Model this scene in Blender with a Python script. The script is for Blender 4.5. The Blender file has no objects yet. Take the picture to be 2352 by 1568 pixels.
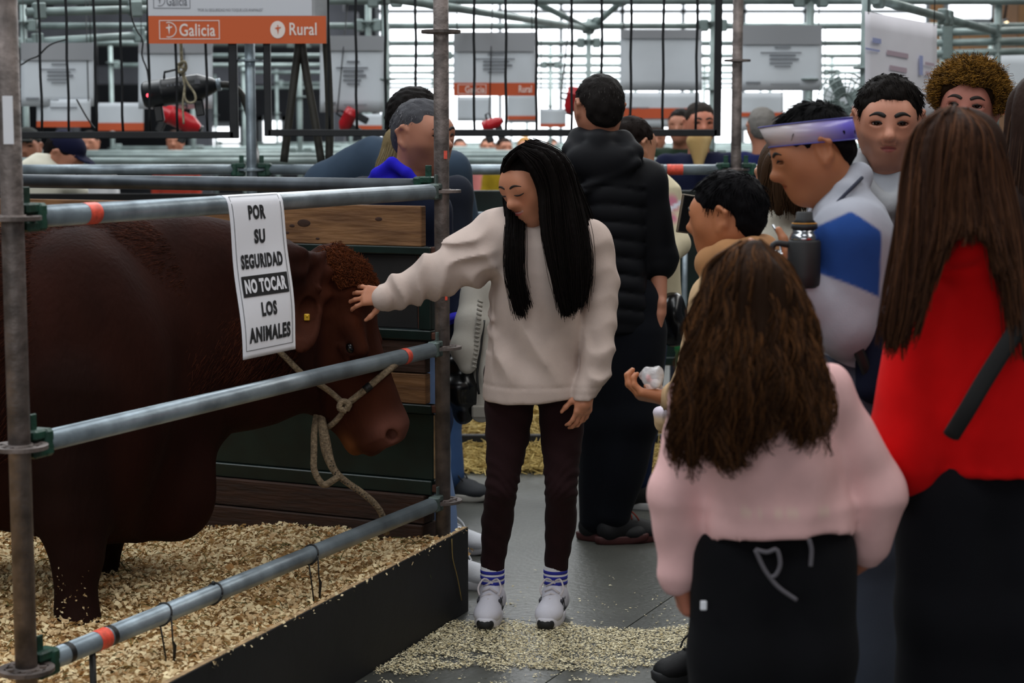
import bpy, math, random
import numpy as np
from mathutils import Vector, Matrix

random.seed(7)
RNG = np.random.default_rng(7)
SC = bpy.context.scene
COL = SC.collection

# ------------------------------------------------------------------ camera
CAM_H = 1.5
FPX = 4200.0                      # focal length in pixels of the 2352 px wide frame
PITCH = math.atan(476.0 / FPX)    # looking a little downwards, horizon at row 308
cam_d = bpy.data.cameras.new('camera')
cam = bpy.data.objects.new('camera', cam_d)
COL.objects.link(cam)
cam.location = (0, 0, CAM_H)
cam.rotation_euler = (math.pi / 2 - PITCH, 0, 0)
cam_d.sensor_width = 36.0
cam_d.lens = 36.0 * FPX / 2352.0
cam_d.clip_end = 300
cam_d.dof.use_dof = True
cam_d.dof.focus_distance = 5.55
cam_d.dof.aperture_fstop = 4.2
SC.camera = cam

# ------------------------------------------------------------------ light
w = bpy.data.worlds.new('hall_daylight')
SC.world = w
w.use_nodes = True
bg = w.node_tree.nodes['Background']
bg.inputs[0].default_value = (0.80, 0.90, 1.0, 1)
bg.inputs[1].default_value = 0.075


def area_light(name, loc, rot, sx, sy, power, col):
    d = bpy.data.lights.new(name, 'AREA')
    d.shape = 'RECTANGLE'
    d.size, d.size_y = sx, sy
    d.energy = power
    d.color = col
    o = bpy.data.objects.new(name, d)
    COL.objects.link(o)
    o.location = loc
    o.rotation_euler = rot
    return o


# long roof lights of the exhibition hall, running away from the viewer
area_light('skylight_left', (-7.0, 9.0, 9.0), (0, 0, 0), 3.0, 26.0, 1330, (0.92, 0.97, 1.0))
area_light('skylight_middle', (0.0, 11.0, 9.0), (0, 0, 0), 3.0, 26.0, 1080, (0.95, 0.98, 1.0))
area_light('skylight_right', (7.0, 9.0, 9.0), (0, 0, 0), 3.0, 26.0, 840, (1.0, 0.97, 0.92))
# fill lights added without a seen source: above the far pens, behind the viewer
area_light('far_fill', (2.0, 23.0, 8.5), (0, 0, 0), 14.0, 12.0, 2600, (0.95, 0.98, 1.0))
area_light('front_fill', (-3.0, -9.0, 4.0), (math.pi / 2 - 0.12, 0, 0), 9.0, 4.5, 310, (0.96, 0.98, 1.0))

SC.view_settings.view_transform = 'Standard'
SC.view_settings.look = 'None'
SC.view_settings.gamma = 1
SC.view_settings.exposure = 0.0
SC.view_settings.use_curve_mapping = False
SC.cycles.use_denoising = True
try:
    SC.cycles.denoiser = 'OPENIMAGEDENOISE'
except Exception:
    pass
SC.cycles.max_bounces = 6
SC.cycles.diffuse_bounces = 3
SC.cycles.glossy_bounces = 3
SC.cycles.transmission_bounces = 4
SC.cycles.transparent_max_bounces = 6
SC.cycles.sample_clamp_indirect = 4.0

# ------------------------------------------------------------------ geometry of the view
_F = np.array([0, math.cos(PITCH), -math.sin(PITCH)])
_U = np.array([0, math.sin(PITCH), math.cos(PITCH)])
_R = np.array([1.0, 0, 0])


def ray(px, py):
    return _F + (px - 1176.0) / FPX * _R + (784.0 - py) / FPX * _U


def P(px, py, Y):
    """place on the sight line through a photo pixel, at ground distance Y"""
    d = ray(px, py)
    return np.array([0, 0, CAM_H]) + d * (Y / d[1])


def G(px, py, z=0.0):
    d = ray(px, py)
    return np.array([0, 0, CAM_H]) + d * ((z - CAM_H) / d[2])


def nrm(v):
    v = np.asarray(v, float)
    return v / max(1e-9, np.linalg.norm(v))


def V3(*a):
    return np.array(a, float)


def lin(c):
    c = c / 255.0
    return c / 12.92 if c <= 0.04045 else ((c + 0.055) / 1.055) ** 2.4


def RGB(r, g, b):
    return (lin(r), lin(g), lin(b))


# ------------------------------------------------------------------ materials
MATS = {}


def mat(name, col, rough=0.6, metal=0.0, var=0.0, vscale=20.0, bump=0.0, bscale=60.0, spec=0.5, stretch=None,
        col2=None, detail=4.0, sheen=0.0, alpha=1.0, emit=None, estr=0.0, trans=0.0):
    """procedural principled material: noise-mixed colour, noise bump"""
    if name in MATS:
        return MATS[name]
    m = bpy.data.materials.new(name)
    m.use_nodes = True
    nt = m.node_tree
    b = nt.nodes['Principled BSDF']
    b.inputs['Base Color'].default_value = (*col, 1)
    b.inputs['Roughness'].default_value = rough
    b.inputs['Metallic'].default_value = metal
    b.inputs['Specular IOR Level'].default_value = spec
    if sheen:
        b.inputs['Sheen Weight'].default_value = sheen
    if alpha < 1:
        b.inputs['Alpha'].default_value = alpha
    if trans:
        b.inputs['Transmission Weight'].default_value = trans
    if emit is not None:
        b.inputs['Emission Color'].default_value = (*emit, 1)
        b.inputs['Emission Strength'].default_value = estr
    tc = None
    if var or bump or col2 is not None:
        tc = nt.nodes.new('ShaderNodeTexCoord')
        mp = nt.nodes.new('ShaderNodeMapping')
        nt.links.new(tc.outputs['Object'], mp.inputs['Vector'])
        if stretch:
            mp.inputs['Scale'].default_value = stretch
    if var or col2 is not None:
        n = nt.nodes.new('ShaderNodeTexNoise')
        n.inputs['Scale'].default_value = vscale
        n.inputs['Detail'].default_value = detail
        nt.links.new(mp.outputs['Vector'], n.inputs['Vector'])
        r = nt.nodes.new('ShaderNodeValToRGB')
        r.color_ramp.elements[0].position = 0.36
        r.color_ramp.elements[1].position = 0.66
        c0 = tuple(max(0, c * (1 - var)) for c in col)
        c1 = col2 if col2 is not None else tuple(min(1, c * (1 + var)) for c in col)
        r.color_ramp.elements[0].color = (*c0, 1)
        r.color_ramp.elements[1].color = (*c1, 1)
        nt.links.new(n.outputs['Fac'], r.inputs['Fac'])
        nt.links.new(r.outputs['Color'], b.inputs['Base Color'])
    if bump:
        n2 = nt.nodes.new('ShaderNodeTexNoise')
        n2.inputs['Scale'].default_value = bscale
        n2.inputs['Detail'].default_value = 5
        nt.links.new(mp.outputs['Vector'], n2.inputs['Vector'])
        bp = nt.nodes.new('ShaderNodeBump')
        bp.inputs['Strength'].default_value = bump
        bp.inputs['Distance'].default_value = 0.02
        nt.links.new(n2.outputs['Fac'], bp.inputs['Height'])
        nt.links.new(bp.outputs['Normal'], b.inputs['Normal'])
    MATS[name] = m
    return m


def amat(name, rough=0.6, bump=0.0, bscale=200.0, var=0.0, vscale=30.0, spec=0.4, sheen=0.0, sss=0.0, stretch=None, bdist=0.01):
    """material whose pigment comes from the mesh's own colour attribute"""
    if name in MATS:
        return MATS[name]
    m = bpy.data.materials.new(name)
    m.use_nodes = True
    nt = m.node_tree
    b = nt.nodes['Principled BSDF']
    b.inputs['Roughness'].default_value = rough
    b.inputs['Specular IOR Level'].default_value = spec
    if sheen:
        b.inputs['Sheen Weight'].default_value = sheen
        b.inputs['Sheen Roughness'].default_value = 0.5
    if sss:
        b.inputs['Subsurface Weight'].default_value = sss
        b.inputs['Subsurface Radius'].default_value = (0.012, 0.005, 0.003)
        b.inputs['Subsurface Scale'].default_value = 0.5
    at = nt.nodes.new('ShaderNodeAttribute')
    at.attribute_name = 'Col'
    out = at.outputs['Color']
    tc = nt.nodes.new('ShaderNodeTexCoord')
    mp = nt.nodes.new('ShaderNodeMapping')
    nt.links.new(tc.outputs['Object'], mp.inputs['Vector'])
    if stretch:
        mp.inputs['Scale'].default_value = stretch
    if var:
        n = nt.nodes.new('ShaderNodeTexNoise')
        n.inputs['Scale'].default_value = vscale
        n.inputs['Detail'].default_value = 5
        nt.links.new(mp.outputs['Vector'], n.inputs['Vector'])
        mr = nt.nodes.new('ShaderNodeMapRange')
        mr.inputs[1].default_value = 0.3
        mr.inputs[2].default_value = 0.7
        mr.inputs[3].default_value = 1 - var
        mr.inputs[4].default_value = 1 + var
        nt.links.new(n.outputs['Fac'], mr.inputs[0])
        mx = nt.nodes.new('ShaderNodeVectorMath')
        mx.operation = 'SCALE'
        nt.links.new(out, mx.inputs[0])
        nt.links.new(mr.outputs[0], mx.inputs['Scale'])
        out = mx.outputs[0]
    nt.links.new(out, b.inputs['Base Color'])
    if bump:
        n2 = nt.nodes.new('ShaderNodeTexNoise')
        n2.inputs['Scale'].default_value = bscale
        n2.inputs['Detail'].default_value = 4
        nt.links.new(mp.outputs['Vector'], n2.inputs['Vector'])
        bp = nt.nodes.new('ShaderNodeBump')
        bp.inputs['Strength'].default_value = bump
        bp.inputs['Distance'].default_value = bdist
        nt.links.new(n2.outputs['Fac'], bp.inputs['Height'])
        nt.links.new(bp.outputs['Normal'], b.inputs['Normal'])
    MATS[name] = m
    return m


# ------------------------------------------------------------------ objects
def link(name, data, parent=None, mt=None):
    o = bpy.data.objects.new(name, data)
    COL.objects.link(o)
    if parent is not None:
        o.parent = parent
        o.matrix_parent_inverse = parent.matrix_basis.inverted()
    if mt is not None and data is not None and not data.materials:
        for q in (mt if isinstance(mt, (list, tuple)) else [mt]):
            data.materials.append(q)
    return o


def tag(o, label=None, cat=None, group=None, kind=None):
    if label:
        o['label'] = label
    if cat:
        o['category'] = cat
    if group:
        o['group'] = group
    if kind:
        o['kind'] = kind
    return o


def thing(name, label, cat, loc=(0, 0, 0), group=None):
    o = bpy.data.objects.new(name, None)
    o.empty_display_size = 0.1
    o.location = tuple(float(c) for c in loc)
    COL.objects.link(o)
    return tag(o, label, cat, group)


def mesh_np(name, verts, quads=None, tris=None, smooth=True, cols=None):
    me = bpy.data.meshes.new(name)
    verts = np.asarray(verts, np.float32)
    nq = 0 if quads is None else len(quads)
    ntr = 0 if tris is None else len(tris)
    me.vertices.add(len(verts))
    me.vertices.foreach_set('co', verts.ravel())
    loops, starts, tot = [], [], []
    p = 0
    if nq:
        loops.append(np.asarray(quads, np.int32).ravel())
        starts.append(np.arange(nq, dtype=np.int32) * 4)
        tot.append(np.full(nq, 4, np.int32))
        p = nq * 4
    if ntr:
        loops.append(np.asarray(tris, np.int32).ravel())
        starts.append(p + np.arange(ntr, dtype=np.int32) * 3)
        tot.append(np.full(ntr, 3, np.int32))
    loops = np.concatenate(loops)
    starts = np.concatenate(starts)
    tot = np.concatenate(tot)
    me.loops.add(len(loops))
    me.loops.foreach_set('vertex_index', loops)
    me.polygons.add(len(starts))
    me.polygons.foreach_set('loop_start', starts)
    me.polygons.foreach_set('loop_total', tot)
    me.polygons.foreach_set('use_smooth', np.full(len(starts), smooth, bool))
    if cols is not None:
        a = me.color_attributes.new('Col', 'FLOAT_COLOR', 'POINT')
        c4 = np.ones((len(verts), 4), np.float32)
        c4[:, :3] = cols
        a.data.foreach_set('color', c4.ravel())
    me.update(calc_edges=True)
    me.validate()
    return me


class MB:
    """collects simple solids and links them as one mesh object"""

    def __init__(self):
        self.v, self.f, self.s = [], [], []

    def add(self, v, f, smooth=False):
        o = len(self.v)
        self.v += [tuple(float(c) for c in q) for q in v]
        self.f += [tuple(i + o for i in q) for q in f]
        self.s += [smooth] * len(f)
        return self

    def box(self, c, h, A=None):
        c = np.asarray(c, float)
        A = np.eye(3) if A is None else np.asarray(A, float)
        v = []
        for sx in (-1, 1):
            for sy in (-1, 1):
                for sz in (-1, 1):
                    v.append(c + A[0] * h[0] * sx + A[1] * h[1] * sy + A[2] * h[2] * sz)
        f = [(0, 1, 3, 2), (4, 6, 7, 5), (0, 4, 5, 1), (2, 3, 7, 6), (0, 2, 6, 4), (1, 5, 7, 3)]
        return self.add(v, f)

    def bevbox(self, c, h, b, A=None):
        """box with chamfered edges"""
        c = np.asarray(c, float)
        A = np.eye(3) if A is None else np.asarray(A, float)
        v, ix = [], {}
        for sx in (-1, 1):
            for sy in (-1, 1):
                for sz in (-1, 1):
                    for ax in range(3):
                        q = [h[0] - b, h[1] - b, h[2] - b]
                        q[ax] = h[ax]
                        ix[(sx, sy, sz, ax)] = len(v)
                        v.append(c + A[0] * q[0] * sx + A[1] * q[1] * sy + A[2] * q[2] * sz)
        f = []
        for ax in range(3):
            o1, o2 = [i for i in range(3) if i != ax]
            for s in (-1, 1):
                loop = []
                for (a, bb) in ((-1, -1), (1, -1), (1, 1), (-1, 1)):
                    k = [0, 0, 0]
                    k[ax], k[o1], k[o2] = s, a, bb
                    loop.append(ix[(*k, ax)])
                f.append(tuple(loop))
        for ax in range(3):
            o1, o2 = [i for i in range(3) if i != ax]
            for a in (-1, 1):
                for bb in (-1, 1):
                    k0, k1 = [0] * 3, [0] * 3
                    k0[ax], k1[ax] = -1, 1
                    k0[o1] = k1[o1] = a
                    k0[o2] = k1[o2] = bb
                    f.append((ix[(*k0, o1)], ix[(*k1, o1)], ix[(*k1, o2)], ix[(*k0, o2)]))
        for sx in (-1, 1):
            for sy in (-1, 1):
                for sz in (-1, 1):
                    f.append(tuple(ix[(sx, sy, sz, a)] for a in range(3)))
        return self.add(v, f)

    def chain(self, pts, rad, n=12, caps=True, smooth=True, flat=None):
        """tube along points; flat=(vector, factor) squashes the section"""
        pts = [np.asarray(p, float) for p in pts]
        m = len(pts)
        rad = [rad] * m if np.isscalar(rad) else rad
        v, f = [], []
        a = None
        for i, p in enumerate(pts):
            t = nrm(pts[min(i + 1, m - 1)] - pts[max(i - 1, 0)])
            if a is None:
                a = nrm(np.cross(t, (0, 0, 1) if abs(t[2]) < 0.9 else (1, 0, 0)))
            a = nrm(a - t * np.dot(a, t))
            b = np.cross(t, a)
            for k in range(n):
                th = 2 * math.pi * k / n
                q = (a * math.cos(th) + b * math.sin(th)) * rad[i]
                if flat is not None:
                    nn = np.asarray(flat[0], float)
                    q = q - nn * np.dot(q, nn) * (1 - flat[1])
                v.append(p + q)
        for i in range(m - 1):
            for k in range(n):
                k2 = (k + 1) % n
                f.append((i * n + k, i * n + k2, (i + 1) * n + k2, (i + 1) * n + k))
        self.add(v, f, smooth)
        if caps:
            o = len(self.v) - len(v)
            self.f.append(tuple(o + k for k in range(n))[::-1])
            self.f.append(tuple(o + (m - 1) * n + k for k in range(n)))
            self.s += [False, False]
        return self

    def tube(self, a, b, r, n=16, caps=True):
        return self.chain([a, b], r, n, caps)

    def disc(self, c, axis, r, th, n=20, holes=0):
        """flat round plate; holes cuts windows round the hub as in a scaffold rosette"""
        axis = nrm(axis)
        a = nrm(np.cross(axis, (1, 0, 0) if abs(axis[0]) < 0.9 else (0, 1, 0)))
        b = np.cross(axis, a)
        c = np.asarray(c, float)
        return self.chain([c - axis * th / 2, c + axis * th / 2], r, n)

    def lathe(self, prof, o, axis=(0, 0, 1), n=24, smooth=True):
        axis = nrm(axis)
        a = nrm(np.cross(axis, (1, 0, 0) if abs(axis[0]) < 0.9 else (0, 1, 0)))
        b = np.cross(axis, a)
        o = np.asarray(o, float)
        v, f = [], []
        for (r, z) in prof:
            for k in range(n):
                th = 2 * math.pi * k / n
                v.append(o + axis * z + (a * math.cos(th) + b * math.sin(th)) * r)
        for i in range(len(prof) - 1):
            for k in range(n):
                k2 = (k + 1) % n
                f.append((i * n + k, i * n + k2, (i + 1) * n + k2, (i + 1) * n + k))
        self.add(v, f, smooth)
        ob = len(self.v) - len(v)
        self.f.append(tuple(ob + k for k in range(n))[::-1])
        self.f.append(tuple(ob + (len(prof) - 1) * n + k for k in range(n)))
        self.s += [False, False]
        return self

    def ball(self, c, r, n=12, m=8, A=None):
        c = np.asarray(c, float)
        r = np.array([r] * 3 if np.isscalar(r) else r, float)
        A = np.eye(3) if A is None else np.asarray(A, float)
        v, f = [], []
        for i in range(m + 1):
            ph = math.pi * i / m
            for k in range(n):
                th = 2 * math.pi * k / n
                q = np.array([math.sin(ph) * math.cos(th), math.sin(ph) * math.sin(th), math.cos(ph)]) * r
                v.append(c + A[0] * q[0] + A[1] * q[1] + A[2] * q[2])
        for i in range(m):
            for k in range(n):
                k2 = (k + 1) % n
                f.append((i * n + k, (i + 1) * n + k, (i + 1) * n + k2, i * n + k2))
        return self.add(v, f, True)

    def mesh(self, name):
        me = bpy.data.meshes.new(name)
        me.from_pydata(self.v, [], self.f)
        me.polygons.foreach_set('use_smooth', np.array(self.s, bool))
        me.update()
        me.validate()
        return me

    def build(self, name, mt, parent=None):
        return link(name, self.mesh(name), parent, mt)


# ------------------------------------------------------------------ signed-distance modelling
class Prim:
    pass


def cap(a, b, ra, rb=None, k=0.02, col=None, op='u', sq=None):
    """tapered capsule; sq=(dir, factor) flattens it along dir"""
    p = Prim()
    a = np.asarray(a, float)
    b = np.asarray(b, float)
    rb = ra if rb is None else rb
    p.k, p.col, p.op = k, col, op
    R = max(ra, rb)
    p.lo = np.minimum(a - R, b - R)
    p.hi = np.maximum(a + R, b + R)
    if sq is not None:
        n = nrm(sq[0])
        s = 1.0 / sq[1] - 1
    else:
        n = None
    ba = b - a
    if n is not None:
        ba = ba + n * np.dot(ba, n) * s
    bb = max(1e-12, float(ba @ ba))

    def d(X, Y, Z):
        x, y, z = X - a[0], Y - a[1], Z - a[2]
        if n is not None:
            q = (x * n[0] + y * n[1] + z * n[2]) * s
            x, y, z = x + q * n[0], y + q * n[1], z + q * n[2]
        t = np.clip((x * ba[0] + y * ba[1] + z * ba[2]) / bb, 0, 1)
        return np.sqrt((x - t * ba[0]) ** 2 + (y - t * ba[1]) ** 2 + (z - t * ba[2]) ** 2) - (ra + (rb - ra) * t)
    p.d = d
    return p


def caps(pts, rad, k=0.02, col=None, sq=None):
    rad = [rad] * len(pts) if np.isscalar(rad) else rad
    return [cap(pts[i], pts[i + 1], rad[i], rad[i + 1], k, col, 'u', sq) for i in range(len(pts) - 1)]


def ell(c, r, A=None, k=0.02, col=None, op='u'):
    p = Prim()
    c = np.asarray(c, float)
    r = np.array([r] * 3 if np.isscalar(r) else r, float)
    A = np.eye(3) if A is None else np.asarray(A, float)
    p.k, p.col, p.op = k, col, op
    e = np.sqrt(((A * r[:, None]) ** 2).sum(0))
    p.lo, p.hi = c - e, c + e

    def d(X, Y, Z):
        x, y, z = X - c[0], Y - c[1], Z - c[2]
        q = [(x * A[i][0] + y * A[i][1] + z * A[i][2]) / r[i] for i in range(3)]
        k0 = np.sqrt(q[0] ** 2 + q[1] ** 2 + q[2] ** 2)
        k1 = np.sqrt((q[0] / r[0]) ** 2 + (q[1] / r[1]) ** 2 + (q[2] / r[2]) ** 2)
        return k0 * (k0 - 1) / np.maximum(k1, 1e-6)
    p.d = d
    return p


def loft(sec, o=(0, 0, 0), A=(0, 0, 1), B=(1, 0, 0), C=(0, 1, 0), k=0.03, col=None, n=2.3, op='u'):
    """sections (s, b, c, rb, rc) along axis A: centre offsets and half sizes along B and C"""
    p = Prim()
    o, A, B, C = (np.asarray(q, float) for q in (o, A, B, C))
    S = np.array(sorted(sec), float)
    p.k, p.col, p.op = k, col, op
    pts = []
    for q in S:
        for sb in (-1, 1):
            for sc_ in (-1, 1):
                pts.append(o + A * q[0] + B * (q[1] + sb * q[3]) + C * (q[2] + sc_ * q[4]))
    pts = np.array(pts)
    p.lo, p.hi = pts.min(0), pts.max(0)

    def d(X, Y, Z):
        x, y, z = X - o[0], Y - o[1], Z - o[2]
        s = x * A[0] + y * A[1] + z * A[2]
        b = x * B[0] + y * B[1] + z * B[2]
        c = x * C[0] + y * C[1] + z * C[2]
        sc0 = np.clip(s, S[0, 0], S[-1, 0])
        rb = np.interp(sc0, S[:, 0], S[:, 3])
        rc = np.interp(sc0, S[:, 0], S[:, 4])
        b = np.abs(b - np.interp(sc0, S[:, 0], S[:, 1])) / rb
        c = np.abs(c - np.interp(sc0, S[:, 0], S[:, 2])) / rc
        q = (b ** n + c ** n) ** (1.0 / n)
        e = (q - 1) * np.minimum(rb, rc)
        over = np.maximum(S[0, 0] - s, s - S[-1, 0])
        return np.maximum(e, over)
    p.d = d
    return p


def half(pt, nv, k=0.006):
    """keep only the side of a plane that nv points away from"""
    p = Prim()
    pt = np.asarray(pt, float)
    nv = nrm(nv)
    p.k, p.col, p.op = k, None, 'cut'
    p.d = lambda X, Y, Z: (X - pt[0]) * nv[0] + (Y - pt[1]) * nv[1] + (Z - pt[2]) * nv[2]
    return p


def waves(seed, n, freq, amp, aniso=(1, 1, 1)):
    """smooth pseudo-random displacement made of sines"""
    r = np.random.default_rng(seed)
    D = r.normal(size=(n, 3))
    D /= np.linalg.norm(D, axis=1)[:, None]
    D = D * np.array(aniso) * freq * r.uniform(0.6, 1.5, size=(n, 1))
    ph = r.uniform(0, 6.28, n)

    def f(X, Y, Z):
        t = 0
        for i in range(n):
            t = t + np.sin(X * D[i, 0] + Y * D[i, 1] + Z * D[i, 2] + ph[i])
        return t * (amp / math.sqrt(n))
    return f


def _axis(lo, hi, vox, fine):
    xs = [lo]
    x = lo
    while x < hi:
        v = vox
        for (a, b, fv) in fine:
            if a <= x <= b:
                v = min(v, fv)
        x += v
        xs.append(x)
    return np.array(xs)


def sdf(prims, vox=0.008, disp=None, fine=None, base=(0.5, 0.5, 0.5), colf=None, csoft=0.004):
    """surface nets over the smooth union of the primitives -> verts, quads, colours.
    fine: ((lo3, hi3, vox), ...) boxes in which the grid is refined"""
    add = [p for p in prims if p.op == 'u']
    lo = np.min([p.lo for p in add], 0) - 4 * vox - 0.01
    hi = np.max([p.hi for p in add], 0) + 4 * vox + 0.01
    ax = []
    for i in range(3):
        ax.append(_axis(lo[i], hi[i], vox, [(f[0][i], f[1][i], f[2]) for f in (fine or [])]))
    shp = tuple(len(a) for a in ax)
    val = np.full(shp, 0.5, np.float32)
    for p in prims:
        if p.op == 'cut':
            sl = (slice(0, shp[0]), slice(0, shp[1]), slice(0, shp[2]))
        else:
            m = p.k + 2.5 * vox
            sl = tuple(slice(max(0, int(np.searchsorted(ax[i], p.lo[i] - m))), int(np.searchsorted(ax[i], p.hi[i] + m)) + 1) for i in range(3))
        X = ax[0][sl[0]][:, None, None]
        Y = ax[1][sl[1]][None, :, None]
        Z = ax[2][sl[2]][None, None, :]
        if X.size == 0 or Y.size == 0 or Z.size == 0:
            continue
        d = p.d(X, Y, Z).astype(np.float32)
        s = val[sl]
        k = max(p.k, 1e-5)
        if p.op == 'u':
            h = np.maximum(k - np.abs(s - d), 0) / k
            val[sl] = np.minimum(s, d) - h * h * k * 0.25
        else:
            if p.op == 'sub':
                d = -d
            h = np.maximum(k - np.abs(s - d), 0) / k
            val[sl] = np.maximum(s, d) + h * h * k * 0.25
    if disp is not None:
        ii = np.nonzero(np.abs(val) < 0.05)
        val[ii] += disp(ax[0][ii[0]], ax[1][ii[1]], ax[2][ii[2]]).astype(np.float32)
    ins = (val < 0)
    u8 = ins.astype(np.uint8)
    cnt = np.zeros(tuple(s - 1 for s in shp), np.uint8)
    for i in (0, 1):
        for j in (0, 1):
            for k in (0, 1):
                cnt += u8[i:shp[0] - 1 + i, j:shp[1] - 1 + j, k:shp[2] - 1 + k]
    ci, cj, ck = np.nonzero((cnt > 0) & (cnt < 8))
    nid = np.full(cnt.shape, -1, np.int32)
    nid[ci, cj, ck] = np.arange(len(ci))
    acc = np.zeros((len(ci), 3))
    num = np.zeros(len(ci))
    cor = [(i, j, k) for i in (0, 1) for j in (0, 1) for k in (0, 1)]
    cv = {c: val[ci + c[0], cj + c[1], ck + c[2]] for c in cor}
    for c in cor:
        for a in range(3):
            if c[a]:
                continue
            e = list(c)
            e[a] = 1
            e = tuple(e)
            va, vb = cv[c], cv[e]
            m = (va < 0) != (vb < 0)
            t = np.where(m, va / np.where(m, va - vb, 1), 0)
            pa = [ax[0][ci + c[0]], ax[1][cj + c[1]], ax[2][ck + c[2]]]
            pb = [ax[0][ci + e[0]], ax[1][cj + e[1]], ax[2][ck + e[2]]]
            for q in range(3):
                acc[:, q] += np.where(m, pa[q] + t * (pb[q] - pa[q]), 0)
            num += m
    V = acc / np.maximum(num, 1)[:, None]
    quads = []
    for a in range(3):
        b, c = (a + 1) % 3, (a + 2) % 3
        s0 = [slice(1, -1)] * 3
        s1 = [slice(1, -1)] * 3
        s0[a] = slice(0, -1)
        s1[a] = slice(1, None)
        A0, A1 = ins[tuple(s0)], ins[tuple(s1)]
        for flip, M in ((False, A0 & ~A1), (True, ~A0 & A1)):
            ix = list(np.nonzero(M))
            for q in (b, c):
                ix[q] = ix[q] + 1

            def cell(db, dc):
                w_ = [ix[0], ix[1], ix[2]]
                w_[b] = w_[b] - db
                w_[c] = w_[c] - dc
                return nid[w_[0], w_[1], w_[2]]
            q4 = np.stack([cell(1, 1), cell(0, 1), cell(0, 0), cell(1, 0)], 1)
            if flip:
                q4 = q4[:, ::-1]
            quads.append(q4)
    Q = np.concatenate(quads)
    Q = Q[(Q >= 0).all(1)]
    cols = np.tile(np.array(base, float), (len(V), 1))
    cp = [p for p in add if p.col is not None]
    if cp:
        W = np.zeros(len(V))
        Cc = np.zeros((len(V), 3))
        dm = np.min([np.full(len(V), 1.0)] + [p.d(V[:, 0], V[:, 1], V[:, 2]) for p in add], axis=0)
        for p in add:
            wgt = np.exp(-np.clip((p.d(V[:, 0], V[:, 1], V[:, 2]) - dm) / csoft, 0, 40))
            W += wgt
            Cc += wgt[:, None] * np.array(base if p.col is None else p.col)
        cols = Cc / W[:, None]
    if colf is not None:
        cols = colf(V, cols)
    return V, Q, cols


def sdf_at(prims, pts):
    """value of the blended field at points"""
    X, Y, Z = pts[:, 0], pts[:, 1], pts[:, 2]
    val = np.full(len(pts), 0.5)
    for p in prims:
        d = p.d(X, Y, Z)
        k = max(p.k, 1e-5)
        if p.op == 'u':
            h = np.maximum(k - np.abs(val - d), 0) / k
            val = np.minimum(val, d) - h * h * k * 0.25
        else:
            if p.op == 'sub':
                d = -d
            h = np.maximum(k - np.abs(val - d), 0) / k
            val = np.maximum(val, d) + h * h * k * 0.25
    return val


def sdf_obj(name, prims, mt, parent=None, extra=(), **kw):
    """one mesh object out of one or more distance fields"""
    V, Q, C_ = sdf(prims, **kw)
    for (pr, kw2) in extra:
        v2, q2, c2 = sdf(pr, **{**kw, **kw2})
        Q = np.concatenate([Q, q2 + len(V)])
        V = np.concatenate([V, v2])
        C_ = np.concatenate([C_, c2])
    return link(name, mesh_np(name, V, Q, None, True, C_), parent, mt)


# ------------------------------------------------------------------ strands (hair, rope fibres, straw)
def resample(pts, n):
    pts = np.asarray(pts, float)
    # Catmull-Rom through the points, then even spacing
    m = len(pts)
    ext = np.vstack([2 * pts[0] - pts[1], pts, 2 * pts[-1] - pts[-2]])
    out = []
    for i in range(m - 1):
        p0, p1, p2, p3 = ext[i:i + 4]
        for t in np.linspace(0, 1, 8, endpoint=False):
            out.append(0.5 * ((2 * p1) + (-p0 + p2) * t + (2 * p0 - 5 * p1 + 4 * p2 - p3) * t * t + (-p0 + 3 * p1 - 3 * p2 + p3) * t ** 3))
    out.append(pts[-1])
    out = np.array(out)
    L = np.concatenate([[0], np.cumsum(np.linalg.norm(np.diff(out, axis=0), axis=1))])
    u = np.linspace(0, L[-1], n)
    return np.stack([np.interp(u, L, out[:, q]) for q in range(3)], 1)


def strand_mesh(curves, r0, r1, sides=3, cols=None, rng=RNG):
    """curves (n,K,3) -> tapered thin tubes in one mesh (verts, quads, colours)"""
    n, K, _ = curves.shape
    T = np.gradient(curves, axis=1)
    T /= np.linalg.norm(T, axis=2, keepdims=True) + 1e-9
    ref = np.tile(np.array([0.31, 0.88, 0.35]), (n, K, 1))
    A = np.cross(T, ref)
    A /= np.linalg.norm(A, axis=2, keepdims=True) + 1e-9
    B = np.cross(T, A)
    u = np.linspace(0, 1, K)
    r0 = np.broadcast_to(np.asarray(r0, float), (n,))
    rad = (r0[:, None] * (1 - u)[None, :] + np.asarray(r1) * u[None, :])
    rings = []
    for s in range(sides):
        th = 2 * math.pi * s / sides
        rings.append(curves + (A * math.cos(th) + B * math.sin(th)) * rad[:, :, None])
    Vv = np.stack(rings, 2).reshape(-1, 3)
    i, k, s = np.meshgrid(np.arange(n), np.arange(K - 1), np.arange(sides), indexing='ij')
    s2 = (s + 1) % sides
    b = (i * K + k) * sides
    Q = np.stack([b + s, b + s2, b + sides + s2, b + sides + s], -1).reshape(-1, 4)
    cc = None
    if cols is not None:
        cc = np.repeat(cols, K * sides, axis=0)
    return Vv, Q, cc


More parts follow.
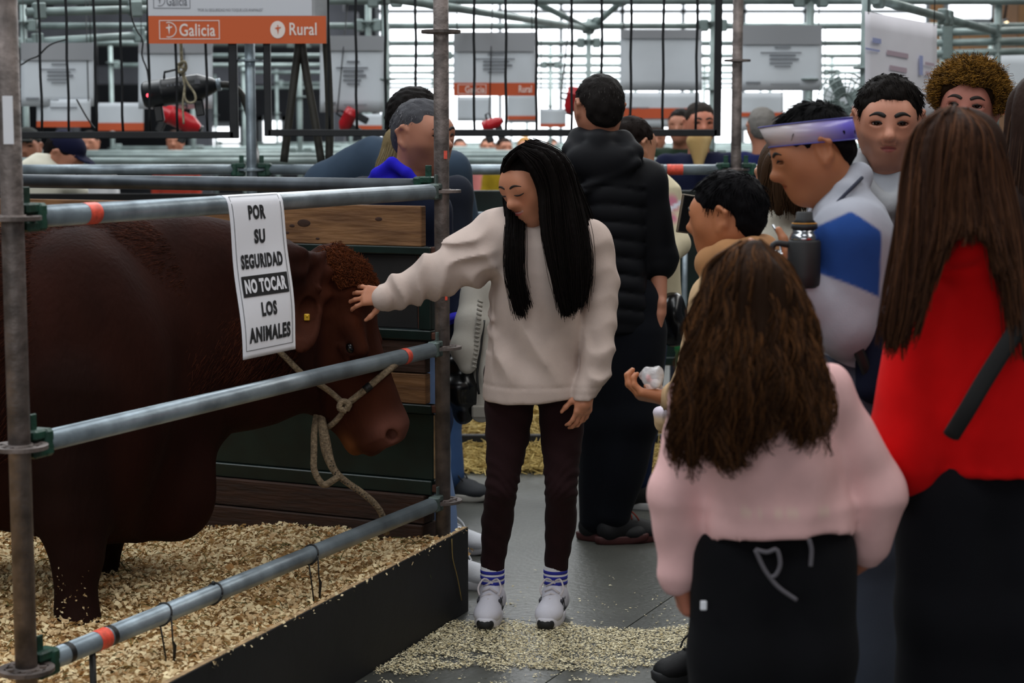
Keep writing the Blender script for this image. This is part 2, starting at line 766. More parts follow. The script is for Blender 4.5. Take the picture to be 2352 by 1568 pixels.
def lock_curves(guides, n, K=14, spread=0.012, wave=0.0, wfreq=3.0, taper_spread=1.0, rng=RNG, ends=0.1, clumps=0):
    """n strands interpolated between neighbouring guide curves (a list of point lists in order round the head)"""
    Gd = np.array([resample(g, K) for g in guides])
    m = len(Gd)
    f = rng.uniform(0, m - 1 - 1e-6, n) if m > 1 else np.zeros(n)
    if clumps:
        cid = rng.integers(0, clumps, n)
        cf = rng.uniform(0, m - 1 - 1e-6, clumps)
        f = np.clip(cf[cid] + rng.normal(0, 0.03, n), 0, m - 1 - 1e-6)
        coff = rng.normal(size=(clumps, 1, 3)) * spread
    i = f.astype(int)
    t = (f - i)[:, None, None]
    C = Gd[i] * (1 - t) + Gd[np.minimum(i + 1, m - 1)] * t
    u = np.linspace(0, 1, K)
    off = rng.normal(size=(n, 1, 3)) * spread
    if clumps:
        off = off * 0.38 + coff[cid]
    C = C + off * (0.35 + 0.65 * u ** 0.7 * taper_spread)[None, :, None]
    if ends:
        sh = rng.uniform(1 - ends, 1 + ends * 0.3, n)
        Cs = np.empty_like(C)
        for q in range(n):
            uu = np.clip(u * sh[q], 0, 1)
            for a in range(3):
                Cs[q, :, a] = np.interp(uu, u, C[q, :, a])
        C = Cs
    if wave:
        ph = rng.uniform(0, 6.28, (n, 1))
        ph2 = rng.uniform(0, 6.28, (n, 1))
        fr = wfreq * rng.uniform(0.8, 1.25, (n, 1))
        amp = wave * (u[None, :] ** 0.6)
        if clumps:
            cp_ = rng.uniform(0, 6.28, (clumps, 2))
            ph = cp_[cid][:, :1] + rng.normal(0, 0.25, (n, 1))
            ph2 = ph + 1.2 + rng.normal(0, 0.2, (n, 1))
            fr = wfreq * rng.uniform(0.8, 1.25, (clumps, 1))[cid]
            amp = amp * rng.uniform(0.6, 1.4, (clumps, 1))[cid]
        C[:, :, 0] += amp * np.sin(fr * u[None, :] * 6.28 + ph)
        C[:, :, 1] += amp * np.cos(fr * u[None, :] * 6.28 + ph2)
        C[:, :, 2] += 0.4 * amp * np.sin(fr * u[None, :] * 6.28 + ph2)
    return C


def hair_obj(name, parent, mt, guides_sets, col, cvar=0.35, mass_r=0.03, mass_vox=0.009, strand_r=0.0022, extra=None, tipcol=None, seed=1, mass=True, scalp=None, disp=None):
    """hair of one head: a soft mass along the guides with separate strands over it, one mesh.
    guides_sets: list of (guides, n, dict)"""
    rng = np.random.default_rng(seed)
    VV, QQ, CC = [], [], []
    off = 0
    pr = list(scalp or [])
    if mass:
        for gs in guides_sets:
            mr = gs[2].get('mass_r', mass_r)
            if not mr:
                continue
            for g in gs[0]:
                g2 = resample(g, 26)
                rr = [mr * (0.4 + 0.6 * min(1.0, q / 7.0)) * (1 - 0.6 * q / 25.0) for q in range(26)]
                pr += caps(g2, rr, k=0.004)
    if pr:
        v, q, c = sdf(pr, vox=mass_vox, base=tuple(0.8 * x for x in col), disp=disp)
        VV.append(v)
        QQ.append(q)
        CC.append(c)
        off += len(v)
    for gs in guides_sets:
        kw = {k: v for k, v in gs[2].items() if k not in ('mass_r', 'r')}
        cv = lock_curves(gs[0], gs[1], rng=rng, **kw)
        n = len(cv)
        cc = np.array(col)[None, :] * (1 + cvar * rng.uniform(-1, 1, (n, 1)))
        if tipcol is not None:
            mixf = rng.uniform(0, 1, (n, 1)) ** 2.6
            cc = cc * (1 - mixf) + np.array(tipcol)[None, :] * mixf
        v, q, c = strand_mesh(cv, gs[2].get('r', strand_r), 0.0006, 3, np.clip(cc, 0, 1))
        VV.append(v)
        QQ.append(q + off)
        CC.append(c)
        off += len(v)
    if extra is not None:
        for (v, q, c) in extra:
            VV.append(v)
            QQ.append(q + off)
            CC.append(c)
            off += len(v)
    return link(name, mesh_np(name, np.concatenate(VV), np.concatenate(QQ), None, True, np.concatenate(CC)), parent, mt)
# ------------------------------------------------------------------ the hall: floor, walls, windows
PA = P(45, 1030, 3.95)
PB = P(1016, 797, 5.83)
PA[2] = PB[2] = 0
DU = nrm(PB - PA)                      # along the near rails, away to the right
DV = np.array([-DU[1], DU[0], 0])      # to the left and away
LV = [0.32, 0.82, 1.32, 1.82, 2.32]    # heights of the rosettes

M_conc = mat('concrete', RGB(74, 75, 70), rough=0.40, var=0.30, vscale=1.6, bump=0.12, bscale=45, detail=9, spec=0.5)
M_joint = mat('concrete_joint', RGB(48, 48, 47), rough=0.9)
M_galv = mat('galvanised_steel', RGB(138, 150, 158), rough=0.36, metal=0.45, var=0.30, vscale=9, bump=0.06, bscale=70, stretch=(1, 1, 1))
M_galvh = mat('cast_steel_head', RGB(92, 106, 102), rough=0.5, metal=0.4, var=0.35, vscale=30, bump=0.2, bscale=70)
M_post = mat('weathered_post_steel', RGB(112, 102, 98), rough=0.55, metal=0.55, var=0.42, vscale=16, bump=0.2, bscale=50, detail=8)
M_far = mat('far_steel', RGB(128, 142, 140), rough=0.45, metal=0.3, var=0.25, vscale=5)
M_dark = mat('dark_painted_steel', RGB(26, 28, 31), rough=0.45, metal=0.3, var=0.2, vscale=12)
M_greenp = mat('green_painted_casting', RGB(20, 62, 48), rough=0.5, var=0.4, vscale=25, bump=0.15, bscale=80)
M_green = mat('dark_green_steel', RGB(13, 31, 27), rough=0.42, var=0.35, vscale=8, bump=0.05, bscale=30)
M_orange = mat('orange_paint', RGB(232, 84, 62), rough=0.5, var=0.25, vscale=60)
M_wood = mat('plank_wood', RGB(146, 104, 66), rough=0.75, col2=RGB(104, 70, 42), var=0.1, vscale=5, bump=0.25, bscale=9, stretch=(1.2, 1.2, 9), detail=8)
M_wood2 = mat('old_beam_wood', RGB(66, 38, 23), rough=0.8, col2=RGB(42, 25, 16), var=0.2, vscale=6, bump=0.3, bscale=10, stretch=(1.2, 1.2, 9))
M_black = mat('black_board', RGB(17, 17, 19), rough=0.7, var=0.25, vscale=7, bump=0.06, bscale=25)
M_ply = mat('black_plywood', RGB(24, 22, 22), rough=0.8, var=0.4, vscale=6)
M_edge = mat('raw_board_edge', RGB(160, 132, 96), rough=0.85, var=0.3, vscale=40)
M_rust = mat('rusty_steel', RGB(82, 46, 32), rough=0.8, var=0.4, vscale=40)
M_tie = mat('black_wire', RGB(18, 18, 19), rough=0.5)

fl = thing('floor', 'smooth grey concrete hall floor cut into large slabs', 'floor')
fl['kind'] = 'structure'
del fl['category']
MB().box((0, 22, -0.13), (26, 30, 0.1)).build('joint_bed', M_joint, fl)
slab = 3.0
for i in range(-3, 9):
    for j in range(-5, 6):
        c = PB + V3(0.55, -0.42, 0) + DU * (i + 0.5) * slab + DV * (j + 0.5) * slab
        if c[1] < -3 or c[1] > 24 or abs(c[0]) > 9:
            continue
        MB().bevbox((c[0], c[1], -0.02), (slab / 2 - 0.0018, slab / 2 - 0.0018, 0.02), 0.001, (DU, DV, (0, 0, 1))).build('slab', M_conc, fl)
MB().box((0, 36, -0.025), (26, 12, 0.02)).build('far_paving', M_conc, fl)

M_walld = mat('dark_hall_wall', RGB(48, 50, 55), rough=0.9, var=0.3, vscale=0.7)
M_wallb = mat('ochre_hall_wall', RGB(176, 132, 92), rough=0.85, var=0.2, vscale=0.8)
M_glow = mat('daylit_glass', (0.9, 0.93, 1.0), rough=0.3, emit=(0.93, 0.965, 1.0), estr=2.6)
M_mull = mat('window_mullion', RGB(140, 146, 150), rough=0.5)
M_warm = mat('lamp_glow', (1, 0.8, 0.5), emit=(1.0, 0.72, 0.38), estr=3.0)

WY = 38.0


def X_at(px, Y):
    return (px - 1176.0) / FPX * Y * 1.0


xl, xr = X_at(872, WY), X_at(2118, WY)
wl = MB().box(((-22 + xl) / 2, WY + 0.15, 5.0), ((xl + 22) / 2, 0.15, 5.0)).build('wall_back', M_walld)
tag(wl, 'dark far wall of the hall left of the bright windows', kind='structure')
wr = MB().box(((24 + xr) / 2, WY + 0.15, 5.0), ((24 - xr) / 2, 0.15, 5.0)).build('wall_right', M_wallb)
tag(wr, 'ochre far wall at the right end of the windows', kind='structure')
wb = MB().box(((xl + xr) / 2, WY + 0.15, 0.5), ((xr - xl) / 2, 0.15, 0.5)).build('wall_sill', M_walld)
tag(wb, 'low wall below the bright window front', kind='structure')
win = thing('window_1', 'overexposed bright window front at the far end of the hall', 'window')
win['kind'] = 'structure'
del win['category']
nx = 9
pw = (xr - xl) / nx
pane_me = MB().box((0, 0, 0), (pw / 2 - 0.04, 0.02, 1.48)).mesh('pane')
pane_me.materials.append(M_glow)
for i in range(nx):
    for j in range(3):
        o = link('pane', pane_me, win)
        o.location = (xl + (i + 0.5) * pw, WY + 0.1, 1.0 + 1.5 + 3.0 * j)
m = MB()
for i in range(nx + 1):
    m.box((xl + i * pw, WY + 0.05, 5.5), (0.04, 0.06, 4.5))
for j in range(4):
    m.box(((xl + xr) / 2, WY + 0.05, 1.0 + 3.0 * j), ((xr - xl) / 2, 0.06, 0.04))
m.build('window_frame', M_mull, win)
# daylit openings in the dark wall on the left and in the ochre wall on the right
for nm, (x0, y0, x1, y1), lb in (('window_2', (440, 286, 556, 345), 'small bright doorway in the dark far wall'),
                                 ('window_3', (600, 272, 652, 338), 'narrow bright doorway in the dark far wall'),
                                 ('window_4', (2172, -40, 2282, 48), 'tall pale window in the ochre wall at the upper right')):
    a, b = P(x0, y1, WY - 0.05), P(x1, y0, WY - 0.05)
    t = thing(nm, lb, 'window')
    t['kind'] = 'structure'
    del t['category']
    MB().box((a + b) / 2, ((b[0] - a[0]) / 2, 0.03, (b[2] - a[2]) / 2)).build('pane', M_glow, t)
    mm = MB()
    for sx in (a[0], b[0]):
        mm.box((sx, WY - 0.06, (a[2] + b[2]) / 2), (0.05, 0.05, (b[2] - a[2]) / 2 + 0.05))
    for sz in (a[2], b[2]):
        mm.box(((a[0] + b[0]) / 2, WY - 0.06, sz), ((b[0] - a[0]) / 2 + 0.05, 0.05, 0.05))
    mm.build('window_frame', M_mull, t)

# dark upper gallery over the left half of the hall, far behind the pens
M_gal = mat('gallery_concrete', RGB(70, 72, 78), rough=0.9, var=0.3, vscale=0.9)
gal = thing('trim_1', 'dark concrete gallery beam above the pens on the left', 'beam')
gal['kind'] = 'structure'
del gal['category']
for (yy, zz, hh) in ((33.0, 3.35, 0.30), (33.2, 4.6, 0.4), (33.4, 2.55, 0.16)):
    MB().box(((-20 + xl) / 2, yy, zz), ((xl + 20) / 2, 0.3, hh)).build('gallery_beam', M_gal, gal)
for i in range(7):
    MB().box((xl - 0.4 - i * 2.4, 33.0, 2.4), (0.16, 0.2, 2.4)).build('gallery_column', M_gal, gal)

# ------------------------------------------------------------------ scaffold parts
TR = 0.0242


def scaffold_post(base, top, label, rings, mt, group=None, cat='scaffold post', detail=True):
    t = thing('scaffold_post', label, cat, base, group)
    b = np.asarray(base, float)
    MB().tube(b, (b[0], b[1], top), TR, 20 if detail else 10).build('tube', mt, t)
    for z in rings:
        if z > top:
            continue
        m = MB()
        if detail:
            # eight-lobed rosette: rim, hub and spokes with open windows between
            c = V3(b[0], b[1], z)
            rim = [c + V3(math.cos(a), math.sin(a), 0) * 0.055 for a in np.linspace(0, 2 * math.pi, 33)]
            for dz in (-0.0045, 0.0045):
                pass
            n = 32
            v, f = [], []
            for k in range(n):
                a = 2 * math.pi * k / n
                for (r, dz) in ((0.045, -0.0045), (0.062, -0.0045), (0.062, 0.0045), (0.045, 0.0045)):
                    v.append(c + V3(math.cos(a) * r, math.sin(a) * r, dz))
            for k in range(n):
                k2 = (k + 1) % n
                for q in range(4):
                    f.append((k * 4 + q, k2 * 4 + q, k2 * 4 + (q + 1) % 4, k * 4 + (q + 1) % 4))
            m.add(v, f)
            for k in range(8):
                a = math.pi / 8 + k * math.pi / 4
                d = V3(math.cos(a), math.sin(a), 0)
                e = V3(-math.sin(a), math.cos(a), 0)
                m.box(c + d * 0.036, (0.013, 0.006, 0.0045), (d, e, (0, 0, 1)))
            m.disc(c, (0, 0, 1), 0.029, 0.014, 20)
        else:
            m.disc((b[0], b[1], z), (0, 0, 1), 0.06, 0.009, 14)
        m.build('rosette', mt, t)
    return t


def wedge_head(m, end, d, s=1.0):
    """cast ledger head gripping a rosette, with the upright wedge driven through it"""
    e = nrm(np.cross((0, 0, 1), d))
    up = V3(0, 0, 1)
    m.bevbox(end + d * 0.058 * s + up * 0.022 * s, (0.026 * s, 0.021 * s, 0.013 * s), 0.005 * s, (d, e, up))
    m.bevbox(end + d * 0.058 * s - up * 0.022 * s, (0.026 * s, 0.021 * s, 0.013 * s), 0.005 * s, (d, e, up))
    m.bevbox(end + d * 0.088 * s, (0.016 * s, 0.026 * s, 0.034 * s), 0.007 * s, (d, e, up))
    m.bevbox(end + d * 0.052 * s + up * 0.028 * s, (0.012 * s, 0.0035 * s, 0.046 * s), 0.002 * s, (d, e, up))


def scaffold_rail(a, b, label, mt, group=None, marks=(), heads=True, mh=None, cat='scaffold rail'):
    a, b = np.asarray(a, float), np.asarray(b, float)
    d = nrm(b - a)
    t = thing('scaffold_rail', label, cat, a, group)
    i = 0.085 if heads else 0.0
    L = np.linalg.norm(b - a)
    MB().tube(a + d * i, b - d * i, TR, 20).build('tube', mt, t)
    if heads:
        for (e, dd, mm) in ((a, d, M_greenp), (b, -d, mh or M_greenp)):
            m = MB()
            wedge_head(m, e, dd, 0.9 if mm is M_greenp else 0.72)
            m.build('wedge_head', mm, t)
    for (s, ln, mm) in marks:
        MB().tube(a + d * (s - ln / 2), a + d * (s + ln / 2), TR + 0.0009, 20, caps=False).build('paint_mark', mm, t)
    return t


# near pen: two posts and three rails along the front, dark rail along the side partition
scaffold_post(PA, 2.3, 'mottled steel scaffold post at the left edge of the bull pen', LV, M_post)
scaffold_post(PB, 2.6, 'mottled steel scaffold post behind the outstretched arm of the girl', LV, M_post)


def on_rail(px, z):
    """distance along the near rails at a photo column"""
    best = min(np.linspace(0, 2.2, 441), key=lambda s: abs(1176 + FPX * (PA + DU * s)[0] / ((PA + DU * s)[1] * math.cos(PITCH) + (1.5 - z) * math.sin(PITCH)) - px))
    return best


up = V3(0, 0, 1)
scaffold_rail(PA + up * LV[2], PB + up * LV[2], 'top galvanised rail of the bull pen carrying the paper notice', M_galv, mh=M_galvh,
              marks=[(on_rail(205, LV[2]), 0.045, M_orange)])
scaffold_rail(PA + up * LV[1], PB + up * LV[1], 'middle galvanised rail crossing in front of the bull head', M_galv, mh=M_galvh,
              marks=[(on_rail(928, LV[1]), 0.03, M_orange)])
scaffold_rail(PA + up * LV[0], PB + up * LV[0], 'lowest galvanised rail of the bull pen above the wood shavings', M_galv, mh=M_galvh,
              marks=[(on_rail(230, LV[0]), 0.042, M_orange), (on_rail(252, LV[0]), 0.016, M_tie), (on_rail(152, LV[0]), 0.018, M_tie)])
scaffold_rail(PB + up * 1.335, PB + DV * 2.57 + up * 1.335, 'dark grey rail along the side partition behind the bull back', mat('dull_rail', RGB(78, 84, 90), rough=0.45, metal=0.6, var=0.3, vscale=9))
scaffold_post(PB + DV * 2.57, 1.5, 'far corner post of the bull pen behind the bull', LV[:3], M_post)
# small paint flecks on the two posts
for (pt, z0, dx) in ((PB, 1.385, 0.016), (PB, 1.012, 0.018)):
    pass
fleck = MB()
tag(link('tape_scrap', MB().box(PB + V3(0.013, -0.0215, 1.435), (0.006, 0.0012, 0.013)).mesh('tape_scrap'), None, M_orange), 'tiny orange tape scrap on the post beside the man with the blue hood', 'tape')
tag(link('tape_scrap', MB().box(PB + V3(0.014, -0.0212, 0.985), (0.004, 0.0012, 0.011)).mesh('tape_scrap'), None, M_orange), 'tiny orange tape scrap on the post below the beige sleeve', 'tape')

# side partition standing behind the corner post
AX = (DV, np.cross((0, 0, 1), DV), up)


def slab_part(name, s0, s1, z0, z1, th, mt, parent, off=0.0, bev=0.003):
    c = PB + DV * (s0 + s1) / 2 + AX[1] * off + up * (z0 + z1) / 2
    return MB().bevbox(c, ((s1 - s0) / 2, th / 2, (z1 - z0) / 2), bev, AX).build(name, mt, parent)


t = thing('partition_plank', 'pale knotty top plank of the pen partition above the bull head', 'plank', PB + up * 1.142)
slab_part('board', 0.065, 2.5, 1.142, 1.272, 0.035, M_wood, t)
M_knot = mat('wood_knot', RGB(58, 34, 22), rough=0.8, var=0.3, vscale=60)
for (px, py, r_) in ((690, 513, 0.019), (655, 520, 0.008), (730, 548, 0.006), (905, 500, 0.010), (640, 536, 0.007)):
    q = P(px, py, 6.0)
    s_ = np.dot(q - PB, DV)
    m = MB()
    c_ = PB + DV * s_ - AX[1] * -0.0 + up * q[2]
    nf = AX[1] if AX[1][1] < 0 else -AX[1]
    m.ball(c_ + nf * 0.0168, (r_ * 1.5, r_ * 0.75, 0.0018), 12, 6, (DV, up, nf))
    m.build('knot', M_knot, t)
t = thing('partition_panel', 'dark plywood panel in a green steel frame behind the bull forehead', 'panel', PB)
slab_part('top_bar', 0.03, 2.5, 1.117, 1.142, 0.05, M_green, t)
slab_part('bottom_bar', 0.03, 2.5, 0.842, 0.874, 0.05, M_green, t)
slab_part('end_bar', 0.032, 0.075, 0.875, 1.116, 0.04, M_green, t)
slab_part('sheet', 0.085, 2.5, 0.876, 1.115, 0.012, M_ply, t)
slab_part('rust_edge', 0.0775, 0.084, 0.876, 1.115, 0.02, M_rust, t)
for (z0, z1, lb) in ((0.735, 0.838, 'upper brown plank between the two green partition panels'), (0.634, 0.732, 'lower brown plank between the two green partition panels')):
    tag(slab_part('partition_plank', 0.052, 2.5, z0, z1, 0.035, M_wood2 if z0 > 0.7 else M_wood, None), lb, 'plank')
t = thing('partition_panel', 'dark green sheet panel behind the bull muzzle', 'panel', PB)
slab_part('top_bar', 0.03, 2.5, 0.603, 0.632, 0.045, M_green, t)
slab_part('sheet', 0.03, 2.5, 0.386, 0.602, 0.02, M_green, t)
slab_part('bottom_bar', 0.03, 2.5, 0.338, 0.385, 0.045, M_green, t)
slab_part('raw_edge', 0.024, 0.0295, 0.39, 0.60, 0.02, M_edge, t)
for z in (1.13, 0.856, 0.62, 0.36):
    MB().bevbox(PB + DV * 0.034 + up * z, (0.022, 0.018, 0.012), 0.003, AX).build('hinge_bracket', M_rust, t)
for (z0, z1, th, lb) in ((0.245, 0.336, 0.08, 'upper reddish sleeper beam at the foot of the partition'), (0.05, 0.242, 0.10, 'lower sleeper beam half buried in wood shavings')):
    tag(slab_part('sleeper_beam', 0.05, 2.5, z0, z1, th, M_wood2, None), lb, 'beam')
# plank wall at the far left end of the pen (behind the rump)
t = thing('partition_panel', 'brown plank end wall of the pen glimpsed behind the bull rump', 'panel', PB + DV * 2.57)
for i in range(5):
    c = PB + DV * 2.62 - DU * 1.0 + up * (0.15 + 0.24 * i)
    MB().bevbox(c, (1.05, 0.02, 0.112), 0.003, (DU, DV, up)).build('plank', M_wood2, t)

# black kick board along the front of the pen
E = G(1070, 1402)
kb = thing('kick_board', 'long black kick board holding in the wood shavings', 'board', E)
KH = 0.27
kA = (DU, np.cross((0, 0, 1), DU), up)
KD = nrm(G(800, 1572) - E)
kN = np.cross((0, 0, 1), KD)
MB().bevbox(E + KD * 1.35 + up * (KH / 2 - 0.0), (1.35, 0.009, KH / 2), 0.0015, (KD, kN, up)).build('board_face', M_black, kb)
MB().box(E + KD * 1.35 + up * (KH + 0.0006), (1.349, 0.0075, 0.0006), (KD, kN, up)).build('top_edge', M_edge, kb)
MB().box(E - KD * 0.0006 + up * KH / 2, (0.0005, 0.007, KH / 2 - 0.004), (KD, kN, up)).build('end_edge', M_ply, kb)

# wire ties looped round the lowest rail
for px, lb, dz in ((372, 'first black wire tie near the orange band on the lowest rail', 0.12), (490, 'second black wire tie, a bare loop on the lowest rail', 0.0), (712, 'third black wire tie with two tails below the middle of the lowest rail', 0.12)):
    s = on_rail(px, LV[0])
    c = PA + DU * s + up * LV[0]
    m = MB()
    e = AX[1]
    side = nrm(np.cross(DU, up))
    m.chain([c + (side * math.cos(a) + up * math.sin(a)) * (TR + 0.002) + DU * 0.012 * math.sin(a) for a in np.linspace(0, 2 * math.pi, 25)], 0.0025, 6)
    if dz:
        b0 = c + side * (TR + 0.002) - up * 0.005
        m.chain([b0, b0 - up * 0.06 + DU * 0.004, b0 - up * 0.075 + DU * 0.012, b0 - up * (dz + 0.02) + DU * 0.004], [0.0022, 0.0022, 0.005, 0.002], 6)
        b1 = c + side * (TR * 0.6) - up * 0.02 - DU * 0.03
        m.chain([b1, b1 - up * dz * 0.5 + DU * 0.014, b1 - up * dz + DU * 0.026], 0.0022, 6)
    else:
        m.ball(c + up * (TR + 0.004), 0.006, 8, 6)
    tag(m.build('wire_tie', M_tie), lb, 'tie')
# peg under the lowest rail near the left post
s = on_rail(212, LV[0])
c = PA + DU * s + up * LV[0]
m = MB()
m.tube(c - up * 0.27, c - up * TR, 0.008, 10)
m.ball(c - up * 0.27, 0.008, 10, 6)
tag(m.build('steel_peg', M_tie), 'short dark rod under the lowest rail beside the left post', 'rod')

# ------------------------------------------------------------------ pens across the aisle and rows beyond
R1 = 8.6
for px, lb in ((578, 'bright scaffold post between the two black grilles'), (1690, 'brown scaffold post just right of the black grille')):
    b = P(px, 390, R1)
    b[2] = 0
    scaffold_post(b, 2.7, lb, [0.33, 0.83, 1.335, 1.84, 2.34], M_galv if px < 1000 else M_post)
x0, x1, x2, x3 = (P(q, 390, R1)[0] for q in (-90, 578, 1690, 2560))
zr = 1.335
scaffold_rail((x0, R1, zr), (x1, R1, zr), 'back rail across the aisle left of the bright post', M_galv)
scaffold_rail((x1, R1, zr), (x2, R1, zr), 'long back rail with an orange band behind the man in the black vest', M_galv,
              marks=[(P(1550, 390, R1)[0] - x1, 0.075, M_orange), (P(1519, 390, R1)[0] - x1, 0.02, M_tie)])
scaffold_rail((x2, R1, zr), (x3, R1, zr), 'back rail behind the man with the headband', M_galv)
for (xa_, xb_, lb) in ((x0, x1, 'left overhead rail above the first black grille'), (x1, x2, 'overhead rail above the wide black grille'), (x2, x3, 'overhead rail right of the wide black grille')):
    scaffold_rail((xa_, R1, 2.34), (xb_, R1, 2.34), lb, M_galv)
t = thing('pen_front', 'dark green sheet front of the pen across the aisle', 'panel', (0, R1 + 0.1, 0))
MB().bevbox(((x1 + x3) / 2, R1 + 0.12, 0.82), ((x3 - x1) / 2, 0.012, 0.415), 0.004).build('sheet', M_green, t)
MB().bevbox(((x1 + x3) / 2, R1 + 0.10, 1.12), ((x3 - x1) / 2, 0.02, 0.014), 0.004).build('light_bar', M_galv, t)
MB().bevbox(((x1 + x3) / 2, R1 + 0.10, 0.42), ((x3 - x1) / 2, 0.02, 0.02), 0.004).build('lower_bar', M_green, t)
t = thing('pen_front', 'dark boarded front of the pen behind the bull back', 'panel', (-2, R1 + 0.1, 0))
MB().bevbox(((x0 + x1) / 2, R1 + 0.12, 0.8), ((x1 - x0) / 2, 0.012, 0.42), 0.004).build('sheet', M_ply, t)
tag(MB().bevbox(((x1 + x3) / 2, 8.42, 0.055), ((x3 - x1) / 2 + 0.3, 0.02, 0.055), 0.004).build('kerb_board', M_black), 'low black kerb board behind the spilled straw', 'board')
pl = P(1572, 700, R1 - 0.05)
m = MB().chain([(pl[0], pl[1], 0.3), (pl[0], pl[1], 1.12)], 0.013, 10)
m.ball((pl[0], pl[1], 1.12), 0.014, 10, 6)
tag(m.build('upright_bar', M_galv), 'thin grey upright bar behind the floral sleeve', 'bar')
# green barrel beyond
bp = P(1612, 650, 8.35)
m = MB().lathe([(0.0, 0.30), (0.105, 0.30), (0.115, 0.33), (0.115, 0.50), (0.120, 0.51), (0.120, 0.53), (0.115, 0.54), (0.115, 0.78), (0.12, 0.79), (0.12, 0.81), (0.115, 0.82), (0.115, 0.90), (0.1, 0.925), (0.0, 0.925)], (bp[0], 8.38, -0.28), n=28)
tag(m.build('feed_barrel', mat('green_plastic', RGB(28, 92, 50), rough=0.4, var=0.2, vscale=6)), 'green plastic barrel behind the boy beside the upright bar', 'barrel')

# copies of far rails and posts
rail_me = {}


def far_rail(a, b, label, group, mt=M_far):
    a, b = np.asarray(a, float), np.asarray(b, float)
    L = round(float(np.linalg.norm(b - a)), 2)
    d = nrm(b - a)
    key = (L, mt.name)
    if key not in rail_me:
        m = MB()
        m.chain([(0, 0, 0), (L, 0, 0)], TR, 10)
        for s, q in ((0, 1), (L, -1)):
            m.bevbox((s + q * 0.07, 0, 0.005), (0.035, 0.026, 0.045), 0.008)
        me = m.mesh('scaffold_rail')
        me.materials.append(mt)
        rail_me[key] = me
    o = link('scaffold_rail', rail_me[key])
    o.location = tuple(a)
    o.rotation_mode = 'QUATERNION'
    o.rotation_quaternion = Vector((1, 0, 0)).rotation_difference(Vector(tuple(d)))
    return tag(o, label, 'scaffold rail', group)


post_me = {}


def far_post(x, y, top, label, group, mt=M_far):
    key = (round(top, 2), mt.name)
    if key not in post_me:
        m = MB().chain([(0, 0, 0), (0, 0, top)], TR, 10)
        for z in np.arange(0.33, top, 0.5):
            m.disc((0, 0, z), (0, 0, 1), 0.06, 0.01, 12)
        me = m.mesh('scaffold_post')
        me.materials.append(mt)
        post_me[key] = me
    o = link('scaffold_post', post_me[key])
    o.location = (float(x), float(y), 0)
    return tag(o, label, 'scaffold post', group)


BAY = 2.57
rows = [11.2, 13.8, 16.4, 19.0, 21.6, 24.2, 26.8, 29.4, 32.0]
anchor = {11.2: X_at(1852, 11.2), 13.8: X_at(850, 13.8), 16.4: X_at(1350, 16.4)}
ordn = ['first', 'second', 'third', 'fourth', 'fifth', 'sixth', 'seventh', 'eighth', 'ninth', 'tenth']
names = ['second', 'third', 'fourth', 'fifth', 'sixth', 'seventh', 'eighth', 'ninth', 'tenth']
for r, Y in enumerate(rows):
    xa = anchor.get(Y, X_at(1350, 16.4) + (Y - 16.4) * 0.45)
    i0 = int(math.floor((-0.29 * Y - xa) / BAY))
    i1 = int(math.ceil((0.29 * Y - xa) / BAY))
    if Y > 24:
        i0 = max(i0, int(math.floor((X_at(820, Y) - xa) / BAY)))
    vis = [i for i in range(i0, i1 + 1) if abs(xa + i * BAY) < 0.285 * Y]
    for i in range(i0, i1 + 1):
        side_ = 'outside the frame'
        lab = f'blurred grey scaffold post, {names[r]} row of pens, '
        k_ = vis.index(i) if i in vis else None
        lab += f'{ordn[k_]} from the left' if k_ is not None else ('beyond the left edge' if xa + i * BAY < 0 else 'beyond the right edge')
        if k_ is None and Y > 12:
            continue
        far_post(xa + i * BAY, Y, 2.52, lab, f'posts of the {names[r]} row')
        if i < i1:
            for z, w_ in ((1.335, 'chest-high'), (2.30, 'overhead')):
                far_rail((xa + i * BAY, Y, z), (xa + (i + 1) * BAY, Y, z), f'blurred {w_} scaffold rail, {names[r]} row of pens, {ordn[i - i0]} from the left', f'{w_} rails of the {names[r]} row')
# overhead rails running away from the viewer, seen crossing the bright windows and at the upper right
for (a, b, lb) in ((P(870, -8, 9.6), P(1352, 66, 13.9), 'slanting overhead rail crossing the bright windows'),
                   (P(2010, -2, 9.2), P(2172, 42, 10.6), 'slanting overhead rail above the white banner at the right'),
                   (P(2172, 42, 10.6), P(2290, 74, 11.9), 'second slanting overhead rail beyond the white banner'),
                   (P(1360, 70, 13.9), P(1200, -10, 12.6), 'thin diagonal brace rising to the left before the windows'),
                   (P(1362, 62, 13.9), P(1440, -8, 13.3), 'short brace rising to the right before the windows'),
                   (P(60, 28, 10.0), P(340, 22, 10.3), 'overhead rail at the top left behind the grille bars'),
                   (P(60, 97, 11.2), P(345, 80, 11.5), 'overhead rail with a red band at the left behind the grille')):
    far_rail(a, b, lb, None)
for (px, py, lb) in ((1988, 100, 'dark scaffold post at the left edge of the white banner'), (2290, 130, 'scaffold post behind the curly haired man')):
    q = P(px, py, 9.3 if px < 2100 else 11.9)
    far_post(q[0], q[1], 2.9, lb, None)
for (y_, lb) in ((72, 'upper of three rails behind the curly hair'), (96, 'middle of three rails behind the curly hair'), (120, 'lower of three rails behind the curly hair')):
    a, b = P(2150, y_ + 3, 11.9), P(2420, y_ - 4, 11.9)
    far_rail(a, b, lb, None)
# ------------------------------------------------------------------ lettering
TXT = {}


